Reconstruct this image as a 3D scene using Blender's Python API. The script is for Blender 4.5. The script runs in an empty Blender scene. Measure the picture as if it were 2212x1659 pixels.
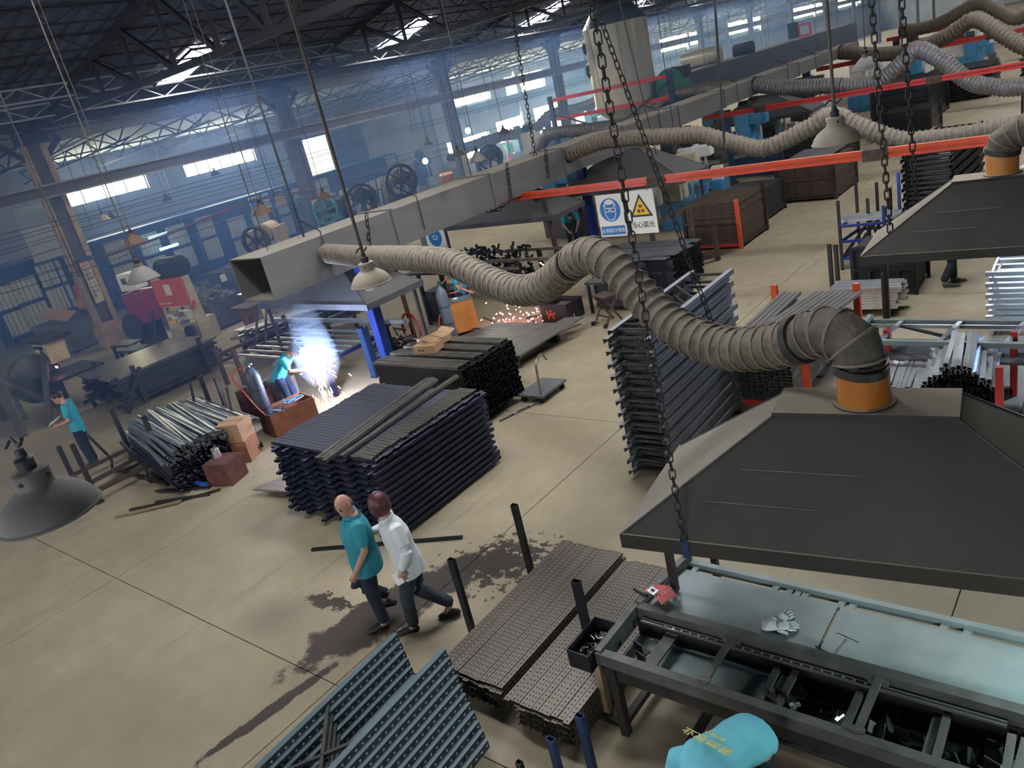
import bpy, bmesh, math, random
from mathutils import Vector, Matrix, Euler
S = bpy.context.scene
COL = S.collection
PI = math.pi
random.seed(7)
R = math.radians

# ------------------------------------------------------------------ camera
cam_data = bpy.data.cameras.new('camera')
cam = bpy.data.objects.new('camera', cam_data)
COL.objects.link(cam)
S.camera = cam
yaw, pitch, roll = R(42.6), R(20.6), R(-13.5)
fwd = Vector((-math.sin(yaw)*math.cos(pitch), math.cos(yaw)*math.cos(pitch), -math.sin(pitch)))
rgt = Vector((math.cos(yaw), math.sin(yaw), 0))
upv = rgt.cross(fwd)
r2 = math.cos(roll)*rgt + math.sin(roll)*upv
u2 = -math.sin(roll)*rgt + math.cos(roll)*upv
mw = Matrix((r2, u2, -fwd)).transposed().to_4x4()
mw.translation = (0, 0, 5.2)
cam.matrix_world = mw
cam_data.sensor_width = 36
cam_data.lens = 1680/2212*36
cam_data.clip_start = 0.05
cam_data.clip_end = 400

# ------------------------------------------------------------------ world, exposure
W = bpy.data.worlds.new('world')
S.world = W
W.use_nodes = True
W.node_tree.nodes['Background'].inputs[0].default_value = (0.80, 0.90, 1.0, 1)
W.node_tree.nodes['Background'].inputs[1].default_value = 3.0
S.view_settings.view_transform = 'Standard'
S.view_settings.look = 'None'
S.view_settings.gamma = 1
S.view_settings.use_curve_mapping = False
S.view_settings.exposure = 0.48
S.cycles.max_bounces = 6
S.cycles.diffuse_bounces = 3
S.cycles.glossy_bounces = 3
S.cycles.transmission_bounces = 3
S.cycles.transparent_max_bounces = 6
S.cycles.volume_bounces = 0
S.cycles.sample_clamp_indirect = 6
S.cycles.caustics_reflective = False
S.cycles.caustics_refractive = False
SKY_WINDOW = 24.0      # daylight through the side windows
SKY_ROOF = 34.0        # daylight through the roof lights

def lamp(name, loc, power, color, radius):
    l = bpy.data.lights.new(name, 'POINT')
    l.energy = power; l.color = color; l.shadow_soft_size = radius
    o = bpy.data.objects.new(name, l); COL.objects.link(o); o.location = loc
    return o
# the welding arcs: one in view, one beyond the right edge of the frame
lamp('welding_arc_light', (-12.72, 8.47, 1.02), 420, (0.42, 0.62, 1.0), 0.05)
lamp('second_arc_light', (-0.2, 12.6, 1.25), 170, (0.45, 0.65, 1.0), 0.05)

lamp('hood_work_light', (0.30, 4.60, 1.62), 85, (0.74, 1.0, 0.97), 0.12)

# ------------------------------------------------------------------ materials
MATS = {}
def mat(name, col, rough=0.6, metal=0.0, var=0.18, scale=3.0, bump=0.0, bscale=30.0, dust=0.0, dcol=(0.32, 0.27, 0.21), dlo=0.25, emit=0.0, col2=None, stretch=None):
    """Principled material: base colour broken up by two noises, optional dust or plain lightening on upward faces."""
    if name in MATS: return MATS[name]
    m = bpy.data.materials.new(name); m.use_nodes = True
    nt = m.node_tree; N = nt.nodes; L = nt.links
    b = N['Principled BSDF']
    b.inputs['Roughness'].default_value = rough
    b.inputs['Metallic'].default_value = metal
    if emit:
        b.inputs['Base Color'].default_value = (*col, 1)
        b.inputs['Emission Color'].default_value = (*col, 1)
        b.inputs['Emission Strength'].default_value = emit
        MATS[name] = m; return m
    tc = N.new('ShaderNodeTexCoord')
    src = tc.outputs['Object']
    if stretch:
        mp = N.new('ShaderNodeMapping'); mp.inputs['Scale'].default_value = stretch
        L.new(src, mp.inputs['Vector']); src = mp.outputs['Vector']
    n = N.new('ShaderNodeTexNoise'); n.inputs['Scale'].default_value = scale; n.inputs['Detail'].default_value = 5
    L.new(src, n.inputs['Vector'])
    r = N.new('ShaderNodeMapRange'); r.inputs[1].default_value = 0.3; r.inputs[2].default_value = 0.7
    L.new(n.outputs['Fac'], r.inputs[0])
    mx = N.new('ShaderNodeMix'); mx.data_type = 'RGBA'
    c2 = col2 if col2 else tuple(min(1, c*(1+var)) for c in col)
    c1 = col if col2 else tuple(c*(1-var) for c in col)
    mx.inputs[6].default_value = (*c1, 1); mx.inputs[7].default_value = (*c2, 1)
    L.new(r.outputs[0], mx.inputs[0])
    out = mx.outputs[2]
    if dust:
        g = N.new('ShaderNodeNewGeometry'); sp = N.new('ShaderNodeSeparateXYZ')
        L.new(g.outputs['Normal'], sp.inputs[0])
        mr = N.new('ShaderNodeMapRange'); mr.inputs[1].default_value = dlo; mr.inputs[2].default_value = 0.9; mr.inputs[4].default_value = dust
        L.new(sp.outputs['Z'], mr.inputs[0])
        m2 = N.new('ShaderNodeMix'); m2.data_type = 'RGBA'
        L.new(mr.outputs[0], m2.inputs[0]); L.new(out, m2.inputs[6]); m2.inputs[7].default_value = (*dcol, 1)
        out = m2.outputs[2]
        rr = N.new('ShaderNodeMapRange'); rr.inputs[3].default_value = rough; rr.inputs[4].default_value = 0.95
        L.new(mr.outputs[0], rr.inputs[0]); L.new(rr.outputs[0], b.inputs['Roughness'])
    L.new(out, b.inputs['Base Color'])
    if bump:
        n2 = N.new('ShaderNodeTexNoise'); n2.inputs['Scale'].default_value = bscale; n2.inputs['Detail'].default_value = 4
        L.new(src, n2.inputs['Vector'])
        bp = N.new('ShaderNodeBump'); bp.inputs['Strength'].default_value = bump; bp.inputs['Distance'].default_value = 0.02
        L.new(n2.outputs['Fac'], bp.inputs['Height']); L.new(bp.outputs['Normal'], b.inputs['Normal'])
    MATS[name] = m
    return m

mat('black_steel', (0.026, 0.027, 0.034), 0.42, 0.5, 0.35, 5)
mat('navy_steel', (0.009, 0.012, 0.045), 0.42, 0.25, 0.3, 4, dust=0.7, dcol=(0.10, 0.10, 0.125), dlo=0.6)  # upward faces mixed paler so channel edges read as lines
mat('dark_steel', (0.045, 0.043, 0.043), 0.5, 0.4, 0.3, 6)
mat('frame_steel', (0.035, 0.030, 0.028), 0.55, 0.3, 0.35, 6)
mat('bare_steel', (0.28, 0.27, 0.26), 0.38, 0.75, 0.2, 6)
mat('warm_steel', (0.20, 0.185, 0.16), 0.40, 0.7, 0.25, 6)
mat('galvanised', (0.50, 0.53, 0.56), 0.34, 0.85, 0.15, 12)
mat('bright_zinc', (0.78, 0.82, 0.86), 0.28, 0.8, 0.1, 10)
mat('hood_sheet', (0.043, 0.037, 0.032), 0.55, 0.2, 0.22, 1.6, dust=0.9, dcol=(0.36, 0.315, 0.25), dlo=0.55)
mat('hood_sheet_blue', (0.085, 0.085, 0.10), 0.6, 0.2, 0.15, 1.6, dust=0.6, dcol=(0.20, 0.185, 0.165))
mat('duct_sheet', (0.165, 0.16, 0.16), 0.55, 0.25, 0.14, 1.2, dust=0.8, dcol=(0.50, 0.455, 0.38), stretch=(1, .4, 2.5))
mat('dark_duct', (0.075, 0.078, 0.095), 0.6, 0.2, 0.2, 1.5, dust=0.5)
mat('hose_fabric', (0.13, 0.107, 0.082), 0.85, 0, 0.3, 14, bump=0.9, bscale=26, dust=0.75, dcol=(0.27, 0.228, 0.178))
mat('hose_dark', (0.10, 0.085, 0.07), 0.8, 0, 0.3, 14, bump=0.9, bscale=26, dust=0.55, dcol=(0.24, 0.20, 0.16))
mat('hose_silver', (0.24, 0.245, 0.28), 0.42, 0.4, 0.3, 14, bump=0.8, bscale=24, dust=0.75, dcol=(0.27, 0.24, 0.20))
mat('hose_rib', (0.19, 0.16, 0.125), 0.8, 0, 0.2, 9, dust=0.6, dcol=(0.285, 0.24, 0.19))
mat('orange_paint', (0.62, 0.075, 0.025), 0.42, 0, 0.16, 5, dust=0.45, dcol=(0.42, 0.32, 0.24))
mat('red_paint', (0.52, 0.035, 0.03), 0.45, 0, 0.16, 5, dust=0.35, dcol=(0.36, 0.25, 0.2))
mat('stub_orange', (0.50, 0.17, 0.02), 0.45, 0, 0.22, 5, col2=(0.36, 0.12, 0.018))
mat('blue_paint', (0.012, 0.035, 0.19), 0.4, 0.1, 0.25, 6)
mat('rack_blue', (0.018, 0.045, 0.12), 0.45, 0.15, 0.3, 7)
mat('bright_blue', (0.03, 0.10, 0.52), 0.45, 0, 0.2, 7)
mat('rust_red', (0.115, 0.042, 0.032), 0.75, 0.1, 0.4, 7)
mat('rust_brown', (0.075, 0.048, 0.036), 0.75, 0.15, 0.4, 8)
mat('copper_brown', (0.20, 0.075, 0.045), 0.6, 0.15, 0.3, 5)
mat('cardboard', (0.42, 0.25, 0.14), 0.9, 0, 0.12, 5)
mat('cardboard_red', (0.34, 0.15, 0.09), 0.9, 0, 0.15, 5)
mat('paper_white', (0.78, 0.78, 0.76), 0.8, 0, 0.04)
mat('cab_orange', (0.56, 0.23, 0.055), 0.5, 0, 0.14, 4)
mat('cab_yellow', (0.62, 0.33, 0.06), 0.5, 0, 0.12, 4)
mat('machine_red', (0.60, 0.085, 0.045), 0.5, 0, 0.12, 4)
mat('machine_maroon', (0.24, 0.02, 0.075), 0.5, 0, 0.2, 4)
mat('machine_cream', (0.50, 0.44, 0.31), 0.6, 0, 0.25, 4)
mat('column_tan', (0.34, 0.235, 0.14), 0.7, 0, 0.25, 3)
mat('column_dark', (0.085, 0.075, 0.07), 0.75, 0, 0.25, 3)
mat('machine_grey', (0.12, 0.125, 0.135), 0.6, 0.2, 0.3, 4)
mat('bin_grey', (0.15, 0.165, 0.17), 0.6, 0.3, 0.25, 4)
mat('iron_dark', (0.04, 0.042, 0.05), 0.55, 0.4, 0.3, 5)
mat('wheel_green', (0.02, 0.17, 0.15), 0.5, 0, 0.2, 4)
mat('machine_blue', (0.05, 0.22, 0.42), 0.5, 0, 0.25, 4)
mat('cylinder_grey', (0.15, 0.19, 0.235), 0.4, 0.2, 0.15, 3)
mat('cylinder_dark', (0.055, 0.07, 0.10), 0.4, 0.2, 0.2, 3)
mat('tank_cream', (0.47, 0.37, 0.24), 0.7, 0, 0.1)
mat('rubber_black', (0.012, 0.012, 0.013), 0.6, 0, 0.2)
mat('rubber_red', (0.42, 0.045, 0.03), 0.55, 0, 0.2)
mat('lamp_shade', (0.115, 0.11, 0.108), 0.6, 0.15, 0.15, 7, dust=0.5, dcol=(0.21, 0.195, 0.175))
mat('lamp_tan', (0.33, 0.285, 0.22), 0.75, 0.05, 0.12, 7, dust=0.5, dcol=(0.43, 0.375, 0.295))
mat('lamp_brown', (0.15, 0.085, 0.065), 0.7, 0.05, 0.2, 7, dust=0.4, dcol=(0.24, 0.17, 0.13))
mat('lamp_inner', (0.6, 0.6, 0.58), 0.5, 0, 0.05)
mat('bulb_frost', (0.62, 0.70, 0.80), 0.25, 0, 0.03)
mat('rod_steel', (0.10, 0.085, 0.07), 0.6, 0.3, 0.3, 5)
mat('chain_steel', (0.030, 0.026, 0.024), 0.5, 0.5, 0.3)
mat('table_steel', (0.20, 0.245, 0.245), 0.45, 0.3, 0.30, 2.2, col2=(0.31, 0.365, 0.36))
mat('table_frame', (0.085, 0.085, 0.085), 0.5, 0.35, 0.35, 5, col2=(0.16, 0.155, 0.145))
mat('mask_red', (0.62, 0.14, 0.13), 0.6, 0, 0.08)
mat('glove_leather', (0.58, 0.59, 0.58), 0.85, 0, 0.2, 14, bump=0.4, bscale=22)
mat('sign_cream', (0.74, 0.73, 0.62), 0.5, 0, 0.03)
mat('sign_blue', (0.006, 0.15, 0.42), 0.5, 0, 0.03)
mat('sign_black', (0.012, 0.012, 0.012), 0.5, 0, 0.03)
mat('sign_yellow', (0.80, 0.47, 0.01), 0.5, 0, 0.03)
mat('sign_red', (0.5, 0.06, 0.04), 0.5, 0, 0.03)
mat('wall_plaster', (0.40, 0.415, 0.42), 0.9, 0, 0.16, 0.5)
mat('wall_beam', (0.11, 0.14, 0.155), 0.7, 0.1, 0.1, 1)
mat('door_grey', (0.10, 0.125, 0.145), 0.7, 0.1, 0.15, 1)
mat('roof_sheet', (0.085, 0.095, 0.145), 0.75, 0.1, 0.18, 0.6)
mat('roof_band', (0.24, 0.225, 0.20), 0.85, 0, 0.1, 0.8)
mat('lean_sheet', (0.35, 0.41, 0.45), 0.7, 0.1, 0.12, 0.8)
mat('truss_steel', (0.030, 0.031, 0.040), 0.7, 0.2, 0.2, 2)
mat('joist_pale', (0.33, 0.33, 0.34), 0.6, 0.1, 0.1, 2)
mat('rail_grey', (0.24, 0.225, 0.20), 0.7, 0.1, 0.2, 2)
mat('silo_paint', (0.44, 0.42, 0.385), 0.32, 0.1, 0.16, 0.8, stretch=(1, 1, .3))
mat('silo_cone', (0.10, 0.105, 0.11), 0.5, 0.2, 0.15, 1)
mat('sheet_grey', (0.56, 0.58, 0.56), 0.8, 0, 0.14, 7)
mat('storage_blue', (0.02, 0.06, 0.28), 0.6, 0, 0.2, 2)
mat('wood_old', (0.26, 0.18, 0.10), 0.85, 0, 0.3, 6, stretch=(1, 8, 8))
mat('skin', (0.52, 0.27, 0.19), 0.55, 0, 0.07, 20)
mat('skin_pale', (0.60, 0.36, 0.27), 0.55, 0, 0.06, 20)
mat('lip', (0.38, 0.13, 0.11), 0.5, 0, 0.05)
mat('hair_black', (0.012, 0.011, 0.012), 0.55, 0, 0.3, 40)
mat('hair_maroon', (0.085, 0.018, 0.026), 0.45, 0, 0.35, 40)
mat('hair_shaved', (0.20, 0.12, 0.095), 0.7, 0, 0.2, 60)
mat('cap_grey', (0.13, 0.16, 0.19), 0.9, 0, 0.15, 9)
mat('shirt_teal', (0.03, 0.27, 0.35), 0.85, 0, 0.08, 6)
mat('shirt_cyan', (0.035, 0.36, 0.48), 0.85, 0, 0.08, 6)
mat('shirt_light', (0.17, 0.56, 0.68), 0.85, 0, 0.06, 6)
mat('shirt_white', (0.72, 0.74, 0.74), 0.85, 0, 0.04, 6)
mat('denim_dark', (0.014, 0.020, 0.034), 0.9, 0, 0.25, 9)
mat('denim_grey', (0.030, 0.038, 0.050), 0.9, 0, 0.3, 9)
mat('denim_blue', (0.010, 0.030, 0.085), 0.9, 0, 0.25, 9)
mat('shoe_black', (0.015, 0.015, 0.017), 0.5, 0, 0.2)
mat('shoe_grey', (0.10, 0.12, 0.10), 0.7, 0, 0.2)
mat('sock_grey', (0.33, 0.34, 0.35), 0.9, 0, 0.05)
mat('print_yellow', (0.72, 0.66, 0.26), 0.8, 0, 0.03)
mat('print_white', (0.75, 0.78, 0.78), 0.8, 0, 0.03)
mat('watch_black', (0.01, 0.01, 0.012), 0.4, 0, 0.03)
mat('plastic_clear', (0.62, 0.66, 0.68), 0.2, 0, 0.05)
mat('bolt_blue', (0.05, 0.12, 0.5), 0.5, 0, 0.1)
mat('sky_pane', (0.90, 0.96, 1.0), emit=SKY_WINDOW)
mat('roof_pane', (0.97, 0.98, 1.0), emit=SKY_ROOF)
mat('arc_core', (0.72, 0.86, 1.0), emit=420)
mat('spark_hot', (1.0, 0.62, 0.42), emit=60)
mat('spark_pink', (1.0, 0.30, 0.30), emit=22)
mat('lamp_glow', (0.9, 0.97, 1.0), emit=60)
mat('panel_light', (0.25, 0.55, 1.0), emit=3.5)

def perforated(name, col, pitch, size, axis, dots, lat, rough=0.4, metal=0.6, top_gain=1.0):
    """Steel with punched slots in a regular row along one axis (0 x, 1 y), on every side face of the profile."""
    m = bpy.data.materials.new(name); m.use_nodes = True
    nt = m.node_tree; N = nt.nodes; L = nt.links; b = N['Principled BSDF']
    b.inputs['Roughness'].default_value = rough; b.inputs['Metallic'].default_value = metal
    tc = N.new('ShaderNodeTexCoord'); sp = N.new('ShaderNodeSeparateXYZ'); L.new(tc.outputs['Object'], sp.inputs[0])
    def fn(op, a, bb=None):
        n = N.new('ShaderNodeMath'); n.operation = op
        for i, v in enumerate((a, bb)):
            if v is None: continue
            if isinstance(v, (int, float)): n.inputs[i].default_value = v
            else: L.new(v, n.inputs[i])
        return n.outputs[0]
    al = sp.outputs[axis]; ac = sp.outputs[1-axis]; z = sp.outputs[2]
    def cell(v, p, half):
        f = fn('FRACT', fn('ADD', fn('DIVIDE', v, p), 100.5))
        return fn('LESS_THAN', fn('ABSOLUTE', fn('SUBTRACT', f, 0.5)), half/p)
    row = cell(al, pitch, size)
    c = fn('MULTIPLY', row, cell(ac, lat, size*0.75)) if lat else fn('MULTIPLY', row, 0.0)
    side = fn('MULTIPLY', row, fn('LESS_THAN', fn('ABSOLUTE', z), size*0.8))
    g = N.new('ShaderNodeNewGeometry'); s2 = N.new('ShaderNodeSeparateXYZ'); L.new(g.outputs['Normal'], s2.inputs[0])
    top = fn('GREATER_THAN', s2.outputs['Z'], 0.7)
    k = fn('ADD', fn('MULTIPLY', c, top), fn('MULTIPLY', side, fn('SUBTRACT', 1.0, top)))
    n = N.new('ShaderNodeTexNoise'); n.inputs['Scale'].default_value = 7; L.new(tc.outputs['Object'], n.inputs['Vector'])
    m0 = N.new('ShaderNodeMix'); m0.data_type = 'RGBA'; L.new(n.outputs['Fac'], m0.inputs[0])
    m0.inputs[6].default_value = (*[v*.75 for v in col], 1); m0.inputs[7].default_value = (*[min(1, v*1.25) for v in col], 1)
    rd = N.new('ShaderNodeMix'); rd.data_type = 'RGBA'; L.new(top, rd.inputs[0]); L.new(m0.outputs[2], rd.inputs[6]); rd.inputs[7].default_value = (*[min(1, v*top_gain) for v in col], 1)  # brightening put into the colour of upward faces
    m1 = N.new('ShaderNodeMix'); m1.data_type = 'RGBA'; L.new(k, m1.inputs[0]); L.new(rd.outputs[2], m1.inputs[6]); m1.inputs[7].default_value = (*dots, 1)
    L.new(m1.outputs[2], b.inputs['Base Color'])
    MATS[name] = m
perforated('punched_bronze', (0.165, 0.145, 0.122), 0.05, 0.009, 1, (0.012, 0.011, 0.010), 0.034, 0.42, 0.55)
perforated('punched_tall', (0.085, 0.085, 0.095), 0.055, 0.010, 1, (0.55, 0.56, 0.58), 0, 0.42, 0.3, top_gain=4.0)
perforated('punched_teal', (0.050, 0.072, 0.082), 0.075, 0.010, 1, (0.9, 0.92, 0.93), 0, 0.42, 0.3, top_gain=2.2)
perforated('punched_grey', (0.26, 0.26, 0.25), 0.05, 0.010, 1, (0.03, 0.03, 0.03), 0.04, 0.4, 0.6)
perforated('punched_blue', (0.008, 0.028, 0.17), 0.075, 0.013, 2, (0.45, 0.5, 0.55), 0, 0.4, 0.1)

# ------------------------------------------------------------------ mesh builder
class MB:
    def __init__(s): s.v = []; s.f = []
    def add(s, vs, fs):
        o = len(s.v); s.v += [tuple(v) for v in vs]; s.f += [tuple(i+o for i in f) for f in fs]; return s
    def box(s, c, d, rz=0, m=None):
        x, y, z = d[0]/2, d[1]/2, d[2]/2
        vs = [Vector((i*x, j*y, k*z)) for i in (-1, 1) for j in (-1, 1) for k in (-1, 1)]
        if m is not None: vs = [m @ v for v in vs]
        elif rz:
            q = Matrix.Rotation(rz, 3, 'Z'); vs = [q @ v for v in vs]
        c = Vector(c); vs = [v+c for v in vs]
        return s.add(vs, [(0, 1, 3, 2), (4, 6, 7, 5), (0, 4, 5, 1), (2, 3, 7, 6), (0, 2, 6, 4), (1, 5, 7, 3)])
    def bar(s, a, b, w, h=None, up=(0, 0, 1)):
        """square bar from a to b: w across, h along up"""
        a, b = Vector(a), Vector(b); h = h or w
        d = (b-a).normalized(); up = Vector(up)
        if abs(d.dot(up)) > .98: up = Vector((1, 0, 0)) if abs(d.x) < .9 else Vector((0, 1, 0))
        x = d.cross(up).normalized()*w/2; y = x.cross(d).normalized()*h/2
        vs = [p+i*x+j*y for p in (a, b) for i, j in ((-1, -1), (1, -1), (1, 1), (-1, 1))]
        return s.add(vs, [(3, 2, 1, 0), (4, 5, 6, 7)] + [(i, (i+1) % 4, 4+(i+1) % 4, 4+i) for i in range(4)])
    def rings(s, rs, cap=True):
        n = len(rs[0]); o = len(s.v)
        for r in rs: s.v += [tuple(p) for p in r]
        for k in range(len(rs)-1):
            for i in range(n):
                a, b = o+k*n+i, o+k*n+(i+1) % n
                s.f.append((a, b, b+n, a+n))
        if cap:
            s.f.append(tuple(range(o+n-1, o-1, -1))); e = o+(len(rs)-1)*n; s.f.append(tuple(range(e, e+n)))
        return s
    def tube(s, pts, r, n=8, cap=True, up=(0, 0, 1)):
        pts = [Vector(p) for p in pts]; rs = []
        for i, p in enumerate(pts):
            d = (pts[min(i+1, len(pts)-1)]-pts[max(i-1, 0)]).normalized(); u = Vector(up)
            if abs(d.dot(u)) > .97: u = Vector((1, 0, 0)) if abs(d.x) < .9 else Vector((0, 1, 0))
            x = d.cross(u).normalized(); y = x.cross(d).normalized(); q = r[i] if isinstance(r, (list, tuple)) else r
            rs.append([p+q*(math.cos(t)*x+math.sin(t)*y) for t in [2*PI*k/n for k in range(n)]])
        return s.rings(rs, cap)
    def lathe(s, prof, c=(0, 0, 0), n=24, cap=True, m=None):
        c = Vector(c); rs = []
        for r, z in prof:
            ring = [Vector((r*math.cos(2*PI*k/n), r*math.sin(2*PI*k/n), z)) for k in range(n)]
            rs.append([c+(m @ v if m is not None else v) for v in ring])
        return s.rings(rs, cap)
    def prism(s, poly, d, o=(0, 0, 0)):
        """poly = 3-D points, extruded by vector d"""
        o = Vector(o); p = [Vector(q)+o for q in poly]; d = Vector(d); n = len(p)
        return s.add(p+[q+d for q in p], [tuple(range(n-1, -1, -1)), tuple(range(n, 2*n))] + [(i, (i+1) % n, n+(i+1) % n, n+i) for i in range(n)])
    def mesh(s, name):
        me = bpy.data.meshes.new(name); me.from_pydata(s.v, [], s.f); me.validate()
        bm = bmesh.new(); bm.from_mesh(me); bmesh.ops.recalc_face_normals(bm, faces=bm.faces); bm.to_mesh(me); bm.free()
        return me
    def build(s, name, m, parent=None, smooth=False, loc=None, bevel=0):
        o = bpy.data.objects.new(name, s.mesh(name)); COL.objects.link(o)
        o.data.materials.append(MATS[m] if isinstance(m, str) else m)
        if parent is not None: o.parent = parent
        if loc is not None: o.location = loc
        if smooth:
            for p in o.data.polygons: p.use_smooth = True
            if smooth != 2:
                md = o.modifiers.new('edge', 'EDGE_SPLIT'); md.split_angle = R(40)
        if bevel:
            b = o.modifiers.new('bevel', 'BEVEL'); b.width = bevel; b.segments = 2
        return o

def tag(o, label=None, cat=None, group=None, kind=None):
    if label: o['label'] = label
    if cat: o['category'] = cat
    if group: o['group'] = group
    if kind: o['kind'] = kind
    return o
def thing(name, label, cat, loc=(0, 0, 0), rz=0, group=None):
    o = bpy.data.objects.new(name, None); COL.objects.link(o); o.empty_display_size = .1
    o.location = loc; o.rotation_euler = (0, 0, rz)
    return tag(o, label, cat, group)
def struct(o, label=None, cat=None):
    return tag(o, label, cat, None, 'structure')
def inst(me, name, mt, parent=None, loc=(0, 0, 0), rot=(0, 0, 0), scale=(1, 1, 1)):
    """one more object on a shared mesh"""
    o = bpy.data.objects.new(name, me); COL.objects.link(o)
    if mt is not None and not len(me.materials): me.materials.append(MATS[mt])
    o.parent = parent; o.location = loc; o.rotation_euler = rot; o.scale = scale
    return o
def copy_tree(o, parent=None):
    c = o.copy(); COL.objects.link(c); c.parent = parent
    for ch in list(o.children): copy_tree(ch, c)
    return c

def channel(L, w, h, t, lip=0.0):
    """open steel profile, length along x, opening downwards, centred"""
    b = MB()
    x = L/2
    prof = [(-w/2, -h/2), (-w/2, h/2), (w/2, h/2), (w/2, -h/2)]
    if lip: prof = [(-w/2+lip, -h/2)] + prof + [(w/2-lip, -h/2)]
    ins = []
    n = len(prof)
    for i, (y, z) in enumerate(prof):
        ins.append((y*(1-2*t/w), z-t if z > 0 else z+(t if lip and 0 < i < n-1 else 0)))
    loop = prof+ins[::-1]; k = len(loop)
    b.v = [(sx*x, y, z) for sx in (-1, 1) for y, z in loop]
    for i in range(k):
        j = (i+1) % k; b.f.append((i, j, k+j, k+i))
    for s in (0, k):
        for i in range(n-1):
            q = (s+i, s+i+1, s+k-2-i, s+k-1-i); b.f.append(q if s else q[::-1])
    return b
def bez(pts, n):
    """Catmull-Rom through 3-D points"""
    P = [Vector(p) for p in pts]; P = [2*P[0]-P[1]]+P+[2*P[-1]-P[-2]]; out = []
    for i in range(1, len(P)-2):
        for k in range(n):
            t = k/n; a, b, c, d = P[i-1:i+3]
            out.append(.5*((2*b)+(c-a)*t+(2*a-5*b+4*c-d)*t*t+(3*b-a-3*c+d)*t**3))
    out.append(P[-2]); return out
def resample(pts, step):
    out = [pts[0]]; need = step
    for a, b in zip(pts, pts[1:]):
        l = (b-a).length; s = 0
        while l-s >= need:
            s += need; out.append(a.lerp(b, s/l)); need = step
        need -= (l-s)
    return out

DG = None
def text_mesh(cv, name, m):
    """lettering turned into a plain mesh object"""
    tmp = bpy.data.objects.new('tmp', cv); COL.objects.link(tmp)
    bpy.context.view_layer.update()
    me = bpy.data.meshes.new_from_object(tmp.evaluated_get(bpy.context.evaluated_depsgraph_get()))
    bpy.data.objects.remove(tmp); bpy.data.curves.remove(cv)
    me.materials.clear(); me.materials.append(MATS[m])
    o = bpy.data.objects.new(name, me); COL.objects.link(o)
    return o

ORD = ['topmost', 'second', 'third', 'fourth', 'fifth', 'sixth', 'seventh', 'eighth', 'ninth', 'tenth', 'eleventh', 'twelfth', 'thirteenth', 'fourteenth', 'fifteenth', 'sixteenth', 'seventeenth', 'eighteenth', 'nineteenth', 'twentieth', 'twenty-first', 'twenty-second', 'twenty-third', 'twenty-fourth', 'twenty-fifth', 'twenty-sixth', 'twenty-seventh', 'twenty-eighth', 'twenty-ninth', 'thirtieth', 'thirty-first', 'thirty-second']
def nth(i, last=False): return ORD[i] if i else 'first'
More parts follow.
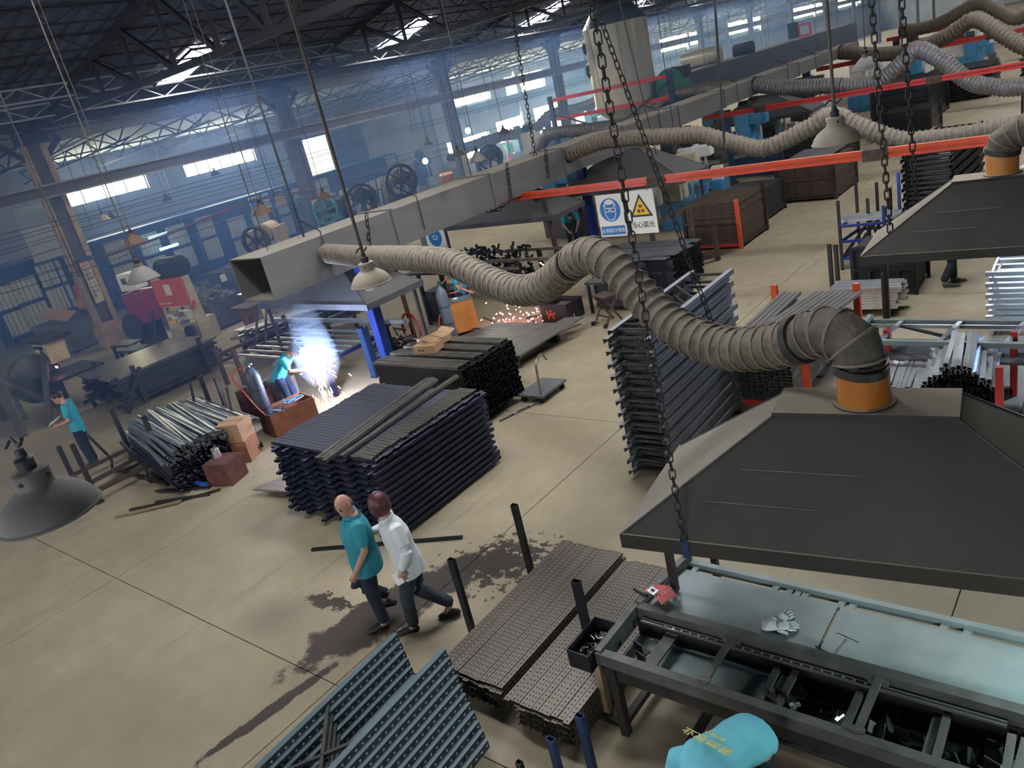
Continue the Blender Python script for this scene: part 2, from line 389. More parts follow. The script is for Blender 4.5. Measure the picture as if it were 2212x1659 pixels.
# ------------------------------------------------------------------ floor
def floor_material():
    m = bpy.data.materials.new('concrete'); m.use_nodes = True
    nt = m.node_tree; N = nt.nodes; L = nt.links; b = N['Principled BSDF']
    g = N.new('ShaderNodeNewGeometry'); P = g.outputs['Position']
    def noise(s, d=6, vec=None, rough=.55):
        n = N.new('ShaderNodeTexNoise'); n.inputs['Scale'].default_value = s; n.inputs['Detail'].default_value = d; n.inputs['Roughness'].default_value = rough
        L.new(vec or P, n.inputs['Vector']); return n.outputs['Fac']
    def mr(v, a, c, lo=0, hi=1):
        n = N.new('ShaderNodeMapRange'); n.inputs[1].default_value = a; n.inputs[2].default_value = c; n.inputs[3].default_value = lo; n.inputs[4].default_value = hi
        L.new(v, n.inputs[0]); return n.outputs[0]
    def mix(f, a, c):
        n = N.new('ShaderNodeMix'); n.data_type = 'RGBA'
        L.new(f, n.inputs[0])
        for i, v in ((6, a), (7, c)):
            if isinstance(v, tuple): n.inputs[i].default_value = (*v, 1)
            else: L.new(v, n.inputs[i])
        return n.outputs[2]
    def math_(op, a, c=None):
        n = N.new('ShaderNodeMath'); n.operation = op
        for i, v in enumerate((a, c)):
            if v is None: continue
            if isinstance(v, (int, float)): n.inputs[i].default_value = v
            else: L.new(v, n.inputs[i])
        return n.outputs[0]
    col = mix(mr(noise(.35), .35, .65), (0.300, 0.246, 0.160), (0.395, 0.332, 0.225))
    col = mix(mr(noise(2.2, 8), .3, .75, 0, .45), col, (0.235, 0.192, 0.130))
    col = mix(mr(noise(9, 8, rough=.7), .55, .75, 0, .35), col, (0.19, 0.16, 0.125))
    # tyre and drag marks along the aisle
    mp = N.new('ShaderNodeMapping'); mp.inputs['Rotation'].default_value = (0, 0, R(28)); mp.inputs['Scale'].default_value = (5, .35, 1); L.new(P, mp.inputs['Vector'])
    col = mix(mr(noise(1.1, 5, mp.outputs[0]), .60, .74, 0, .45), col, (0.15, 0.13, 0.105))
    # wet oil patch beside the two walkers, its streak and splashes
    sp = N.new('ShaderNodeSeparateXYZ'); L.new(P, sp.inputs[0]); X, Y = sp.outputs[0], sp.outputs[1]
    def blot(cx, cy, a, c, tilt, amp, ns, edge=.12):
        dy = math_('SUBTRACT', Y, cy); dx = math_('SUBTRACT', math_('SUBTRACT', X, cx), math_('MULTIPLY', dy, tilt))
        q = math_('SQRT', math_('ADD', math_('POWER', math_('ABSOLUTE', math_('DIVIDE', dx, a)), 2), math_('POWER', math_('ABSOLUTE', math_('DIVIDE', dy, c)), 2)))
        q = math_('ADD', q, math_('MULTIPLY', math_('SUBTRACT', noise(ns, 7, rough=.65), .5), amp))
        return mr(q, 1.0, 1.0-edge)
    wet = blot(-6.58, 4.30, .44, 1.28, .27, 1.5, 2.3)
    wet = math_('MAXIMUM', wet, blot(-7.5, 4.05, .34, .14, 1.0, 4.2, 7.0))
    wet = math_('MAXIMUM', wet, blot(-5.9, 5.5, .5, .5, .2, 5.2, 8.0))
    wet = math_('MAXIMUM', wet, blot(-6.62, 2.6, .09, .9, .15, 1.6, 4.0))
    wet = math_('MAXIMUM', wet, blot(-5.3, 3.1, .5, .5, .0, 4.4, 5.0))
    col = mix(math_('MULTIPLY', wet, .93), col, (0.034, 0.025, 0.023))
    col = mix(math_('MULTIPLY', blot(-7.9, 3.6, .7, .55, .5, 1.4, 1.5, .9), .5), col, (0.13, 0.105, 0.09))
    L.new(col, b.inputs['Base Color'])
    rg = mr(noise(3, 5), .3, .7, .48, .72)
    n = N.new('ShaderNodeMix'); n.data_type = 'FLOAT'; L.new(wet, n.inputs[0]); L.new(rg, n.inputs[2]); n.inputs[3].default_value = .5
    L.new(n.outputs[0], b.inputs['Roughness'])
    bp = N.new('ShaderNodeBump'); bp.inputs['Strength'].default_value = .15; bp.inputs['Distance'].default_value = .01
    L.new(noise(14, 6), bp.inputs['Height']); L.new(bp.outputs['Normal'], b.inputs['Normal'])
    MATS['concrete'] = m
floor_material()
mat('joint_dark', (0.10, 0.088, 0.07), 0.9)
floor = struct(MB().box((-13, 67, -.10), (56, 156, .16)).build('floor', 'joint_dark'), 'wide bare concrete workshop floor of cast slabs with an oily wet patch', 'floor')
sm = MB().box((0, 0, -.02), (4.988, 5.988, .04)).mesh('slab')
for i in range(11):
    for j in range(26):
        inst(sm, 'slab', 'concrete', floor, (-38.75+5*i, -5.86+6*j, 0))

# ------------------------------------------------------------------ walls with openings
XW = -38.0
def holed_wall(name, x, y0, y1, z0, z1, holes, m, t=.3):
    ys = sorted({y0, y1, *[h[0] for h in holes], *[h[1] for h in holes]})
    b = MB()
    for a, c in zip(ys, ys[1:]):
        mid = (a+c)/2; z = z0
        for h in sorted([h for h in holes if h[0] < mid < h[1]], key=lambda h: h[2]):
            if h[2] > z+.01: b.box((x-t/2, mid, (z+h[2])/2), (t, c-a, h[2]-z))
            z = h[3]
        if z1 > z+.01: b.box((x-t/2, mid, (z+z1)/2), (t, c-a, z1-z))
    return struct(b.build(name, m))
WIN = [(15.2, 19.4, 4.42, 5.5, 4), (21.45, 25.7, 4.42, 5.5, 6), (41.8, 46.3, 4.5, 5.6, 3), (48.2, 53.2, 4.35, 5.75, 3), (62.0, 67.5, 4.5, 5.8, 3),
       (72.8, 81.6, 4.7, 6.0, 4), (88.3, 98.5, 4.75, 6.1, 4), (108, 121, 4.75, 6.1, 5), (127, 139, 4.75, 6.1, 4),
       (40.6, 45.2, 1.0, 2.5, 3), (46.2, 50.0, 1.3, 2.9, 3), (51.0, 55.2, 1.0, 3.1, 3), (56.5, 60.8, .9, 2.4, 3), (63, 70, 1.2, 2.4, 4), (74, 82, 1.3, 2.3, 4)]
DOOR = (28.0, 30.9, 0.0, 4.87)
holed_wall('wall_left', XW, -8, 145, 0, 6.9, [w[:4] for w in WIN]+[DOOR], 'wall_plaster')
struct(MB().box((-13, 145.2, 4.5), (52, .3, 9.2)).build('wall_far', 'wall_plaster'))
struct(MB().box((13.2, 67, 3.7), (.3, 156, 7.6)).build('wall_right', 'wall_plaster'))
struct(MB().box((-13, -9, 4.5), (52, .3, 9.2)).build('wall_near', 'wall_plaster'))
pane_cache = {}
for i, (a, c, z0, z1, n) in enumerate(WIN):
    w = MB(); cy, cz = (a+c)/2, (z0+z1)/2
    for z in (z0+.03, z1-.03): w.box((XW-.12, cy, z), (.08, c-a, .06))
    for k in range(n+1): w.box((XW-.12, a+(c-a)*k/n*.985+.02, cz), (.07, .05, z1-z0))
    o = struct(w.build('window_%d' % (i+1), 'door_grey'), None)
    for k in range(n):
        y0 = a+(c-a)*k/n; y1 = a+(c-a)*(k+1)/n
        MB().box((XW-.15, (y0+y1)/2, cz), (.012, y1-y0-.03, z1-z0-.08)).build('pane', 'sky_pane', o)
for k in range(3):  # unseen windows added behind the camera to fill front-facing surfaces
    x = -26+13.0*k; o = MB()
    for z in (4.0, 5.9): o.box((x, -8.8, z), (3.2, .1, .08))
    for s in (-1, 0, 1): o.box((x+s*1.57, -8.8, 4.95), (.06, .1, 1.9))
    o = struct(o.build('window_%d' % (60+k), 'door_grey'))
    for s in (-1, 1): MB().box((x+s*.78, -8.82, 4.95), (1.5, .02, 1.8)).build('pane', 'sky_pane', o)
# open loading door, its jambs and the yard outside
d = MB()
d.box((XW-.1, DOOR[0]-.05, 2.4), (.34, .12, 4.9)); d.box((XW-.1, DOOR[1]+.05, 2.4), (.34, .12, 4.9)); d.box((XW-.1, 29.45, 4.93), (.34, 3.1, .14))
struct(d.build('door_1', 'door_grey'))
struct(MB().box((XW-12, 40, -.2), (24, 80, .2)).build('ground_outside', 'wall_plaster'))
d = MB().box((XW+.06, 32.3, 2.45), (.08, 2.3, 4.95))
o = struct(d.build('door_2', 'door_grey'))
for k in range(4): MB().box((XW+.11, 32.3, .65+1.22*k), (.03, 2.1, 1.1)).build('panel', 'door_grey', o)
MB().box((XW+.16, 31.45, 1.2), (.05, .05, .3)).build('handle', 'iron_dark', o)
# painted beam under the far windows, pilasters of the side wall
struct(MB().box((XW+.25, 93, 4.20), (.4, 104, .52)).build('trim_1', 'wall_beam'))
for k in range(-1, 14):
    y = 10.85+9.65*k
    if k not in (2,): struct(MB().box((XW+.12, y, 3.4), (.24, .5, 6.8)).build('trim_%d' % (k+5), 'wall_plaster'))

# ------------------------------------------------------------------ roof
ZE, XE, XR, ZR = 7.12, -27.6, -13.8, 9.85
def corrugated(name, x0, z0, x1, z1, m, y0=-9, y1=146, pitch=.44, depth=.045):
    b = MB(); rs = []; y = y0; k = 0
    offs = ((0, 0), (.12, 0), (.16, 1), (.28, 1))
    while y < y1:
        for dy, up in offs:
            rs.append([(x0, y+dy, z0+up*depth), (x1, y+dy, z1+up*depth)])
        y += pitch
    for r in rs: b.v += r
    for i in range(len(rs)-1): b.f.append((2*i, 2*i+1, 2*i+3, 2*i+2))
    return struct(b.build(name, m))
corrugated('ceiling', XE, ZE, XR, ZR, 'roof_sheet')
corrugated('ceiling_right_slope', XR, ZR, 0, ZE, 'roof_sheet')
corrugated('ceiling_side_bay', 0, ZE, 13.4, ZE+.4, 'roof_sheet', pitch=1.76)
corrugated('ceiling_lean_to', XW-.2, 6.35, XE, 6.95, 'lean_sheet', pitch=.5, depth=.06)
struct(MB().box((XE+.02, 68, 7.05), (.06, 156, .62)).build('trim_20', 'roof_band'))
def roof_z(x): return ZE+(x-XE)*(ZR-ZE)/(XR-XE) if x < XR else ZR-(x-XR)*(ZR-ZE)/(0-XR)
# roof lights in mid bay; unseen right slope ones added for fill light
sl = math.atan2(ZR-ZE, XR-XE); n = 0
PANES = [(14.5+9.65*k, s_) for k in range(-1, 13) for s_ in (0, 1) if k >= 0 or s_]+[(9.6, 1)]
for y, side in PANES:
    if True:
        xs = (-24.8, -22.1) if side == 0 else (-5.5, -1.3)
        if y > 12 and side: xs = (-5.5, -2.5)
        elif side: xs = (-9.6, -5.4)
        xm = (xs[0]+xs[1])/2
        fr = thing('window_%d' % (len(WIN)+1+n), None, None, (xm, y, roof_z(xm)-.05)); n += 1
        fr.rotation_euler = (0, -sl if side == 0 else sl, 0); fr['kind'] = 'structure'
        ln = (xs[1]-xs[0])/2
        for sx in (-1, 1):
            for sy in (-1, 1):
                MB().box((sx*ln/2, sy*.25, 0), (ln-.06, .46 if side == 0 or y > 12 else .30, .02)).build('pane', 'roof_pane', fr)
        f = MB()
        for sy in (-1, 1): f.box((0, sy*.5, -.02), (2*ln+.1, .05, .06))
        for sx in (-1, 0, 1): f.box((sx*ln, 0, -.02), (.05, 1.05, .06))
        f.build('frame', 'truss_steel', fr)

# eave lattice girder, columns, crane rail, trusses, joists
YC = [10.85+9.65*k for k in range(-1, 14)]
def column_mb(z1):
    f = MB(); 
    for s in (-1, 1): f.box((0, s*.29, z1/2), (.22, .17, z1))
    return f
for k, y in enumerate(YC):
    t = thing('column', 'tan steel column with a cream notice plate beside the grey stone pile of parts' if k == 1 else
              'dark steel column of the workshop row along the crane rail', 'column', (-27.5, y, 0), 0, None if k == 1 else 'columns along the crane rail')
    t['kind'] = 'structure'
    column_mb(6.75).build('flange', 'column_tan' if k == 1 else 'column_dark', t)
    MB().box((-.02, 0, 3.38), (.10, .42, 6.75)).build('web', 'column_dark', t)
    MB().box((0, 0, 6.9), (.5, .95, .34)).build('cap', 'truss_steel', t)
    if k in (1, 2, 3):
        zb = 1.55 if k == 1 else 1.15
        MB().box((.21, -.02, zb+.72), (.05, .30, 1.44)).build('notice_plate', 'machine_cream', t)
        for q in range(8):
            for s in (-1, 1):
                if q == 7 and s == 1: continue
                c = bpy.data.curves.new('notice_text', 'FONT'); c.body = '安全生产重在预防人人有责遵守'[(q*2+(s > 0)) % 14]; c.size = .115; c.extrude = .004; c.align_x = 'CENTER'
                o = text_mesh(c, 'notice_character', 'sign_red' if q < 1 else 'rust_brown'); o.parent = t
                o.location = (.24, -.02+s*.065, zb+1.22-q*.145); o.rotation_euler = (R(90), 0, R(90))
    if k == 1:
        MB().prism([(-.3, -.42, 0), (-.3, .42, 0), (-.3, .42, .7), (-.3, .2, .85), (-.3, -.2, .85), (-.3, -.42, .7)], (.62, 0, 0)).build('plinth', 'column_tan', t)
        MB().tube([(.22, -.36, 2.9), (.22, -.36, 0)], .03, 8).build('conduit', 'rail_grey', t)
        MB().box((.2, 0, 3.02), (.08, .56, .12)).build('strap', 'rack_blue', t)
    # bracket arms under the truss
    b = MB()
    for s in (-1, 1): b.bar((0, s*.2, 6.2), (0, s*.9, 6.85), .12, .16)
    b.build('bracket', 'truss_steel', t)
cr = thing('crane_rail', 'long grey crane rail girder fixed to the column row', 'rail', (-27.15, 68, 5.28)); cr['kind'] = 'structure'
MB().box((0, 0, .02), (.10, 154, .34)).build('web', 'column_dark', cr)
MB().box((0, 0, -.16), (.30, 154, .06)).build('bottom_flange', 'rail_grey', cr)
MB().box((0, 0, .20), (.30, 154, .05)).build('top_flange', 'rail_grey', cr)
# trusses
nodes_b = [-27.5+1.9*i for i in range(8)]
def truss_meshes():
    ch = MB(); z = 7.2
    ch.bar((-27.5, 0, z), (0, 0, z), .14, .16)
    tp = MB(); tp.bar((-27.6, 0, ZE-.08), (XR, 0, ZR-.12), .14, .18); tp.bar((XR, 0, ZR-.12), (0, 0, ZE-.08), .14, .18)
    webs = []
    for s in (1, -1):
        for i in range(1, 8):
            xb = XR-s*(XR+27.5-1.9*i)
            zt = roof_z(xb)-.16
            w = MB(); w.bar((xb, 0, z), (xb, 0, zt), .09); webs.append(w.mesh('web_member'))
            if i < 7:
                xt = XR-s*(XR+27.5-1.9*(i+1))
                w = MB(); w.bar((xb, 0, zt), (xt, 0, z), .10, .12); webs.append(w.mesh('web_member'))
    return ch.mesh('bottom_chord'), tp.mesh('top_chord'), webs
cm, tm, wm = truss_meshes()
for k, y in enumerate(YC):
    t = thing('roof_truss', 'dark steel roof truss spanning the bay over the workshop', 'truss', (0, y, 0), 0, 'roof trusses'); t['kind'] = 'structure'
    inst(cm, 'bottom_chord', 'truss_steel', t); inst(tm, 'top_chord', 'truss_steel', t)
    for w in wm: inst(w, 'web_member', 'truss_steel', t)
jm = MB(); L9 = 9.6
for z in (0, -.34): jm.bar((0, -L9/2, z), (0, L9/2, z), .045)
for i in range(14):
    y = -L9/2+L9*i/14
    jm.bar((0, y, -.34 if i % 2 else 0), (0, y+L9/14, 0 if i % 2 else -.34), .026)
jm = jm.mesh('joist')
jp = jm.copy()
for i, x in enumerate((-26.4, -24.9, -23.4, -21.8, -20.2, -18.6, -17.0, -15.4)):
    for k in range(14):
        pale = i in (1, 2)
        o = inst(jp if pale else jm, 'roof_joist', 'joist_pale' if pale else 'truss_steel', None, (x, 6.02+9.65*k, roof_z(x)-.06))
        tag(o, 'pale open web joist under the roof lights' if pale else 'dark open web joist under the roof sheets', 'joist', 'pale roof joists' if pale else 'dark roof joists', 'structure')
# lattice of the lean-to roof
lm = MB()
for z in (0, -.45): lm.bar((-38, 0, 6.3+z), (-27.7, 0, 6.85+z), .06)
for i in range(12):
    a = i/12; q = (i+1)/12
    lm.bar((-38+10.3*a, 0, 6.3+.55*a-(.45 if i % 2 else 0)), (-38+10.3*q, 0, 6.3+.55*q-(0 if i % 2 else .45)), .04)
lm = lm.mesh('lean_truss')
for k in range(44):
    tag(inst(lm, 'lean_to_truss', 'truss_steel', None, (0, 4.5+3.2*k, 0)), 'light lattice truss under the side bay roof', 'truss', 'side bay trusses', 'structure')
em = MB()
for z in (6.75, 6.2): em.bar((-27.75, -8, z), (-27.75, 145, z), .05)
for i in range(120):
    y = -8+153*i/120; em.bar((-27.75, y, 6.2 if i % 2 else 6.75), (-27.75, y+153/120, 6.75 if i % 2 else 6.2), .035)
struct(em.build('eave_girder', 'truss_steel'), 'lattice girder along the eave of the side bay', 'girder')

# welding smoke hanging in the left bays
hz = bpy.data.materials.new('welding_haze'); hz.use_nodes = True
nt = hz.node_tree; nt.nodes.clear()
vo = nt.nodes.new('ShaderNodeOutputMaterial'); vs = nt.nodes.new('ShaderNodeVolumeScatter')
vs.inputs['Color'].default_value = (0.22, 0.42, 1.0, 1); vs.inputs['Density'].default_value = 0.027; vs.inputs['Anisotropy'].default_value = 0.2
nt.links.new(vs.outputs[0], vo.inputs['Volume']); MATS['welding_haze'] = hz
o = MB().box((-25.5, 34, 3.45), (24.6, 64, 6.8)).build('welding_haze', 'welding_haze')
tag(o, 'bluish welding smoke hanging through the left bays', 'haze', kind='stuff')
# ------------------------------------------------------------------ main square duct and the beams that carry it
t = thing('exhaust_duct', 'long grey square sheet metal exhaust duct running down the hall', 'duct', (-12.5, 7.55, 0))
def duct_section(y0, y1, z0, z1, w, endopen=False):
    b = MB(); th = .02
    b.box((0, (y0+y1)/2, z1-th/2), (w, y1-y0, th)); b.box((0, (y0+y1)/2, z0+th/2), (w, y1-y0, th))
    for s in (-1, 1): b.box((s*(w/2-th/2), (y0+y1)/2, (z0+z1)/2), (th, y1-y0, z1-z0-2*th))
    return b
secs = [(0, 3.2), (3.2, 6.4), (6.4, 9.4), (9.4, 12.5), (12.5, 16), (16, 19.5), (19.5, 23), (23, 27), (27, 31), (31, 35.6)]
for i, (a, c) in enumerate(secs):
    f = i/len(secs)
    duct_section(a+.01, c-.01, 2.62+.36*f, 3.41-.03*f, 1.0).build('duct_section', 'duct_sheet', t)
    if i: 
        b = MB(); z0, z1 = 2.62+.36*f-.02, 3.41-.03*f+.02
        for s in (-1, 1): b.box((s*.52, a, (z0+z1)/2), (.03, .06, z1-z0))
        b.box((0, a, z1), (1.06, .06, .03)); b.box((0, a, z0), (1.06, .06, .03)); b.build('flange', 'duct_sheet', t)
b = MB().box((0, 1.1, 3.0), (.94, .03, .74)); b.build('inner_baffle', 'dark_duct', t)
t = thing('exhaust_duct', 'dark grey square duct high up behind the pale duct', 'duct', (-17.5, 34, 0))
for a, c in ((0, 6), (6, 12), (12, 18), (18, 26)): duct_section(a+.01, c-.01, 2.45, 3.9, 1.5).build('duct_section', 'dark_duct', t)
MB().box((0, .02, 3.17), (1.44, .03, 1.4)).build('end_plate', 'dark_duct', t)

def beam(y, z, x0, x1, h, joints, label, m='orange_paint'):
    t = thing('rack_beam', label, 'beam', (0, y, z), 0)
    xs = [x0]+joints+[x1]
    for i, (a, c) in enumerate(zip(xs, xs[1:])):
        b = MB()
        b.box(((a+c)/2, 0, 0), (c-a, .05, h))
        b.box(((a+c)/2, -.035, h*.30), (c-a, .03, h*.38)); b.box(((a+c)/2, -.035, -h*.36), (c-a, .03, h*.26))
        b.build('beam_length', m, t)
    for j in joints: MB().box((j, -.01, -.01), (.42, .13, h+.03)).build('joint_sleeve', 'rust_brown', t)
    return t
beam(15.0, 2.66, -12.9, 2.4, .17, [-8.35, -4.0], 'nearest orange rack beam, the safety signs hang from it')
beam(27.6, 2.52, -13.1, 5, .17, [-11.0, -5.6], 'second orange red beam, behind the white safety signs', 'red_paint')
beam(40.4, 2.62, -13.2, 8, .2, [-6], 'third red beam, far down the hall', 'red_paint')
beam(53, 2.7, -13.2, 10, .2, [-6], 'farthest red beam at the top right', 'red_paint')

def slotted_post(name, label, x, y, z1, w=.11, m='punched_blue', foot=True, group=None):
    t = thing(name, label, 'post', (x, y, 0), 0, group)
    MB().box((0, 0, z1/2), (w, .03, z1)).build('face_plate', m, t, loc=(0, -w/2, 0))
    b = MB()
    for s in (-1, 1): b.box((s*w/2, 0, z1/2), (.015, w, z1))
    b.build('side_flange', m, t)
    if foot: MB().box((0, 0, .01), (.2, .2, .02)).build('base_plate', 'iron_dark', t)
    return t
slotted_post('rack_post', 'blue slotted rack post under the duct, beside the welding glare', -12.58, 10.07, 2.62, .20)
slotted_post('rack_post', 'second, darker slotted post of the same upright frame, left of the blue one', -13.10, 10.05, 1.15, .16, 'rack_blue')
slotted_post('rack_post', 'blue rack post behind the white goggles sign', -13.3, 19.6, 2.55, .2, 'blue_paint')
slotted_post('rack_post', 'dark blue post carrying the second red beam at the duct', -12.3, 27.7, 2.45, .16, 'rack_blue')

# ------------------------------------------------------------------ extraction hoods
def hood(loc, rz, label, m, hx=1.68, hy=.72, zl=1.85, zt=2.65, tx=.565, ty=.2, stub=.17, legs=(), stubm='stub_orange', seams=True):
    t = thing('extraction_hood', label, 'hood', (*loc, 0), rz)
    lo = [(-hx, -hy, zl), (hx, -hy, zl), (hx, hy, zl), (-hx, hy, zl)]
    hi = [(-tx, -ty, zt), (tx, -ty, zt), (tx, ty, zt), (-tx, ty, zt)]
    for name, q in (('front_panel', (0, 1)), ('right_panel', (1, 2)), ('back_panel', (2, 3)), ('left_panel', (3, 0))):
        a, c = q; b = MB()
        v = [Vector(p) for p in (lo[a], lo[c], hi[c], hi[a])]
        n = (v[1]-v[0]).cross(v[3]-v[0]).normalized()*.012
        b.add(v+[p-n for p in v], [(0, 1, 2, 3), (7, 6, 5, 4), (0, 4, 5, 1), (1, 5, 6, 2), (2, 6, 7, 3), (3, 7, 4, 0)])
        b.build(name, m, t)
    MB().box((0, 0, zt+.01), (2*tx+.03, 2*ty+.03, .025)).build('top_panel', m, t)
    b = MB()
    for s in (-1, 1):
        b.box((0, s*hy, zl-.055), (2*hx+.02, .02, .125)); b.box((s*hx, 0, zl-.055), (.02, 2*hy, .125))
    b.build('skirt', m, t)
    if seams:
        for a in range(4): MB().tube([lo[a], hi[a]], .009, 6).build('weld_seam', 'dark_steel', t)
        for f in (.32, .58):
            y = -hy+(hy-ty)*f; z = zl+(zt-zl)*f; x = -hx+(hx-tx)*f
            MB().bar((x+.25, y-.004, z+.004), (x+1.05, y-.004, z+.004), .006, .006).build('scratch_line', 'bare_steel', t)
    if stub:
        MB().lathe([(stub, zt), (stub, zt+.32), (stub-.012, zt+.32), (stub-.012, zt)], n=32, cap=False).build('stub_pipe', stubm, t, True)
        MB().lathe([(stub+.035, zt+.02), (stub+.035, zt+.035), (stub, zt+.035), (stub, zt+.02)], n=32, cap=False).build('collar', m, t, True)
    for lx, ly, zb in legs:
        MB().bar((lx, ly, zb), (lx, ly, zl-.1), .06, .06).build('leg', 'frame_steel', t)
    return t
U = (math.cos(R(8)), math.sin(R(8)))
h1 = hood((-1.52, 5.11), R(8), 'big dark extraction hood with orange pipe stub over the near work bench', 'hood_sheet', legs=((-1.60, -.10, .86), (1.5, .6, 0), (-1.5, .66, 0)))
MB().box((-1.17, -.735, 1.80), (.05, .012, .17)).build('hanging_clip', 'rack_blue', h1)
MB().box((-1.0, .735, 1.80), (.05, .012, .17)).build('hanging_clip', 'rack_blue', h1)
h2 = hood((-1.70, 12.25), R(5), 'dark extraction hood of the next work bench, a worker behind it', 'hood_sheet', stub=.19, legs=((-1.45, -.2, 0), (1.5, .6, 0)), stubm='cab_orange')
hood((-.1, 19.0), R(4), 'grey hood further along the right side above zinc profiles', 'duct_sheet', stub=.19, legs=((-1.5, .6, 0),))
hood((-13.9, 10.3), R(-2), 'blue grey hood under the open end of the pale duct', 'hood_sheet_blue', hx=1.95, hy=.78, zl=1.86, zt=2.5, tx=.7, ty=.22, stub=0, legs=((1.7, .7, 0), (-1.8, .7, 0), (-1.8, -.7, 0)))
hood((-14.2, 17.0), R(2), 'blue grey hood in shade behind the first orange beam', 'hood_sheet_blue', hx=2.0, hy=.8, zt=2.55, tx=.7, ty=.22, stub=0, legs=((1.9, .7, 0), (-1.9, -.7, 0)))
hood((-12.1, 20.2), R(3), 'blue grey peaked hood behind the two chains', 'hood_sheet_blue', hx=2.0, hy=.9, zt=2.75, tx=.5, ty=.2, stub=0, legs=((-1.8, -.7, 0), (1.8, .8, 0)))
hood((-12.4, 31.5), R(3), 'blue grey hood below the silver hose', 'hood_sheet_blue', hx=2.0, hy=.9, zt=2.6, tx=.5, ty=.2, stub=0, legs=((1.8, -.8, 0), (-1.8, .8, 0)))

# ------------------------------------------------------------------ flexible hoses
def hose(pts, r, label, m, ribm='hose_rib', pitch=.115, cuff=True, ties=()):
    pts = bez([Vector(p) for p in pts], 10)
    path = resample(pts, pitch/4)
    b = MB(); rs = []
    n = 28; rnd = random.Random(len(pts))
    ph = [rnd.uniform(0, 6.28) for _ in range(4)]
    for i, p in enumerate(path):
        d = (path[min(i+1, len(path)-1)]-path[max(i-1, 0)]).normalized()
        x = d.cross(Vector((0, 0, 1)));
        x = x.normalized() if x.length > .05 else Vector((1, 0, 0)); y = x.cross(d).normalized()
        ring = []
        for k in range(n):
            a = 2*PI*k/n
            q = r*(1.0 if i % 4 == 0 else (.94 if i % 2 else .905))
            q *= 1+.018*math.sin(3*a+i*.7+ph[0])+.014*math.sin(7*a-i*1.3+ph[1])
            if math.sin(a) < -.2: q *= 1-.03*math.sin(i*.21+ph[2])
            ring.append(p+q*(math.cos(a)*x+math.sin(a)*y))
        rs.append(ring)
    o = MB().rings(rs, False).build('flexible_hose', m, None, 2)
    md = o.modifiers.new('wall', 'SOLIDIFY'); md.thickness = .008
    tag(o, label, 'hose')
    # spiral wire ribs as part
    rb = MB()
    for i in range(0, len(path), 4):
        p = path[i]; d = (path[min(i+1, len(path)-1)]-path[max(i-1, 0)]).normalized()
        x = d.cross(Vector((0, 0, 1))); x = x.normalized() if x.length > .05 else Vector((1, 0, 0)); y = x.cross(d).normalized()
        q = r*1.012
        rr = []
        for k in range(20):
            a = 2*PI*k/20; c = p+q*(math.cos(a)*x+math.sin(a)*y); e = (math.cos(a)*x+math.sin(a)*y)
            rr.append((c, e))
        vs = []; fs = []
        for k, (c, e) in enumerate(rr):
            vs += [c-d*.010, c+e*.010, c+d*.010]
        for k in range(20):
            j = (k+1) % 20
            fs += [(3*k, 3*j, 3*j+1, 3*k+1), (3*k+1, 3*j+1, 3*j+2, 3*k+2)]
        rb.add(vs, fs)
    w = rb.build('spiral_wire', ribm, o, 2); tag(w, kind='stuff')
    if cuff:
        for e, f in ((0, 1), (len(path)-1, -2)):
            p = path[e]; d = (path[e+1]-p).normalized() if f == 1 else (p-path[e-1]).normalized()
            MB().tube([p-d*.03, p+d*.03], r*1.07, 28, True, (0, 0, 1)).build('cuff', 'dark_steel', o, True)
    for i in ties:
        k = int(i*(len(path)-1)); p = path[k]; d = (path[k+1]-path[k-1]).normalized()
        MB().tube([p-d*.012, p+d*.012], r*1.02, 28, True).build('strap', 'rubber_black', o, True)
    return o
hose([(-12.0, 8.9, 3.08), (-10.18, 8.23, 3.14), (-8.68, 7.68, 3.22), (-7.21, 7.14, 3.27), (-6.65, 6.93, 3.20), (-6.15, 6.75, 3.10), (-5.67, 6.57, 3.05), (-5.19, 6.40, 3.11),
      (-4.81, 6.25, 3.27), (-4.44, 6.12, 3.47), (-4.17, 6.02, 3.56), (-3.94, 5.93, 3.52), (-3.73, 5.86, 3.37), (-3.48, 5.77, 3.16), (-3.23, 5.67, 3.0), (-2.98, 5.58, 2.92), (-2.70, 5.48, 2.885),
      (-2.42, 5.37, 2.92), (-2.15, 5.28, 3.0), (-1.93, 5.19, 3.09)], .170, 'fat dusty beige ribbed hose winding from the near duct end to the hood', 'hose_fabric', ties=(.5, .735))
hose([(-1.955, 5.20, 3.08), (-1.78, 5.14, 3.165), (-1.63, 5.085, 3.17), (-1.54, 5.06, 3.10), (-1.515, 5.05, 3.0), (-1.52, 5.05, 2.95)], .172, 'dark dirty elbow piece of hose on the orange stub of the near hood', 'hose_dark')
hose([(-12.0, 17.2, 3.2), (-11.06, 17.18, 3.37), (-10.25, 17.17, 3.37), (-9.12, 17.15, 3.27), (-8.3, 17.13, 3.20), (-7.97, 17.12, 3.09), (-7.34, 17.11, 2.85), (-6.83, 17.1, 2.70), (-6.3, 17.09, 2.83), (-5.8, 17.08, 3.0),
      (-5.32, 17.07, 3.17), (-4.88, 17.06, 2.92), (-4.46, 17.06, 2.68), (-4.04, 17.05, 2.50), (-3.63, 17.04, 2.46), (-2.85, 17.03, 2.46), (-2.03, 17.01, 2.53), (-1.0, 17.3, 2.75), (-.3, 18.4, 3.05), (-.1, 18.9, 3.12), (-.1, 19.0, 2.98)], .19, 'dusty ribbed hose crossing behind the first orange beam', 'hose_fabric', ties=(.40,))
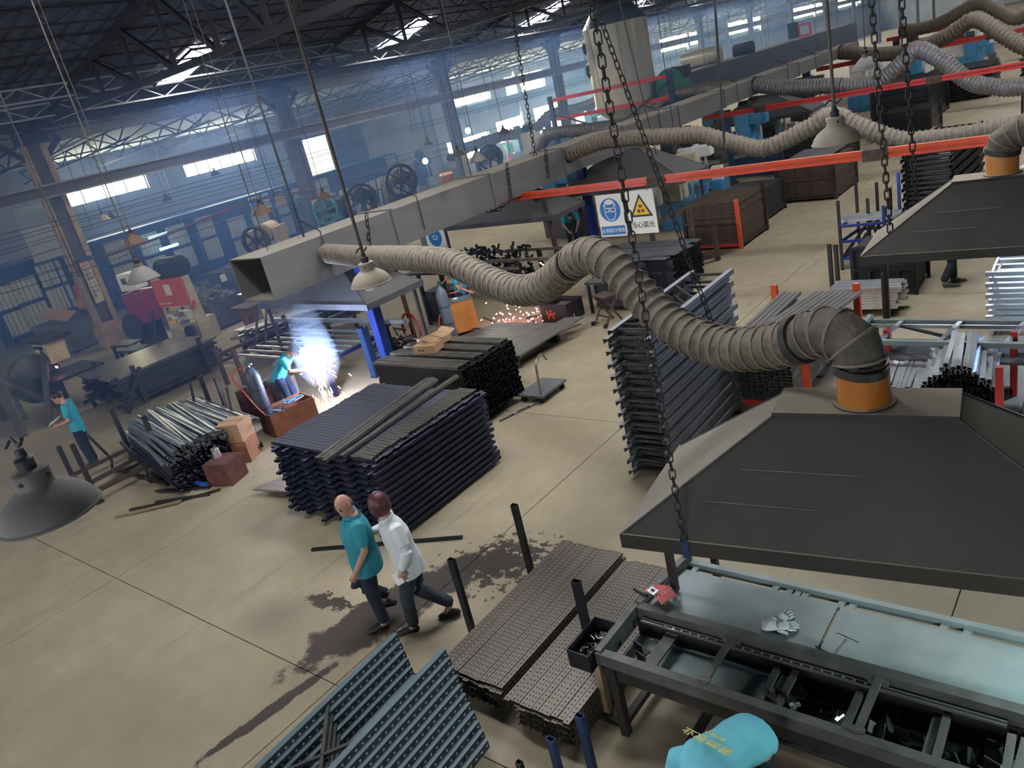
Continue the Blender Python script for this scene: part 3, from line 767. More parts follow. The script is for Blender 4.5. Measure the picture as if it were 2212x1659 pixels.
hose([(-1.70, 12.25, 2.97), (-1.66, 12.24, 3.10), (-1.45, 12.22, 3.2), (-1.0, 12.2, 3.2), (-.2, 12.1, 3.3), (.8, 12.0, 3.4)], .20, 'dark hose end on the orange stub of the second hood', 'hose_dark')
hose([(-12.0, 29.8, 3.19), (-11.14, 29.75, 2.95), (-10.13, 29.69, 2.80), (-9.16, 29.63, 2.68), (-8.39, 29.58, 2.55), (-7.63, 29.54, 2.60), (-6.89, 29.49, 3.03), (-6.39, 29.46, 3.33), (-5.67, 29.42, 2.80), (-5.03, 29.38, 2.15), (-4.39, 29.34, 1.86), (-3.51, 29.29, 1.72), (-2.2, 29.2, 2.0)], .27, 'silvery ribbed hose from the middle of the duct, behind the second beam', 'hose_silver', ties=(.3,))
hose([(-11.95, 40.17, 3.18), (-10.76, 39.62, 2.92), (-9.47, 39.01, 2.77), (-8.06, 38.35, 2.88), (-6.94, 37.82, 3.19), (-6.15, 37.45, 3.53), (-5.24, 37.02, 2.9), (-4.41, 36.63, 2.28), (-3.3, 36.1, 2.0), (-1, 35, 2.2)], .30, 'brown ribbed hose with a high bend far down the duct', 'hose_fabric', pitch=.17)
hose([(-12.1, 52.04, 3.1), (-11.04, 51.55, 2.99), (-9.78, 50.95, 3.17), (-8.12, 50.18, 3.7), (-7.24, 49.76, 3.26), (-6.39, 49.36, 2.66), (-5.6, 49.0, 2.8), (-4, 48.4, 3.4)], .32, 'farthest ribbed hose at the top right corner', 'hose_fabric', pitch=.2)
hose([(-19.6, 25.6, 2.2), (-18.9, 25.3, 2.7), (-18.2, 25.0, 3.1), (-17.2, 24.8, 3.15), (-16.2, 24.6, 3.1), (-13.1, 24.0, 3.05)], .22, 'silver ribbed hose rising on the far side of the duct by the silo', 'hose_silver', cuff=False)
hose([(-17.4, 31.8, 2.7), (-16.4, 31.4, 3.25), (-15.6, 31.1, 3.35), (-14.2, 30.6, 3.3), (-13.0, 30.2, 3.2)], .24, 'short silver hose between the two ducts', 'hose_silver', cuff=False)

# ------------------------------------------------------------------ dust collector tower, its frame and fan
t = thing('dust_collector', 'tall pale cylindrical dust collector tower reaching the roof', 'tower', (-19.3, 33.0, 0))
MB().lathe([(.45, 2.3), (1.42, 3.1), (1.42, 6.55), (1.42, 6.6)], n=48).build('drum', 'silo_paint', t, True)
MB().lathe([(1.45, 6.6), (.5, 7.9), (.42, 7.9), (.42, 8.65)], n=40).build('cone_top', 'silo_cone', t, True)
for z in (3.1, 4.85, 6.5): MB().lathe([(1.43, z), (1.47, z), (1.47, z+.06), (1.43, z+.06)], n=48, cap=False).build('hoop', 'silo_paint', t, True)
MB().lathe([(.36, 0), (.36, .12), (.3, .12), (.3, 0)], (-1.30, -.55, 4.95), 24, True, Matrix.Rotation(R(90), 3, 'Y')).build('port', 'iron_dark', t, True)
MB().lathe([(.3, 0), (.3, .12), (.24, .12)], (-1.25, -.65, 5.9), 24, True, Matrix.Rotation(R(90), 3, 'Y')).build('port', 'iron_dark', t, True)
t = thing('bracing_rack', 'blue and red rack frame bracing the foot of the dust collector', 'rack', (-18.4, 30.0, 0))
for x in (-2.95, 2.95): MB().box((x, 0, 2.15), (.2, .14, 4.3)).build('post', 'rack_blue', t)
for z in (4.12, 3.30): MB().box((0, 0, z), (5.8, .06, .15)).build('cross_beam', 'red_paint', t)
MB().bar((-2.9, -.08, 3.6), (.2, -.08, 2.3), .07).build('brace', 'iron_dark', t); MB().bar((2.9, -.08, 3.9), (-.2, -.08, 2.3), .07).build('brace', 'iron_dark', t)
MB().box((-2.6, -.05, 2.75), (.5, .1, .3)).build('end_plate', 'red_paint', t)
t = thing('blower', 'dark green fan housing between the tower and the dark duct', 'fan', (-17.0, 33.2, 3.6))
m90 = Matrix.Rotation(R(90), 3, 'X')
MB().lathe([(.2, -.3), (.72, -.28), (.75, 0), (.72, .28), (.2, .3)], n=28, m=m90).build('scroll_case', 'wheel_green', t, True)
MB().box((.5, 0, .45), (.6, .5, .5)).build('outlet', 'iron_dark', t)
t = thing('motor', 'dark round motor sitting on top of the dark duct', 'motor', (-17.5, 42.5, 4.15))
MB().lathe([(.1, -.5), (.34, -.48), (.36, .48), (.1, .5)], n=20, m=Matrix.Rotation(R(90), 3, 'Y')).build('body', 'iron_dark', t, True)
MB().box((0, 0, -.28), (.8, .4, .1)).build('foot', 'iron_dark', t)
t = thing('drum', 'pale horizontal drum on the dark duct beside the round motor', 'drum', (-18.6, 39.8, 4.3))
MB().lathe([(.2, -1), (.42, -.98), (.42, .98), (.2, 1)], n=24, m=Matrix.Rotation(R(90), 3, 'Y')).build('shell', 'silo_paint', t, True)
MB().box((0, 0, -.42), (1.4, .5, .1)).build('saddle', 'iron_dark', t)
t = thing('control_box', 'black box with an orange frame on the dark duct', 'box', (-17.6, 51, 3.95))
MB().box((-.25, 0, .45), (.5, .4, .9)).build('cabinet', 'rubber_black', t)
b = MB()
for p, q in (((.1, 0, .05), (.1, 0, .65)), ((.1, 0, .65), (.75, 0, .65)), ((.75, 0, .65), (.75, 0, .05)), ((.1, 0, .05), (.75, 0, .05))): b.bar(p, q, .1)
b.build('frame', 'orange_paint', t)
# ------------------------------------------------------------------ near work bench under the big hood
t = thing('work_bench', 'near steel welding bench with a plate top and an open trough of parts', 'bench', (-3.35, 3.85, 0))
LT = 4.6
def plate(name, x0, x1, y0, y1, z0, z1, m, par=t, bev=0): 
    return MB().box(((x0+x1)/2, (y0+y1)/2, (z0+z1)/2), (x1-x0, y1-y0, z1-z0)).build(name, m, par, bevel=bev)
plate('front_rail', 0, LT, 0, .075, .74, .85, 'table_frame')
plate('front_apron', .02, LT, .02, .035, .60, .74, 'frame_steel')
plate('middle_rail', .06, LT, .60, .685, .74, .875, 'table_frame')
plate('rear_rail', .16, LT, 1.345, 1.40, .79, .86, 'table_steel')
plate('end_rail', -.005, .05, .02, .66, .70, .87, 'table_frame')
e = MB().bar((.045, .66, .80), (.16, 1.42, .83), .06, .17).build('end_rail', 'table_frame', t)
plate('top_plate', .10, 1.535, .69, 1.27, .815, .84, 'table_steel', bev=.003)
plate('top_plate', 1.555, 3.2, .69, 1.26, .815, .842, 'table_steel', bev=.003)
plate('top_plate', 3.22, LT, .69, 1.26, .815, .842, 'table_steel', bev=.003)
for x in (.24, .98, 1.10, 1.17, 1.23, 1.52, 1.60, 2.25, 2.40, 2.95, 3.6): plate('tie_bar', x, x+.05, 1.24, 1.37, .80, .835, 'table_steel')
plate('trough_floor', .05, 1.25, .08, .60, .585, .60, 'table_steel'); plate('trough_floor', 1.25, LT, .08, .60, .48, .495, 'rubber_black')
plate('trough_wall', .05, LT, .585, .60, .48, .76, 'frame_steel')
for x in (.33, ): plate('cross_plate', x, x+.11, .08, .60, .70, .715, 'table_frame')
for x in (.90, 1.98, 3.05): 
    plate('cross_bar', x, x+.05, .05, .60, .83, .86, 'bare_steel')
    plate('clamp_block', x-.04, x+.09, .555, .60, .82, .85, 'bare_steel'); plate('clamp_block', x-.02, x+.07, .06, .10, .85, .87, 'bare_steel')
for x, y in ((.12, .04), (.12, 1.34), (3.9, .04), (3.9, 1.34), (1.95, .70)):
    MB().bar((x, y, 0), (x, y, .74), .07, .07).build('leg', 'frame_steel', t)
for a, c in (((.12, .04, .12), (.12, 1.34, .12)), ((.12, .70, .16), (3.9, .70, .16)), ((.12, 1.34, .3), (3.9, 1.34, .3)), ((.7, .04, .12), (.7, 1.3, .12))):
    MB().bar(a, c, .06, .06).build('stretcher', 'frame_steel', t)
# guide rail with holes
g = thing('guide_rail', 'bright slotted guide rail lying along the trough of the near bench', 'rail', (-3.25, 4.385, .80))
for dy, m in ((0, 'bare_steel'), (.032, 'bare_steel'), (.016, 'frame_steel')): MB().box((1.35, dy, .0), (2.65, .012 if m != 'frame_steel' else .03, .02 if m != 'frame_steel' else .006)).build('strip', m, g)
for k in range(22): MB().lathe([(.009, 0), (.009, .006), (.004, .006)], (.25+k*.075, .016, .003), 8).build('rivet', 'bright_zinc', g)
# parts in the trough
rnd = random.Random(3)
pm = channel(.26, .05, .03, .004).mesh('steel_offcut')
i = 0
for x0, n in ((1.27, 3), (1.86, 1), (2.35, 2), (2.78, 2), (3.35, 3), (3.7, 2)):
    for k in range(n):
        o = inst(pm, 'steel_profile', 'bare_steel' , None, (-3.35+x0+k*.062+.03, 3.85+.33+rnd.uniform(-.02, .02), .72+rnd.uniform(-.02, .02)), (0, rnd.uniform(-.03, .03), R(90)+rnd.uniform(-.05, .05)), (1.6+rnd.uniform(-.3, .2), 1, 1))
        tag(o, 'short bright steel profile standing across the trough of the near bench', 'profile', 'bright profiles across the near bench trough')
bm_ = MB().box((0, 0, .0), (.10, .10, .006)).box((0, .05, .035), (.10, .006, .075)).mesh('bracket')
k = 0
for x0, x1, n in ((1.30, 1.95, 20), (2.05, 3.0, 28), (3.12, 4.2, 34)):
    for q in range(n):
        o = inst(bm_, 'steel_bracket', 'dark_steel', None, (-3.35+rnd.uniform(x0, x1), 3.85+rnd.uniform(.12, .52), .52+rnd.uniform(0, .1)), (rnd.uniform(-.8, .8), rnd.uniform(-.8, .8), rnd.uniform(0, 6)), (rnd.uniform(.6, 1.1),)*3)
        tag(o, 'small dark bent steel bracket lying in the trough of the near bench', 'bracket', 'loose brackets in the bench trough')
for x0, y0 in ((.22, .30), (.30, .20), (1.42, .28), (1.38, .18), (2.74, .24), (2.72, .15)):
    o = MB().box((0, 0, .05), (.10, .012, .10)).box((.03, .03, .01), (.10, .06, .012)).build('angle_stop', 'dark_steel', None, loc=(-3.35+x0, 3.85+y0, .69)); o.rotation_euler = (0, 0, R(-20))
    tag(o, 'dark angle stop plate clipped in the trough of the near bench', 'bracket', 'angle stops in the bench trough')
for x0 in (1.50, 1.82, 3.85, 4.0):
    o = MB().lathe([(.0, 0), (.028, 0), (.028, .03), (.018, .03), (.018, .07), (0, .07)], n=6, cap=False).build('hex_bolt', 'bright_zinc', None, loc=(-3.35+x0, 4.08, .70)); o.rotation_euler = (R(70), 0, R(x0*80))
    tag(o, 'shiny hexagon bolt head lying among the profiles of the near bench', 'bolt', 'bolts on the near bench')
# scrap tray on the bench end
t = thing('scrap_tray', 'open black sheet metal tray of metal scraps at the near bench corner', 'tray', (-3.47, 4.0, .70))
b = MB()
for s in (-1, 1): b.box((s*.105, 0, .08), (.008, .44, .17)); b.box((0, s*.22, .08), (.21, .008, .17))
b.build('side_wall', 'black_steel', t); MB().box((0, 0, .0), (.21, .44, .008)).build('bottom', 'black_steel', t)
MB().bar((.0, .0, -.70), (.0, .0, 0), .06).build('leg', 'column_tan', t)
b = MB()
for q in range(60): b.box((rnd.uniform(-.08, .08), rnd.uniform(-.19, .19), .03+rnd.uniform(0, .05)), (rnd.uniform(.02, .09), .012, .006), m=Euler((rnd.uniform(-.6, .6), rnd.uniform(-.6, .6), rnd.uniform(0, 6))).to_matrix())
tag(b.build('metal_scraps', 'bare_steel'), 'heap of small metal scraps in the black tray', 'scraps', kind='stuff').location = (-3.47, 4.0, .70)
# welding mask
t = thing('welding_mask', 'red hand held welding mask lying on the near bench corner', 'mask', (-3.14, 4.60, .90), R(-20))
b = MB(); rows = []
for j in range(9):
    v = j/8; w = .125*(1-.25*max(0, v-.7)/.3) ; row = []
    for i in range(13):
        a = (i/12-.5)*2*1.05
        row.append((math.sin(a)*w*1.15, (v-.5)*.20+.03*math.cos(a), .02+math.cos(a)*.07-.05*(v-.2)**2-(.05*abs(i/12-.5)*2*(v > .9))))
    rows.append(row)
for r_ in rows: b.v += r_
for j in range(8):
    for i in range(12): b.f.append((j*13+i, j*13+i+1, j*13+14+i, j*13+13+i))
o = b.build('shell', 'mask_red', t, 2); md = o.modifiers.new('wall', 'SOLIDIFY'); md.thickness = .005
MB().box((0, -.055, .112), (.085, .062, .012), m=Matrix.Rotation(R(12), 3, 'X')).build('lens_frame', 'galvanised', t)
MB().box((0, -.055, .12), (.035, .022, .01), m=Matrix.Rotation(R(12), 3, 'X')).build('lens', 'rubber_black', t)
for s in (-1, 1):
    for q in range(5): MB().lathe([(.005, 0), (.005, .003), (.002, .004)], (s*.075, -.06+q*.036, .098), 8).build('rivet', 'bright_zinc', t)
MB().tube([(-.10, -.05, .01), (-.20, -.06, .0), (-.27, -.06, .0)], .014, 8).build('handle', 'rubber_black', t, True)
# glove pair
t = thing('leather_glove', 'crumpled pale leather welding gloves lying on the bench plate', 'glove', (-2.16, 4.72, .845), R(-35))
def glove(off, rz, s):
    b = MB(); q = Matrix.Rotation(rz, 3, 'Z')
    def lobe(a, c, r0, r1, fl=.42):
        a, c = Vector(a), Vector(c); rs = []
        for k in range(7):
            f = k/6; p = a.lerp(c, f); r_ = (r0+(r1-r0)*f)*(1 if 0 < k < 6 else .45); d = (c-a).normalized(); x = Vector((-d.y, d.x, 0))
            rs.append([Vector(off)+q @ (p+r_*math.cos(u)*x+Vector((0, 0, r_*fl*(1+math.sin(u))*(1+.25*math.sin(9*f+u*2))))) for u in [2*PI*i/12 for i in range(12)]])
        b.rings(rs)
    lobe((0, -.15*s, 0), (0, .0, 0), .062, .05); lobe((0, -.03, 0), (0, .07, 0), .052, .048)
    for dx, l in ((-.036, .13), (-.012, .15), (.013, .145), (.036, .12)): lobe((dx, .05, 0), (dx*1.3, l, 0), .015, .011, .7)
    lobe((.04, -.02, 0), (.085, .055, 0), .018, .012, .7)
    return b
glove((-.03, .03, .0), R(10), 1).build('left_glove', 'glove_leather', t, 2); glove((.05, -.02, .012), R(-30), .9).build('right_glove', 'glove_leather', t, 2)
t = thing('tee_handle', 'small steel tee handled tool standing on the bench plate', 'tool', (-1.66, 4.57, .845))
MB().tube([(-.02, -.03, .012), (.05, .08, .10)], .011, 8).build('stem', 'galvanised', t, True)
MB().tube([(-.03, .10, .10), (.13, .06, .10)], .012, 8).build('grip', 'galvanised', t, True)
MB().tube([(-.02, -.03, .012), (-.10, -.02, .012), (-.16, .0, .02)], .008, 6).build('lever', 'iron_dark', t, True)

# ------------------------------------------------------------------ square tube posts around the near stacks
def square_post(x, y, z1, label, m='black_steel', w=.075, d=.05, rz=0, name='square_post', lean=(0, 0), z0=0.0):
    t = MB(); th = .004
    for s in (-1, 1): t.box((s*(w-th)/2, 0, (z1-z0)/2), (th, d, z1-z0)); t.box((0, s*(d-th)/2, (z1-z0)/2), (w-2*th, th, z1-z0))
    o = t.build(name, m, None, loc=(x, y, z0)); o.rotation_euler = (lean[0], lean[1], rz)
    return tag(o, label, 'post')
square_post(-5.36, 5.40, .95, 'black square tube post at the far corner of the punched strip pile')
square_post(-5.36, 4.33, .95, 'black square tube post beside the feet of the woman in white')
square_post(-3.72, 4.25, 1.18, 'black square tube post behind the scrap tray')
square_post(-3.27, 3.42, .62, 'tall blue square tube post in front of the bench corner', 'rack_blue', .07, .05)
square_post(-3.42, 3.20, .52, 'shorter blue square tube post near the bottom edge', 'rack_blue', .065, .045)
square_post(-1.78, 2.98, 1.02, 'dark blue square post in front of the stooping worker', 'rack_blue', .05, .05)
square_post(-3.56, 2.95, .46, 'dark stub of a post at the very bottom edge', 'black_steel', .05, .04)

# ------------------------------------------------------------------ punched strips lying on their pile
L = 2.15
pmesh = channel(L, .062, .028, .0025, .008)
pmesh.v = [(y, x, z) for x, y, z in pmesh.v]
pmesh = pmesh.mesh('punched_strip'); pmesh.materials.append(MATS['punched_bronze'])
smesh = pmesh.copy(); 
rnd = random.Random(5)
def strips(xs, y, z, lab, grp, dz=0):
    for i_, x in enumerate(xs):
        o = inst(pmesh, 'punched_strip', None, None, (x, y+rnd.uniform(-.012, .012), z+rnd.uniform(-.002, .002)), (0, 0, rnd.uniform(-.003, .003)))
        tag(o, lab % nth(i_) if '%s' in lab else lab, 'profile', grp)
strips([-5.04+.066*i for i in range(12)], 4.66, .318, 'bronze punched strip, %s from the left in the top layer of the left pile', 'left half of the punched strip pile')
strips([-4.205, -4.14], 4.62, .268, 'lower strip in the groove between the two piles', 'strips in the groove of the punched strip pile')
strips([-4.06+.066*i for i in range(9)], 4.60, .318, 'bronze punched strip, %s from the left in the top layer of the right pile', 'right half of the punched strip pile')
for lay in range(8):
    z = .288-.030*(lay)
    strips([-5.03+.066*i+.008*(lay % 2) for i in range(12)], 4.66+(.02 if lay % 2 else -.03), z, 'bronze punched steel strip in a lower layer of the pile', 'lower layers of the punched strip pile')
    strips([-4.05+.066*i for i in range(9)], 4.60+(.02 if lay % 2 else -.03), z, 'bronze punched steel strip in a lower layer of the pile', 'lower layers of the punched strip pile')
for y in (3.95, 5.3):
    tag(MB().box((-4.25, y, .025), (1.9, .06, .05)).build('skid', 'frame_steel'), 'dark bearer under the punched strip pile, ' + ('near end' if y < 4.5 else 'far end'), 'bearer')

# ------------------------------------------------------------------ ladder frames
def frame_proto(L, W, label, group, um, w=.058, h=.07, braces=(.06, .94), diag=None, cm_='dark_steel'):
    t = thing('welded_ladder', label, 'frame', (0, 0, 0), 0, group)
    u = channel(L, w, h, .004, .012); u.v = [(y, x, z) for x, y, z in u.v]
    me = u.mesh('upright'); me.materials.append(MATS[um])
    for s in (-1, 1): inst(me, 'upright', None, t, (s*(W-w)/2, 0, 0), (0, s*R(90) if False else 0, 0))
    for f in braces: MB().box((0, -L/2+L*f, 0), (W-w, .03, h*.55)).build('cross_brace', cm_, t)
    for f0, f1 in (diag or ()): MB().bar((-(W-w)/2, -L/2+L*f0, 0), ((W-w)/2, -L/2+L*f1, 0), .03, .03).build('diagonal_brace', cm_, t)
    return t
rnd = random.Random(8)
fp = frame_proto(2.45, .66, 'dark welded ladder frame in the tall stack beside the hood', 'ladder frames in the tall stack', 'punched_tall', .075, .062, (.05, .12, .94), ((.15, .45), (.75, .5)))
for k in range(24):
    o = fp if k == 0 else copy_tree(fp)
    o.location = (-5.02+(.035 if k % 2 else 0)+rnd.uniform(-.008, .008), 8.86+(.06 if k % 2 else 0)+rnd.uniform(-.015, .015), .10+.0865*k)
    o.rotation_euler = (0, 0, R(1)+rnd.uniform(-.004, .004)); o['label'] = 'dark welded ladder frame, %s from the top of the tall stack beside the hood' % nth(23-k)
tag(MB().box((-5.0, 8.0, .03), (.8, .08, .06)).box((-5.0, 9.7, .03), (.8, .08, .06)).build('skid', 'frame_steel'), 'dark bearers under the tall ladder frame stack', 'bearer')
# frames leaning in the nearest stack at the bottom edge
fq = frame_proto(2.3, .66, 'black upright frame with bright bolt holes in the nearest slanting stack', 'upright frames in the nearest stack', 'punched_teal', .06, .078, (.04, .12), ((.16, .42), (.2, .55), (.62, .34)))
for k in range(11):
    o = fq if k == 0 else copy_tree(fq)
    o.location = (-4.95+.056*k, 2.27-.028*k, .72-.054*k)
    o.rotation_euler = (0, 0, R(3)); o['label'] = 'black upright frame, %s from the top of the nearest slanting stack' % nth(k)
t = thing('stack_trestle', 'dark trestle bearing the nearest slanting frame stack', 'trestle', (-4.5, 2.4, 0))
for x in (-.4, .3): MB().bar((x, 0, 0), (x, 0, .09), .06).build('leg', 'frame_steel', t)
MB().box((-.05, 0, .06), (1.1, .08, .05)).build('bearer', 'frame_steel', t)
# second tall stack by the right aisle, dark end and long side towards the aisle
fr = frame_proto(2.6, .95, 'black ladder frame in the tall dark stack behind the second hood', 'ladder frames in the far dark stack', 'dark_steel', .08, .075, (.05, .5, .95))
for k in range(23):
    o = fr if k == 0 else copy_tree(fr)
    o.location = (-3.62+(.03 if k % 2 else 0), 18.5, .12+.097*k); o.rotation_euler = (0, 0, R(-2)); o['label'] = 'black ladder frame, %s from the top of the dark stack behind the second hood' % nth(22-k)
tag(MB().box((-3.6, 17.6, .03), (1.0, .1, .07)).box((-3.6, 19.4, .03), (1.0, .1, .07)).build('skid', 'frame_steel'), 'bearers under the far dark ladder frame stack', 'bearer')
# ------------------------------------------------------------------ crisscross stack in the middle
rnd = random.Random(11)
def chan_y(L, w, h, t, lip, m, name):
    b = channel(L, w, h, t, lip); b.v = [(y, -x, z) for x, y, z in b.v]
    me = b.mesh(name); me.materials.append(MATS[m]); return me
def chan_x(L, w, h, t, lip, m, name):
    me = channel(L, w, h, t, lip).mesh(name); me.materials.append(MATS[m]); return me
mx_ = chan_x(2.35, .066, .044, .004, .012, 'navy_steel', 'steel_channel')
my_ = chan_y(2.28, .066, .044, .004, .012, 'navy_steel', 'steel_channel')
def put(me, name, loc, rz, lab, grp, cat='profile', rx=0):
    return tag(inst(me, name, None, None, loc, (rx, 0, rz)), lab, cat, grp)
pitch = .0475
for k in range(24):
    z = .085+pitch*k
    if k == 23:
        for i in range(29):
            put(mx_, 'steel_channel', (-8.72+rnd.uniform(-.02, .02), 5.42+i*.0725, z), rnd.uniform(-.003, .003), 'dark blue steel channel lying in the ribbed top layer of the crisscross stack', 'top layer of the crisscross stack')
    elif k % 2:
        for i in (0, 1, 2, 14, 26, 27): put(mx_, 'steel_channel', (-8.78+rnd.uniform(-.05, .05), 5.44+i*.072, z), rnd.uniform(-.004, .004), 'dark blue steel channel lying crosswise in the side of the crisscross stack', 'crosswise channels inside the crisscross stack')
    else:
        for i in (0, 1, 2, 3, 8, 14, 20, 26, 29, 30): put(my_, 'steel_channel', (-7.56-i*.0735, 6.44+rnd.uniform(-.06, .06), z), rnd.uniform(-.006, .006), 'dark blue steel channel lying lengthwise in the side of the crisscross stack', 'lengthwise channels inside the crisscross stack')
b = MB()
for k in range(11): b.box((-8.7, 6.45, .11+.095*k), (1.7, 1.5, .045))
tag(b.build('inner_channels', 'rubber_black'), 'dark inner layers of the crisscross stack', 'profiles', kind='stuff')
for x in (-9.6, -7.9): tag(MB().box((x, 6.45, .03), (.1, 2.1, .06)).build('bearer', 'frame_steel'), 'dark bearer under the crisscross stack, ' + ('left' if x < -9 else 'right') + ' side', 'bearer')
mw_ = chan_y(2.6, .075, .045, .004, .014, 'warm_steel', 'bright_profile')
for i, (x, y, rz) in enumerate(((-8.62, 6.42, 8), (-8.53, 6.44, 8), (-8.44, 6.40, 8))):
    put(mw_, 'steel_profile', (x, y, 1.245), R(rz), 'long bright steel profile lying loose on top of the crisscross stack', 'three loose bright profiles on the crisscross stack')
put(mw_, 'steel_profile', (-8.22, 6.58, 1.245), R(5), 'single bright steel profile lying on the crisscross stack right of the three', None)
ml = chan_x(.34, .06, .03, .004, .01, 'warm_steel', 'short_profile')
for i in range(30): put(ml, 'short_profile', (-7.78+rnd.uniform(-.02, .02), 5.40+i*.071, 1.232), rnd.uniform(-.03, .03), 'short beige steel piece in the row along the right edge of the crisscross stack', 'short pieces along the crisscross stack edge')
# low panel of profiles on the floor left of it
mg = chan_y(.75, .05, .03, .003, .01, 'bare_steel', 'floor_profile')
for i in range(13): put(mg, 'floor_profile', (-10.95+i*.062, 5.80+.012*i, .125), R(-28), 'thin grey profile in the low pile at the foot of the crisscross stack', 'low pile left of the crisscross stack')
tag(MB().box((-10.55, 5.85, .05), (.9, .3, .1)).build('bearer', 'frame_steel'), 'dark bearer under the low grey pile', 'bearer')

# ------------------------------------------------------------------ bundle of channels seen end on, with boxes
me = chan_x(2.15, .098, .052, .004, .02, 'black_steel', 'end_channel')
mt_ = chan_x(2.1, .10, .055, .004, .02, 'warm_steel', 'top_channel')
for r_ in range(19):
    for c in range(13):
        put(me, 'channel_bar', (-9.72+rnd.uniform(-.03, .03), 8.36+.1045*c+rnd.uniform(-.004, .004), .165+.0515*r_), 0, 'black steel channel in the square bundle seen end on', 'channels of the square bundle', rx=rnd.uniform(-.05, .05))
for c in (0, 1, 2, 4, 5, 7, 8, 10, 11): put(mt_, 'channel_bar', (-9.80+rnd.uniform(-.03, .03), 8.38+.112*c, 1.135), rnd.uniform(-.006, .006), 'greyish beige channel on top of the square bundle', 'top channels of the square bundle')
for x in (-10.4, -9.0): tag(MB().box((x, 9.0, .07), (.1, 1.5, .13)).build('bearer', 'frame_steel'), 'dark bearer under the square bundle, ' + ('far' if x < -10 else 'near') + ' end', 'bearer')
t = thing('hand_trolley', 'small grey hand trolley with a bent push handle beside the square bundle', 'trolley', (-8.22, 9.75, 0))
MB().box((-.15, .1, .14), (.55, .75, .04)).build('deck', 'machine_grey', t)
MB().tube(bez([(.05, -.2, .16), (.08, -.2, .7), (.06, -.1, .80), (.0, .1, .80), (-.06, .28, .62)], 6), .02, 8).build('handle', 'bare_steel', t, True)
for x, y in ((-.35, -.2), (.05, -.2), (-.35, .4), (.05, .4)): MB().lathe([(.06, -.018), (.06, .018)], (x, y, .06), 14, True, Matrix.Rotation(R(90), 3, 'X')).build('wheel', 'rubber_black', t)
t = thing('steel_rod', 'bright thin rod lying on the floor beside the square bundle', 'rod', (-8.35, 9.25, .02), R(72))
MB().tube([(-.52, 0, 0), (0, .01, .01), (.52, 0, 0)], .018, 8).build('shaft', 'bare_steel', t, True)
for x in (-.25, .1): MB().tube([(x, 0, 0), (x+.08, 0, .003)], .028, 8).build('sleeve', 'galvanised', t, True)
def carton(loc, d, rz, label, m='cardboard', tape=True, holes=0, open_=False, name='cardboard_box', group=None):
    t = thing(name, label, 'box', loc, rz, group)
    b = MB().box((0, 0, d[2]/2), d)
    b.build('body', m, t, bevel=.006)
    if tape: MB().box((0, 0, d[2]+.002), (d[0]*1.002, .05, .003)).build('tape', 'wood_old', t)
    for i in range(holes): MB().lathe([(.018, 0), (.018, .004)], (-d[0]*.2+.07*i, -d[1]/2-.001, d[2]*.45), 10, True, Matrix.Rotation(R(90), 3, 'X')).build('hand_hole', 'rubber_black', t)
    if open_:
        for s in (-1, 1): MB().box((0, s*(d[1]/2+.06), d[2]+.03), (d[0], .14, .008), m=Matrix.Rotation(R(25*s), 3, 'X')).build('flap', m, t)
    return t
carton((-10.0, 8.95, 1.165), (.46, .30, .15), R(12), 'front brown cardboard box with two hand holes on the square bundle', holes=2)
carton((-10.2, 9.35, 1.165), (.46, .42, .12), R(-14), 'rear brown cardboard box on the square bundle, its lid ajar', open_=True)

# ------------------------------------------------------------------ low panel of ribs beyond it
mr_ = chan_x(2.35, .055, .032, .003, .01, 'bare_steel', 'rib_profile')
for i in range(27): put(mr_, 'rib_profile', (-11.15+.045*i*.6, 10.55+i*.078, .30), rnd.uniform(-.003, .003), 'grey rib profile in the flat low pile before the sparks', 'flat pile of grey ribs')
mp_ = chan_y(2.2, .06, .04, .003, .012, 'punched_grey', 'edge_profile')
for i in range(6): put(mp_, 'edge_profile', (-9.88+.068*i, 11.75+.03*i, .33-.004*i), R(-3), 'grey punched profile along the right edge of the flat low pile', 'edge profiles of the flat pile')
for y in (10.9, 12.3): tag(MB().box((-10.9, y, .14), (2.4, .08, .27)).build('bearer', 'dark_steel'), 'dark bearer under the flat grey pile, ' + ('near' if y < 11 else 'far') + ' one', 'bearer')

# ------------------------------------------------------------------ galvanised tube pile in a bent cradle, left
mt2 = MB(); th = .004; Lz = 2.9
for s in (-1, 1): mt2.box((0, s*.019, 0), (Lz, .004, .042)); mt2.box((0, 0, s*.019), (Lz, .034, .004))
mt2 = mt2.mesh('square_tube'); mt2.materials.append(MATS['galvanised'])
md2 = mt2.copy(); md2.materials.clear(); md2.materials.append(MATS['navy_steel'])
for r_ in range(16):
    n = 36 if r_ < 12 else 30-5*(r_-12)
    for c in range(n):
        if 2 <= r_ < 11 and c > 12 and (c+r_) % 3: continue
        top = r_ >= 12 or (r_ == 11 and (c < 3 or c > 33))
        y = 5.02+.048*c+(.10 if r_ > 11 else 0)
        sh = rnd.uniform(-.09, .09)
        o = put(mt2 if r_ > 10 else md2, 'square_tube', (-14.1+sh, y+.30, .10+.046*r_+rnd.uniform(-.008, .008)), R(-12)+rnd.uniform(-.045, .045)*(1.6 if r_ > 10 else .5),
            'galvanised square tube on top of the heaped pile in the left cradle' if r_ > 10 else 'square tube in the heaped pile, dark end towards the boxes',
            'bright tubes topping the heaped tube pile' if r_ > 10 else 'tubes inside the heaped tube pile', 'tube', rnd.uniform(-.5, .5))
t = thing('pipe_cradle', 'rusty cradle of bent bars holding the heaped tube pile', 'cradle', (-14.0, 5.9, 0))
for x in (-1.2, .2):
    MB().tube(bez([(x, -1.05, 1.0), (x, -.85, .4), (x, -.75, .05), (x, .9, .05), (x, 1.05, .5), (x, 1.15, 1.05)], 5), .028, 8).build('bent_bar', 'frame_steel', t, True)
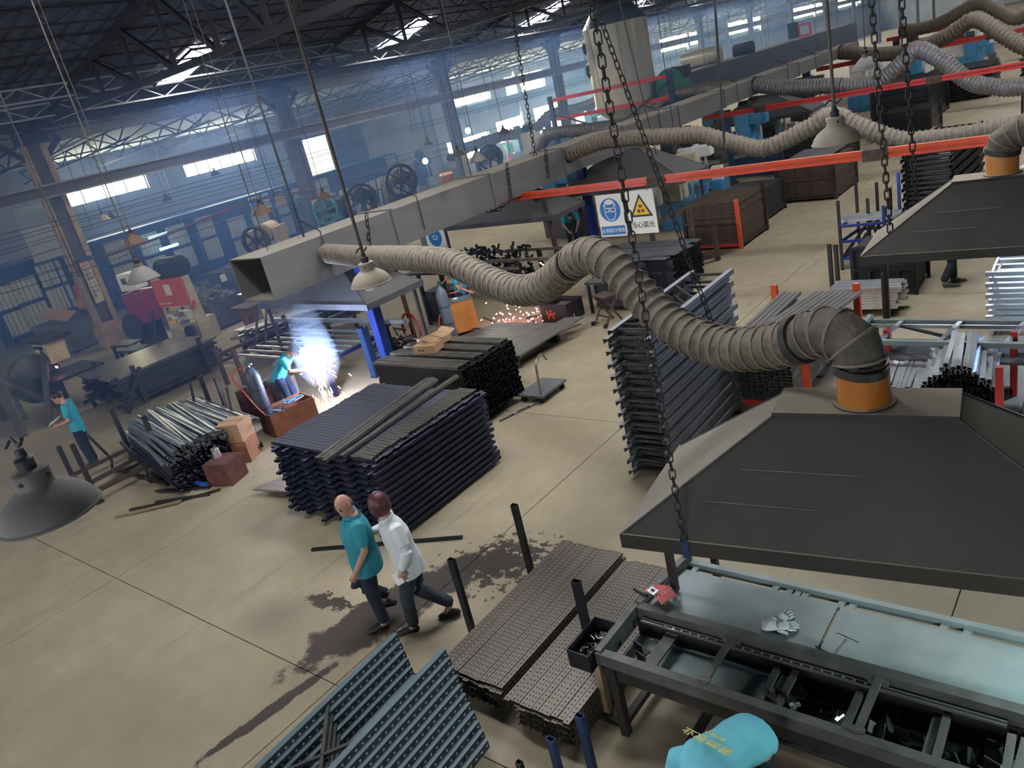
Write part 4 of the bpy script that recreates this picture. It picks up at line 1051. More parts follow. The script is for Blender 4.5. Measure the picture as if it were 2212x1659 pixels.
MB().bar((-1.5, -.75, .04), (.6, -.75, .04), .06).build('skid', 'frame_steel', t); MB().bar((-1.5, .9, .04), (.6, .9, .04), .06).build('skid', 'frame_steel', t)
for x in (-1.0, -.4): MB().bar((x, 1.28, 0), (x, 1.30, 1.15), .07).build('post', 'frame_steel', t)

# empty stacking frame beside the man with papers
t = thing('stacking_rack', 'empty brown steel stacking frame with four corner posts on the floor', 'frame', (-14.85, 4.95, 0))
Q = [(.52, -.66), (.62, .60), (-.85, .66), (-.95, -.45)]
for (x, y), h in zip(Q, (1.18, 1.12, 1.10, .85)):
    MB().bar((x, y, 0), (x, y, h), .075).build('post', 'frame_steel', t)
    MB().box((x, y, .02), (.14, .14, .04)).build('foot', 'frame_steel', t)
for i in range(4):
    a, c = Q[i], Q[(i+1) % 4]; MB().bar((*a, .22), (*c, .22), .055, .07).build('rail', 'rust_brown', t)
MB().bar((-.05, -.60, .22), (-.12, .62, .22), .055, .07).build('rail', 'rust_brown', t)
mb_ = MB().box((0, 0, 0), (1.3, .05, .03)).mesh('loose_bar'); mb_.materials.append(MATS['frame_steel'])
for x, y, rz, s, lab in ((-12.75, 4.75, 38, 1, 'long dark bar on the floor before the maroon box'), (-12.55, 4.95, 30, .8, 'second dark bar on the floor before the maroon box'), (-12.9, 5.15, 22, .9, 'dark bar poking out from under the tube pile'), (-12.35, 5.05, 48, .7, 'short dark bar leaning to the maroon box'), (-13.0, 5.05, 18, .55, 'shortest dark bar on the floor under the tube ends')):
    o = inst(mb_, 'loose_bar', None, None, (x, y, .02), (0, 0, R(rz)), (s, 1, 1)); tag(o, lab, 'bar')
o = MB().bar((-13.3, 4.1, .02), (-12.4, 4.85, .05), .05, .03).build('loose_bar', 'wood_old'); tag(o, 'tan bar with a bright joint slanting out across the floor', 'bar')
o = MB().bar((-12.9, 5.3, .09), (-12.35, 5.35, .09), .05).build('loose_bar', 'bright_blue'); tag(o, 'bright blue bar end at the foot of the tube pile', 'bar')
# boxes between tube pile and stack
carton((-12.25, 5.70, 0), (.50, .46, .42), R(20), 'maroon box with a shiny tin on top', 'rust_red', False, name='steel_box')
t = thing('tin_can', 'shiny steel tin standing on the maroon box', 'can', (-12.40, 5.72, .42))
MB().lathe([(.07, 0), (.07, .17), (.062, .17), (.062, .02)], n=20).build('body', 'bright_zinc', t, True); MB().lathe([(.072, .15), (.074, .165), (.07, .17)], n=20, cap=False).build('rim', 'galvanised', t, True)
carton((-12.75, 6.38, 0), (.46, .42, .40), R(28), 'lower printed carton of the pair beside the tube ends', 'cardboard_red')
carton((-12.75, 6.38, .405), (.46, .42, .36), R(24), 'upper printed carton of the pair beside the tube ends', 'cardboard')
for dz, s in ((.30, 'carton_print'),): 
    pass
# gas cylinders
def cylinder(x, y, h, r, label, m, lean=(0, 0), hose_=None):
    t = thing('gas_cylinder', label, 'cylinder', (x, y, 0)); t.rotation_euler = (lean[0], lean[1], 0)
    MB().lathe([(r*.9, 0), (r, .03), (r, h-.22), (r*.85, h-.12), (r*.45, h-.03), (r*.3, h)], n=24).build('body', m, t, True)
    for z in (h*.38, h*.66): MB().lathe([(r+.002, z), (r+.004, z+.012), (r+.002, z+.024)], n=24, cap=False).build('band', 'dark_steel', t, True)
    MB().lathe([(.03, h), (.03, h+.10), (.018, h+.1)], n=12).build('valve', 'bare_steel', t, True)
    MB().tube([(-.03, 0, h+.07), (.10, .02, h+.07)], .018, 8).build('regulator', 'bare_steel', t, True)
    for dx in (.06, .12): MB().lathe([(.035, 0), (.035, .02)], (dx, -.04, h+.10), 14, True, Matrix.Rotation(R(90), 3, 'X')).build('gauge', 'wheel_green', t)
    return t
cylinder(-12.42, 11.92, 1.42, .135, 'tall blue grey gas cylinder standing by the orange cabinet', 'cylinder_grey')
cylinder(-13.3, 7.35, 1.36, .15, 'dark blue gas cylinder before the welder, a red hose on it', 'cylinder_dark')
o = MB().tube(bez([(-13.2, 7.30, 1.45), (-13.35, 7.0, 1.35), (-13.25, 7.05, 1.0), (-13.0, 7.1, .6), (-12.9, 7.25, .3), (-13.05, 7.5, .2)], 6), .014, 8).build('gas_hose', 'rubber_red', None, True); tag(o, 'red gas hose hanging from the dark cylinder', 'hose')
o = MB().tube(bez([(-12.3, 11.9, 1.48), (-12.15, 12.1, 1.62), (-11.95, 12.2, 1.5), (-12.05, 12.1, 1.25), (-12.3, 12.05, 1.2)], 6), .014, 8).build('gas_hose', 'orange_paint', None, True); tag(o, 'orange gas hose looped at the top of the blue grey cylinder', 'hose')
# trough with tools before the welder
t = thing('tool_trough', 'copper brown open steel box of tools below the welding glare', 'box', (-12.95, 7.62, 0), R(-12))
b = MB()
for s in (-1, 1): b.box((s*.30, 0, .25), (.012, .92, .5)); b.box((0, s*.46, .25), (.6, .012, .5))
b.build('side_wall', 'copper_brown', t); MB().box((0, 0, .32), (.58, .9, .01)).build('bottom', 'dark_steel', t)
for i in range(7):
    a = rnd.uniform(0, 3); p = Vector((rnd.uniform(-.2, .2), rnd.uniform(-.35, .35), .48)); d = Vector((math.cos(a), math.sin(a), rnd.uniform(-.1, .3)))*.16
    o = MB().bar(p-d, p+d, .035, .02).build('hand_tool', 'galvanised' if i % 2 else 'machine_blue', None, loc=(-12.95, 7.62, 0)); tag(o, 'tool lying across the copper brown box of tools', 'tool', 'tools in the copper brown box')
carton((-14.35, 7.95, 0), (.75, .55, .62), R(10), 'dark rusty bin of offcuts left of the dark cylinder', 'rust_red', False, name='offcut_bin')
b = MB()
for i in range(40): b.box((-14.35+rnd.uniform(-.3, .3), 7.95+rnd.uniform(-.2, .2), .64+rnd.uniform(0, .08)), (rnd.uniform(.06, .2), .03, .02), rnd.uniform(0, 6))
tag(b.build('offcuts', 'bare_steel'), 'bright offcuts heaped in the rusty bin', 'scraps', kind='stuff')
t = thing('wire_feeder', 'dark grey wire feeder box behind the dark cylinder', 'machine', (-13.95, 8.25, .02), R(10))
MB().box((0, 0, .35), (.55, .4, .66)).build('case', 'machine_grey', t, bevel=.02); MB().box((.1, -.21, .40), (.2, .02, .12)).build('panel', 'bare_steel', t)
o = carton((-12.75, 12.72, .08), (.42, .62, .74), R(-40), 'orange welding machine cabinet on wheels, a dark cloth over its corner', 'cab_orange', False, name='welding_machine'); o['category'] = 'machine'
MB().box((-.215, 0, .36), (.02, .60, .66)).build('front_panel', 'cab_yellow', o)
for dy in (-.15, .05): MB().lathe([(.025, 0), (.03, .02)], (-.24, dy, .42), 12, True, Matrix.Rotation(R(-90), 3, 'Y')).build('dial', 'rubber_black', o)
MB().box((0, 0, .75), (.44, .64, .02)).build('lid', 'galvanised', o)
for x in (-.15, .15):
    for y in (-.25, .25): MB().lathe([(.05, -.02), (.05, .02)], (x, y, -.03), 14, True, Matrix.Rotation(R(90), 3, 'X')).build('wheel', 'rubber_black', o)
b = MB(); rows = []
for i in range(9):
    for j in range(7):
        u, v = i/8, j/6
        b.v.append((-.20+.16*u+.02*math.sin(9*v), -.42+.30*v, .80-.44*max(0, (.55-v))-.06*math.sin(6*u+3*v)*(1-v)))
for i in range(8):
    for j in range(6): b.f.append((i*7+j, i*7+j+1, i*7+j+8, i*7+j+7))
o = b.build('work_jacket', 'machine_grey', None, 2, loc=(-12.75, 12.72, .08)); o.rotation_euler = (0, 0, R(-40)); o.modifiers.new('w', 'SOLIDIFY').thickness = .012; tag(o, 'dark crumpled jacket hanging over the orange machine', 'jacket')
o = MB().tube(bez([(-12.95, 12.45, .75), (-13.1, 12.3, .5), (-13.0, 12.2, .2), (-12.85, 12.35, .12)], 6), .02, 8).build('gas_hose', 'rubber_red', None, True); tag(o, 'thick red hose at the side of the orange machine', 'hose')
o = MB().tube(bez([(-12.3, 12.95, .3), (-11.9, 13.1, .03), (-11.4, 13.0, .02), (-11.2, 13.4, .02), (-11.6, 13.7, .02), (-11.0, 13.9, .02)], 6), .016, 8).build('power_cable', 'rubber_black', None, True); tag(o, 'black cable looping over the floor from the orange machine', 'cable')
def bottle(x, y, z, label):
    t = thing('water_bottle', label, 'bottle', (x, y, z))
    MB().lathe([(.032, 0), (.034, .02), (.034, .14), (.028, .17), (.013, .20)], n=16).build('body', 'plastic_clear', t, True); MB().lathe([(.015, .2), (.015, .222)], n=12).build('cap', 'paper_white', t)
bottle(-12.72, 12.25, 0, 'clear water bottle on the floor by the orange machine'); bottle(-10.2, 13.62, 0, 'clear water bottle on the floor by the black box with the red dragon')
# black open box with red painted emblem
t = thing('parts_box', 'black open steel box with a red painted emblem near the sparks', 'box', (-10.55, 13.72, 0), R(-3))
b = MB()
for s in (-1, 1): b.box((s*.38, 0, .22), (.012, .62, .44)); b.box((0, s*.31, .22), (.76, .012, .44))
b.build('side_wall', 'rubber_black', t); MB().box((0, 0, .06), (.75, .61, .01)).build('bottom', 'rubber_black', t)
e = MB()
for a, c, w in (((-.10, .12), (-.02, .20), .05), ((-.02, .20), (.08, .17), .05), ((-.06, .17), (-.09, .30), .035), ((.0, .2), (.03, .31), .04), ((.05, .18), (.12, .26), .035), ((-.12, .22), (-.05, .22), .03), ((.03, .2), (.10, .10), .04), ((-.03, .2), (-.06, .08), .035), ((.08, .24), (.15, .20), .025)):
    e.bar((a[0]-.1, -.319, a[1]), (c[0]-.1, -.319, c[1]), .006, w, up=(0, 0, 1))
e.build('painted_emblem', 'orange_paint', t)
for i in range(5): tag(MB().bar((-10.7+.08*i, 13.6, .30), (-10.6+.06*i, 13.85, .36), .03).build('rod_offcut', 'bare_steel'), 'bright rod end in the black box with the red emblem', 'rod', 'rod ends in the black box')
# dark bench and carton behind the hump of the hose
t = thing('side_bench', 'dark bench with folded chair under the hump of the beige hose', 'bench', (-9.35, 14.35, 0))
MB().box((0, 0, .72), (1.3, .7, .06)).build('top', 'black_steel', t)
for x in (-.6, .6):
    for y in (-.3, .3): MB().bar((x, y, 0), (x, y, .7), .06).build('leg', 'black_steel', t)
MB().box((-.1, .1, .36), (.9, .5, .5)).build('cabinet', 'rubber_black', t)
carton((-9.25, 14.1, .75), (.36, .26, .42), R(-18), 'torn cardboard box with a red stripe on the dark bench', 'cardboard', open_=True)
t = thing('folding_stool', 'rusty folded stool frame standing on the floor under the hose hump', 'stool', (-9.15, 13.45, 0), R(-20))
for s in (-1, 1):
    MB().bar((s*.2, -.25, 0), (s*.2, .15, .62), .035).build('leg', 'rust_brown', t); MB().bar((s*.16, .25, 0), (s*.16, -.15, .62), .035).build('leg', 'rust_brown', t)
for z in (.2, .42, .62): MB().bar((-.2, -.25+.4*z/.62, z), (.2, -.25+.4*z/.62, z), .03).build('rung', 'rust_brown', t)
MB().box((0, 0, .64), (.44, .34, .03)).build('seat', 'rust_brown', t)
for s in (-1, 1): MB().lathe([(.05, -.015), (.05, .015)], (s*.22, -.27, .05), 12, True, Matrix.Rotation(R(90), 3, 'Y')).build('wheel', 'rubber_black', t)
# strip on the floor by the walkers, and litter
o = MB().bar((-8.67, 4.74, .02), (-6.72, 5.71, .02), .05, .035).build('floor_bar', 'black_steel'); tag(o, 'long black bar lying on the floor behind the two walkers', 'bar')

# ------------------------------------------------------------------ welding table of the blue welder
t = thing('welding_table', 'welding table with pale slat bars between rusty trestles', 'table', (-15.2, 10.2, 0))
for y, m in ((10.9-10.2, 'galvanised'), ): MB().box((0, y, .97), (5.2, .10, .08)).build('back_rail', m, t)
for k in range(7): MB().box((.25, .45-.27*k, .80), (3.3, .055, .05)).build('slat', 'galvanised' if k % 2 == 0 else 'bare_steel', t)
for x in (-2.3, -1.5, 1.95): 
    for y in (-1.2, .6): MB().bar((x, y, 0), (x, y, .92), .09).build('leg', 'rust_brown' if x < 0 else 'navy_steel', t)
    MB().bar((x, -1.2, .76), (x, .6, .76), .08).build('side_rail', 'rust_brown' if x < 0 else 'navy_steel', t)
for x in (-2.1, -1.7): MB().bar((x, -.3, .5), (x+.1, .1, 1.55), .05).build('prop', 'rust_brown', t)
MB().box((1.6, -1.15, .72), (.6, .07, .04)).build('hot_piece', 'wood_old', t)
tag(MB().lathe([(.0, -.035), (.035, 0), (.0, .035)], (-12.72, 8.47, .98), 10).build('welding_arc', 'arc_core'), 'blinding white welding arc before the blue welder', 'arc')
fm_ = bpy.data.materials.new('arc_glow_fume'); fm_.use_nodes = True; fm_.node_tree.nodes.clear()  # small scattering volume added to give the arc its glow
vo = fm_.node_tree.nodes.new('ShaderNodeOutputMaterial'); vs = fm_.node_tree.nodes.new('ShaderNodeVolumeScatter'); vs.inputs['Color'].default_value = (.75, .86, 1, 1); vs.inputs['Density'].default_value = .16
fm_.node_tree.links.new(vs.outputs[0], vo.inputs['Volume']); MATS['arc_glow_fume'] = fm_
tag(MB().lathe([(.02, -.5), (.25, -.42), (.42, -.1), (.45, .2), (.36, .6), (.28, 1.1), (.02, 1.3)], (-12.72, 8.47, 1.0), 20).build('arc_glow_fume', 'arc_glow_fume'), 'pale fume added as the glow around the welding arc', 'fume', kind='stuff')
b = MB(); rnd = random.Random(21); b2 = MB(); b3 = MB()
for i in range(230):
    a = rnd.uniform(0, 2*PI); v = Vector((math.cos(a), math.sin(a), rnd.uniform(-1.4, 1.0))).normalized(); q = abs(rnd.gauss(0, .13))+.03
    p = Vector((-12.72, 8.47, .98))+v*q
    b.bar(p, p+v*rnd.uniform(.02, .06), .006)
for i in range(60):
    q = rnd.uniform(.1, 1.0); p = Vector((-12.72+rnd.gauss(0, .10)*q*1.6, 8.40+rnd.gauss(0, .10)*q, .95-q*.85)); b.bar(p, p+Vector((rnd.uniform(-.03, .03), 0, -rnd.uniform(.05, .14))), .007)
for i in range(14):
    p = Vector((-12.72+rnd.gauss(.2, .3), 8.4+rnd.gauss(0, .2), .3+rnd.uniform(0, .7))); b2.bar(p, p+Vector((.06, 0, -.05)), .008)
tag(b.build('welding_sparks', 'spark_hot'), 'spray of white hot sparks around the welding arc', 'sparks', kind='stuff')
tag(b2.build('stray_sparks', 'spark_pink'), 'pink sparks flying wide of the welding arc', 'sparks', kind='stuff')
for i in range(60):
    p = Vector((-11.6+rnd.gauss(0, .55), 13.4+rnd.gauss(0, .35), abs(rnd.gauss(.15, .3))+.02)); b3.bar(p, p+Vector((rnd.uniform(-.06, .06), 0, rnd.uniform(-.05, .03))), .014)
for p in ((-11.6, 14.6, 1.1), (-11.0, 14.6, 1.0)): b3.bar(p, (p[0]+.10, p[1], p[2]-.07), .014)
tag(b3.build('cutting_sparks', 'spark_pink'), 'pink sparks scattered before the second welder', 'sparks', kind='stuff')

# ------------------------------------------------------------------ safety signs under the first beam
def cjk(body, size, loc, par, m, ext=.002, wid=None):
    c = bpy.data.curves.new('lettering', 'FONT'); c.body = body; c.size = size; c.extrude = ext; c.align_x = 'CENTER'
    o = text_mesh(c, 'lettering', m); o.parent = par; o.location = loc; o.rotation_euler = (R(90), 0, 0)
    if wid: o.scale = (wid, 1, 1)
    return o
def disc(r, y, m, par, name, z=0, x=0, n=40, sx=1): 
    return MB().prism([(x+sx*r*math.cos(2*PI*k/n), y, z+r*math.sin(2*PI*k/n)) for k in range(n)], (0, .003, 0)).build(name, m, par)
def strokes(par, m, name, segs, w, y):
    b = MB()
    for a, c in segs: b.bar((a[0], y, a[1]), (c[0], y, c[1]), .003, w, up=(0, 0, 1)) if False else b.bar((a[0], y, a[1]), (c[0], y, c[1]), w, .003, up=(0, 1, 0))
    return b.build(name, m, par)
t = thing('safety_sign', 'white panel with a blue goggles symbol hanging under the orange beam', 'sign', (-9.60, 14.95, 2.0))
MB().box((0, .012, 0), (.70, .018, .96)).build('panel', 'sign_cream', t, bevel=.01)
disc(.265, -.001, 'sign_blue', t, 'blue_disc', .13, 0, 48, 1.0)
n = 30
MB().prism([(.155*math.cos(a), -.004, .20+.17*math.sin(a)) for a in [PI*k/n for k in range(n+1)]], (0, .003, 0)).build('hair_shape', 'sign_cream', t)
MB().prism([(-.10, -.006, .20), (-.12, -.006, .28), (-.05, -.006, .25), (.05, -.006, .25), (.12, -.006, .28), (.10, -.006, .20)], (0, .003, 0)).build('fringe', 'sign_blue', t)
strokes(t, 'sign_cream', 'goggles', [((-.14, .17), (.14, .17)), ((-.13, .09), (-.02, .09)), ((.02, .09), (.13, .09)), ((-.14, .17), (-.13, .09)), ((.14, .17), (.13, .09)), ((-.02, .17), (-.02, .09)), ((.02, .17), (.02, .09))], .022, -.006)
strokes(t, 'sign_cream', 'face_outline', [((-.15, .17), (-.13, .03)), ((.15, .17), (.13, .03)), ((-.13, .03), (-.07, -.09)), ((.13, .03), (.07, -.09)), ((-.07, -.09), (.07, -.09))], .018, -.006)
MB().box((0, .0, -.335), (.62, .006, .20)).build('caption_plate', 'sign_blue', t)
cjk('必须戴防护眼镜', .105, (0, -.005, -.375), t, 'sign_cream', wid=.82)
t = thing('safety_sign', 'white panel with a yellow arc flash warning triangle beside the goggles sign', 'sign', (-8.82, 14.95, 2.02))
MB().box((0, .012, 0), (.70, .018, .96)).build('panel', 'sign_cream', t, bevel=.01)
MB().prism([(-.28, -.001, -.10), (.28, -.001, -.10), (0, -.001, .40)], (0, .003, 0)).build('black_triangle', 'sign_black', t)
MB().prism([(-.205, -.005, -.055), (.205, -.005, -.055), (0, -.005, .315)], (0, .003, 0)).build('yellow_triangle', 'sign_yellow', t)
disc(.032, -.009, 'sign_black', t, 'eye_shape', .135, 0, 24, 1.5); disc(.014, -.012, 'sign_yellow', t, 'iris', .135)
for cx in (-.05, .05): strokes(t, 'sign_black', 'arc_star', [((cx-.045*math.cos(a), .03-.045*math.sin(a)), (cx+.045*math.cos(a), .03+.045*math.sin(a))) for a in (0, .8, 1.57, 2.35)], .011, -.009)
cjk('当心弧光', .145, (0, -.005, -.33), t, 'sign_black')
for x in (-9.85, -9.3, -9.05, -8.6): tag(MB().tube([(x, 14.94, 2.47), (x, 14.94, 2.6)], .006, 6).build('hanging_wire', 'iron_dark'), 'thin wire tying a safety sign to the orange beam', 'wire', 'wires of the safety signs')
t = thing('safety_sign', 'white and blue sign half hidden below the duct behind the beige hose', 'sign', (-15.35, 15.05, 1.72))
MB().box((0, .012, 0), (.70, .018, .9)).build('panel', 'sign_cream', t); disc(.25, -.001, 'sign_blue', t, 'blue_disc', .1)
strokes(t, 'sign_cream', 'symbol', [((-.07, .15), (.07, .15)), ((-.07, .15), (-.07, .05)), ((.07, .15), (.07, .05)), ((-.07, .05), (.07, .05))], .02, -.004)
for x, m, lab in ((22.5, 'sign_cream', 'small white and blue notice on the far storage rack'), (23.3, 'sign_cream', 'small pink notice with a crossed circle on the far storage rack'), (23.95, 'sign_yellow', 'small yellow notice on the far storage rack')):
    t = thing('safety_sign', lab, 'sign', (-34.6, x, 2.55), R(90))
    MB().box((0, .01, 0), (.6, .02, .72)).build('panel', m, t)
    if x < 23: disc(.22, -.003, 'sign_blue', t, 'blue_disc', .06)
    elif x < 23.5: 
        disc(.2, -.003, 'sign_red', t, 'red_ring', .06); disc(.16, -.006, 'sign_cream', t, 'ring_inside', .06); strokes(t, 'sign_black', 'symbol', [((-.12, .18), (.12, -.06))], .03, -.009)
    else: MB().box((.0, -.003, .2), (.5, .004, .2)).build('caption_plate', 'sign_black', t)
# ------------------------------------------------------------------ hanging lamps, rods, chains, wires
def lamp_thing(loc, r, label, m='lamp_shade', bulb=False, rod=None, big=False, group=None, rodr=.012):
    t = thing('pendant_lamp', label, 'lamp', loc, 0, group)
    k = r/.19
    prof = [(.19, 0), (.188, .012), (.172, .05), (.145, .085), (.105, .115), (.072, .135), (.070, .14), (.070, .20), (.064, .205), (.0, .207)]
    if not big: prof = [(.19, 0), (.186, .012), (.155, .06), (.115, .11), (.085, .14), (.052, .165), (.048, .20), (.0, .205)]
    MB().lathe([(a*k, z*k) for a, z in prof]+[(.0, .195*k), (.05*k, .19*k), (.06*k, .13*k), (.14*k, .08*k), (.18*k, .008*k)], n=36, cap=False).build('shade', m, t, True)
    MB().lathe([(.188*k, .0), (.194*k, .003*k), (.194*k, .010*k), (.188*k, .014*k)], n=36, cap=False).build('rim', m, t, True)
    MB().lathe([(.033*k, .20*k), (.036*k, .25*k), (.022*k, .262*k), (.018*k, .29*k)], n=16).build('socket', 'iron_dark', t, True)
    if big:
        for a in range(4): MB().lathe([(.009*k, 0), (.009*k, .004)], (.0702*k*math.cos(a*1.57+.6), .0702*k*math.sin(a*1.57+.6), .17*k), 10, True, Matrix.Rotation(a*1.57+.6, 3, 'Z') @ Matrix.Rotation(R(90), 3, 'Y')).build('vent_hole', 'rubber_black', t)
        MB().tube(bez([(-.07*k, -.02, .30*k), (-.03*k, 0, .335*k), (.02*k, .0, .31*k), (.06*k, .01, .34*k)], 5), .008*k, 6).build('hanger', 'iron_dark', t, True)
    if bulb: MB().lathe([(.0, -.055*k), (.07*k, -.05*k), (.082*k, -.02*k), (.08*k, .02*k), (.05*k, .05*k)], n=24).build('bulb', 'bulb_frost', t, True)
    if rod: MB().tube([(0, 0, .27*k), (rod[0], rod[1], rod[2])], rodr, 8).build('hanging_rod', 'rod_steel', t, True)
    return t
lamp_thing((-3.33, .82, 4.045), .190, 'large dark dusty pendant lamp shade hanging close at the left edge', big=True)
lamp_thing((-5.60, 4.55, 3.80), .19, 'beige dusty pendant lamp with a white bulb before the duct', 'lamp_tan', True, (0, 0, 4.5), True, rodr=.016)
lamp_thing((-2.20, 7.10, 4.13), .20, 'dusty pendant lamp hanging before the second hose', 'lamp_tan', False, (0, 0, 4.2), True, rodr=.014)
far = [((-9.11, 4.17, 4.05), .19, 'grey pendant lamp before the red drilling machine', 'lamp_shade'), ((-13.03, 6.06, 4.15), .17, 'brown pendant lamp above the red drilling machine', 'lamp_brown'),
       ((-14.01, 9.2, 3.9), .2, 'brown pendant lamp before the far notices', 'lamp_brown'), ((-15.92, 12.27, 3.62), .19, 'brown pendant lamp above the green wheel', 'lamp_brown'),
       ((-15.85, 19.55, 3.83), .19, 'grey pendant lamp before the bright side openings', 'lamp_shade'), ((-15.1, 16.49, 3.7), .19, 'grey pendant lamp before the third column, left of a pair', 'lamp_shade'),
       ((-11.04, 12.6, 3.88), .19, 'grey pendant lamp before the third column, right of a pair', 'lamp_shade'), ((-25.15, 11.06, 4.1), .2, 'pale yellow pendant lamp below the first big window', 'lamp_tan'),
       ((-30.07, 13.53, 3.85), .2, 'blue grey pendant lamp below the first big window', 'lamp_shade'), ((-3.52, 12.94, 4.25), .2, 'grey pendant lamp before the fourth hose', 'lamp_shade'),
       ((-29.19, 15.36, 4.0), .19, 'brown pendant lamp left of the second big window', 'lamp_brown'), ((-28.22, 17.09, 4.48), .19, 'small grey pendant lamp right below the second big window', 'lamp_shade'),
       ((-21.13, 21.59, 3.8), .19, 'grey pendant lamp beside the bright round work light', 'lamp_shade'), ((-30.69, 12.02, 3.45), .2, 'faint blue pendant lamp by the pale wall panel', 'lamp_shade')]
for loc, r_, lab, m in far: lamp_thing(loc, r_, lab, m, rod=(0, 0, roof_z(loc[0])-loc[2] if loc[0] > -27.5 else 2.3), rodr=.008)
for i, (x, y, z) in enumerate(((-24.9, 25.0, 2.95), (-23.5, 26.6, 3.75))):
    t = thing('work_light', ('lower' if i == 0 else 'upper') + ' glaring round work light by the far presses', 'lamp', (x, y, z))
    MB().lathe([(.0, -.13), (.09, -.09), (.12, 0), (.09, .09), (.0, .13)], n=16).build('globe', 'lamp_glow', t, True); MB().lathe([(.05, .12), (.06, .24)], n=12).build('socket', 'iron_dark', t)
    MB().tube([(0, 0, .2), (0, 0, roof_z(x)-z-.1)], .01, 6).build('cord', 'rubber_black', t)
def rod(x, y, z0, z1, r_, label, dx=0, dy=0, group=None, m='iron_dark', name='hanging_rod'):
    return tag(MB().tube([(x, y, z0), (x+dx, y+dy, z1)], r_, 6).build(name, m), label, 'rod', group)
rod(-8.7, 6.2, 3.96, 9.0, .016, 'dark thin rod hanging before the hoods, end free in the air', -.1, 0)
rod(-12.2, 4.7, 4.0, 8.6, .012, 'thin dark rod left of the lamp over the red machine')
rod(-12.4, 8.0, 3.42, 9.6, .009, 'thin rod carrying the near end of the pale duct'); rod(-12.6, 14.0, 3.4, 9.6, .009, 'thin rod carrying the pale duct above the first beam')
rod(-6.0, 13.3, 3.4, 8.7, .02, 'dark rod with a thick lower half above the dark duct', .3, 0)
rod(-10.2, 18.5, 2.7, 8.6, .015, 'dark rod standing on the first beam before the tower', -.6, 0)
rnd = random.Random(31)
for i in range(46):
    y = rnd.uniform(10, 46); x = rnd.uniform(-26, -15); z0 = rnd.uniform(3.2, 5.2)
    rod(x, y, z0, roof_z(x)-.1, rnd.choice((.006, .008, .011)), 'thin dark drop wire hanging from the roof trusses', rnd.uniform(-.25, .25), rnd.uniform(-.25, .25), 'drop wires under the roof', name='drop_wire')
for i in range(22):
    y = rnd.uniform(40, 90); x = rnd.uniform(-26, -14); z0 = rnd.uniform(3.5, 5.0)
    rod(x, y, z0, roof_z(x)-.1, .012, 'thin dark drop wire hanging far down the hall', 0, 0, 'far drop wires', name='drop_wire')
for i, (z, x, sag) in enumerate(((4.05, -30.5, .05), (3.75, -30.5, .08), (3.9, -29.5, .03), (3.55, -29, .1), (4.3, -26.8, .06), (3.35, -26.5, .05), (3.1, -26.3, .08), (2.9, -26.2, .12), (4.45, -26.4, .04), (3.2, -25.8, .1))):
    pts = [(x, 5+2.5*k, z-sag*math.sin(k*PI/4)**2+.02*math.sin(k*i)) for k in range(26 if i > 3 else 9)]
    tag(MB().tube(pts, .012, 5).build('cable', 'rubber_black'), 'dark cable strung along the column row', 'cable', 'cables along the columns')
tag(MB().tube(bez([(-27.2, 11.3, 2.9), (-26.8, 14, 3.05), (-26.6, 17, 3.3), (-26.8, 20, 3.05), (-27.2, 20.4, 3.0)], 6), .045, 8).build('supply_pipe', 'rust_red', None, True), 'brown sagging supply pipe between the first two columns', 'pipe')
link = MB()
def chain_link(L, w, r_):
    pts = []; 
    for k in range(12):
        a = 2*PI*k/12; pts.append((w*math.cos(a), 0, (L/2-w)*(1 if math.sin(a) > 0 else -1)+w*math.sin(a)))
    b = MB(); rs = []
    P = [Vector(p) for p in pts]
    for i, p in enumerate(P):
        d = (P[(i+1) % 12]-P[i-1]).normalized(); x = Vector((0, 1, 0)); y = x.cross(d)
        rs.append([p+r_*(math.cos(t)*x+math.sin(t)*y) for t in (0, 1.05, 2.09, 3.14, 4.19, 5.24)])
    b.rings(rs+[rs[0]], False); return b.mesh('link')
lk = chain_link(.085, .022, .0055); lk.materials.append(MATS['chain_steel'])
lk2 = chain_link(.15, .035, .012); lk2.materials.append(MATS['chain_steel'])
def chain(a, c, label, me=lk, step=.066, most=300, sag=0, m=None, stop=None):
    a, c = Vector(a), Vector(c); n = int((c-a).length/step)
    t = thing('chain', label, 'chain', a)
    q = (c-a).to_track_quat('Z', 'Y')
    for i in range(min(n, most)):
        f = i/n; p = (c-a)*f; p.z -= sag*4*f*(1-f)
        o = inst(me, 'link', None, t, p); o.rotation_euler = (q @ Euler((0, 0, R(90)*(i % 2))).to_quaternion()).to_euler()
    if n > most:
        tag(MB().tube([(c-a)*(most/n), c-a], .008, 5).build('upper_chain', 'chain_steel', t), kind='stuff')
    return t
k0 = h1.matrix_world if False else None
cu = lambda u, v: (-1.52+u*U[0]-v*U[1], 5.11+u*U[1]+v*U[0])
x, y = cu(-1.17, -.74); chain((x, y, 1.9), (x-.05, y+.05, 8.9), 'long dark chain holding the front left edge of the near hood')
x, y = cu(-1.0, .74); chain((x, y, 1.9), (-4.65, 6.6, 8.4), 'long dark chain holding the rear left edge of the near hood')
chain((-2.95, 11.6, 1.95), (-3.4, 12.6, 8.0), 'dark chain of the second hood, left one of the far pair', lk2, .115)
chain((-2.7, 12.0, 2.5), (-3.1, 12.9, 8.0), 'dark chain of the second hood, right one of the far pair', lk2, .115)
chain((-12.0, 10.1, 3.45), (-11.98, 9.9, 2.7), 'short chain slung over the near part of the pale duct', lk2, .115)
chain((-11.96, 14.6, 3.45), (-11.96, 14.5, 2.75), 'short chain slung over the pale duct above the orange beam end', lk2, .115)
chain((-12.3, 16.2, 3.45), (-12.9, 17.4, 8.8), 'long chain dropping to the top of the pale duct', lk2, .115)
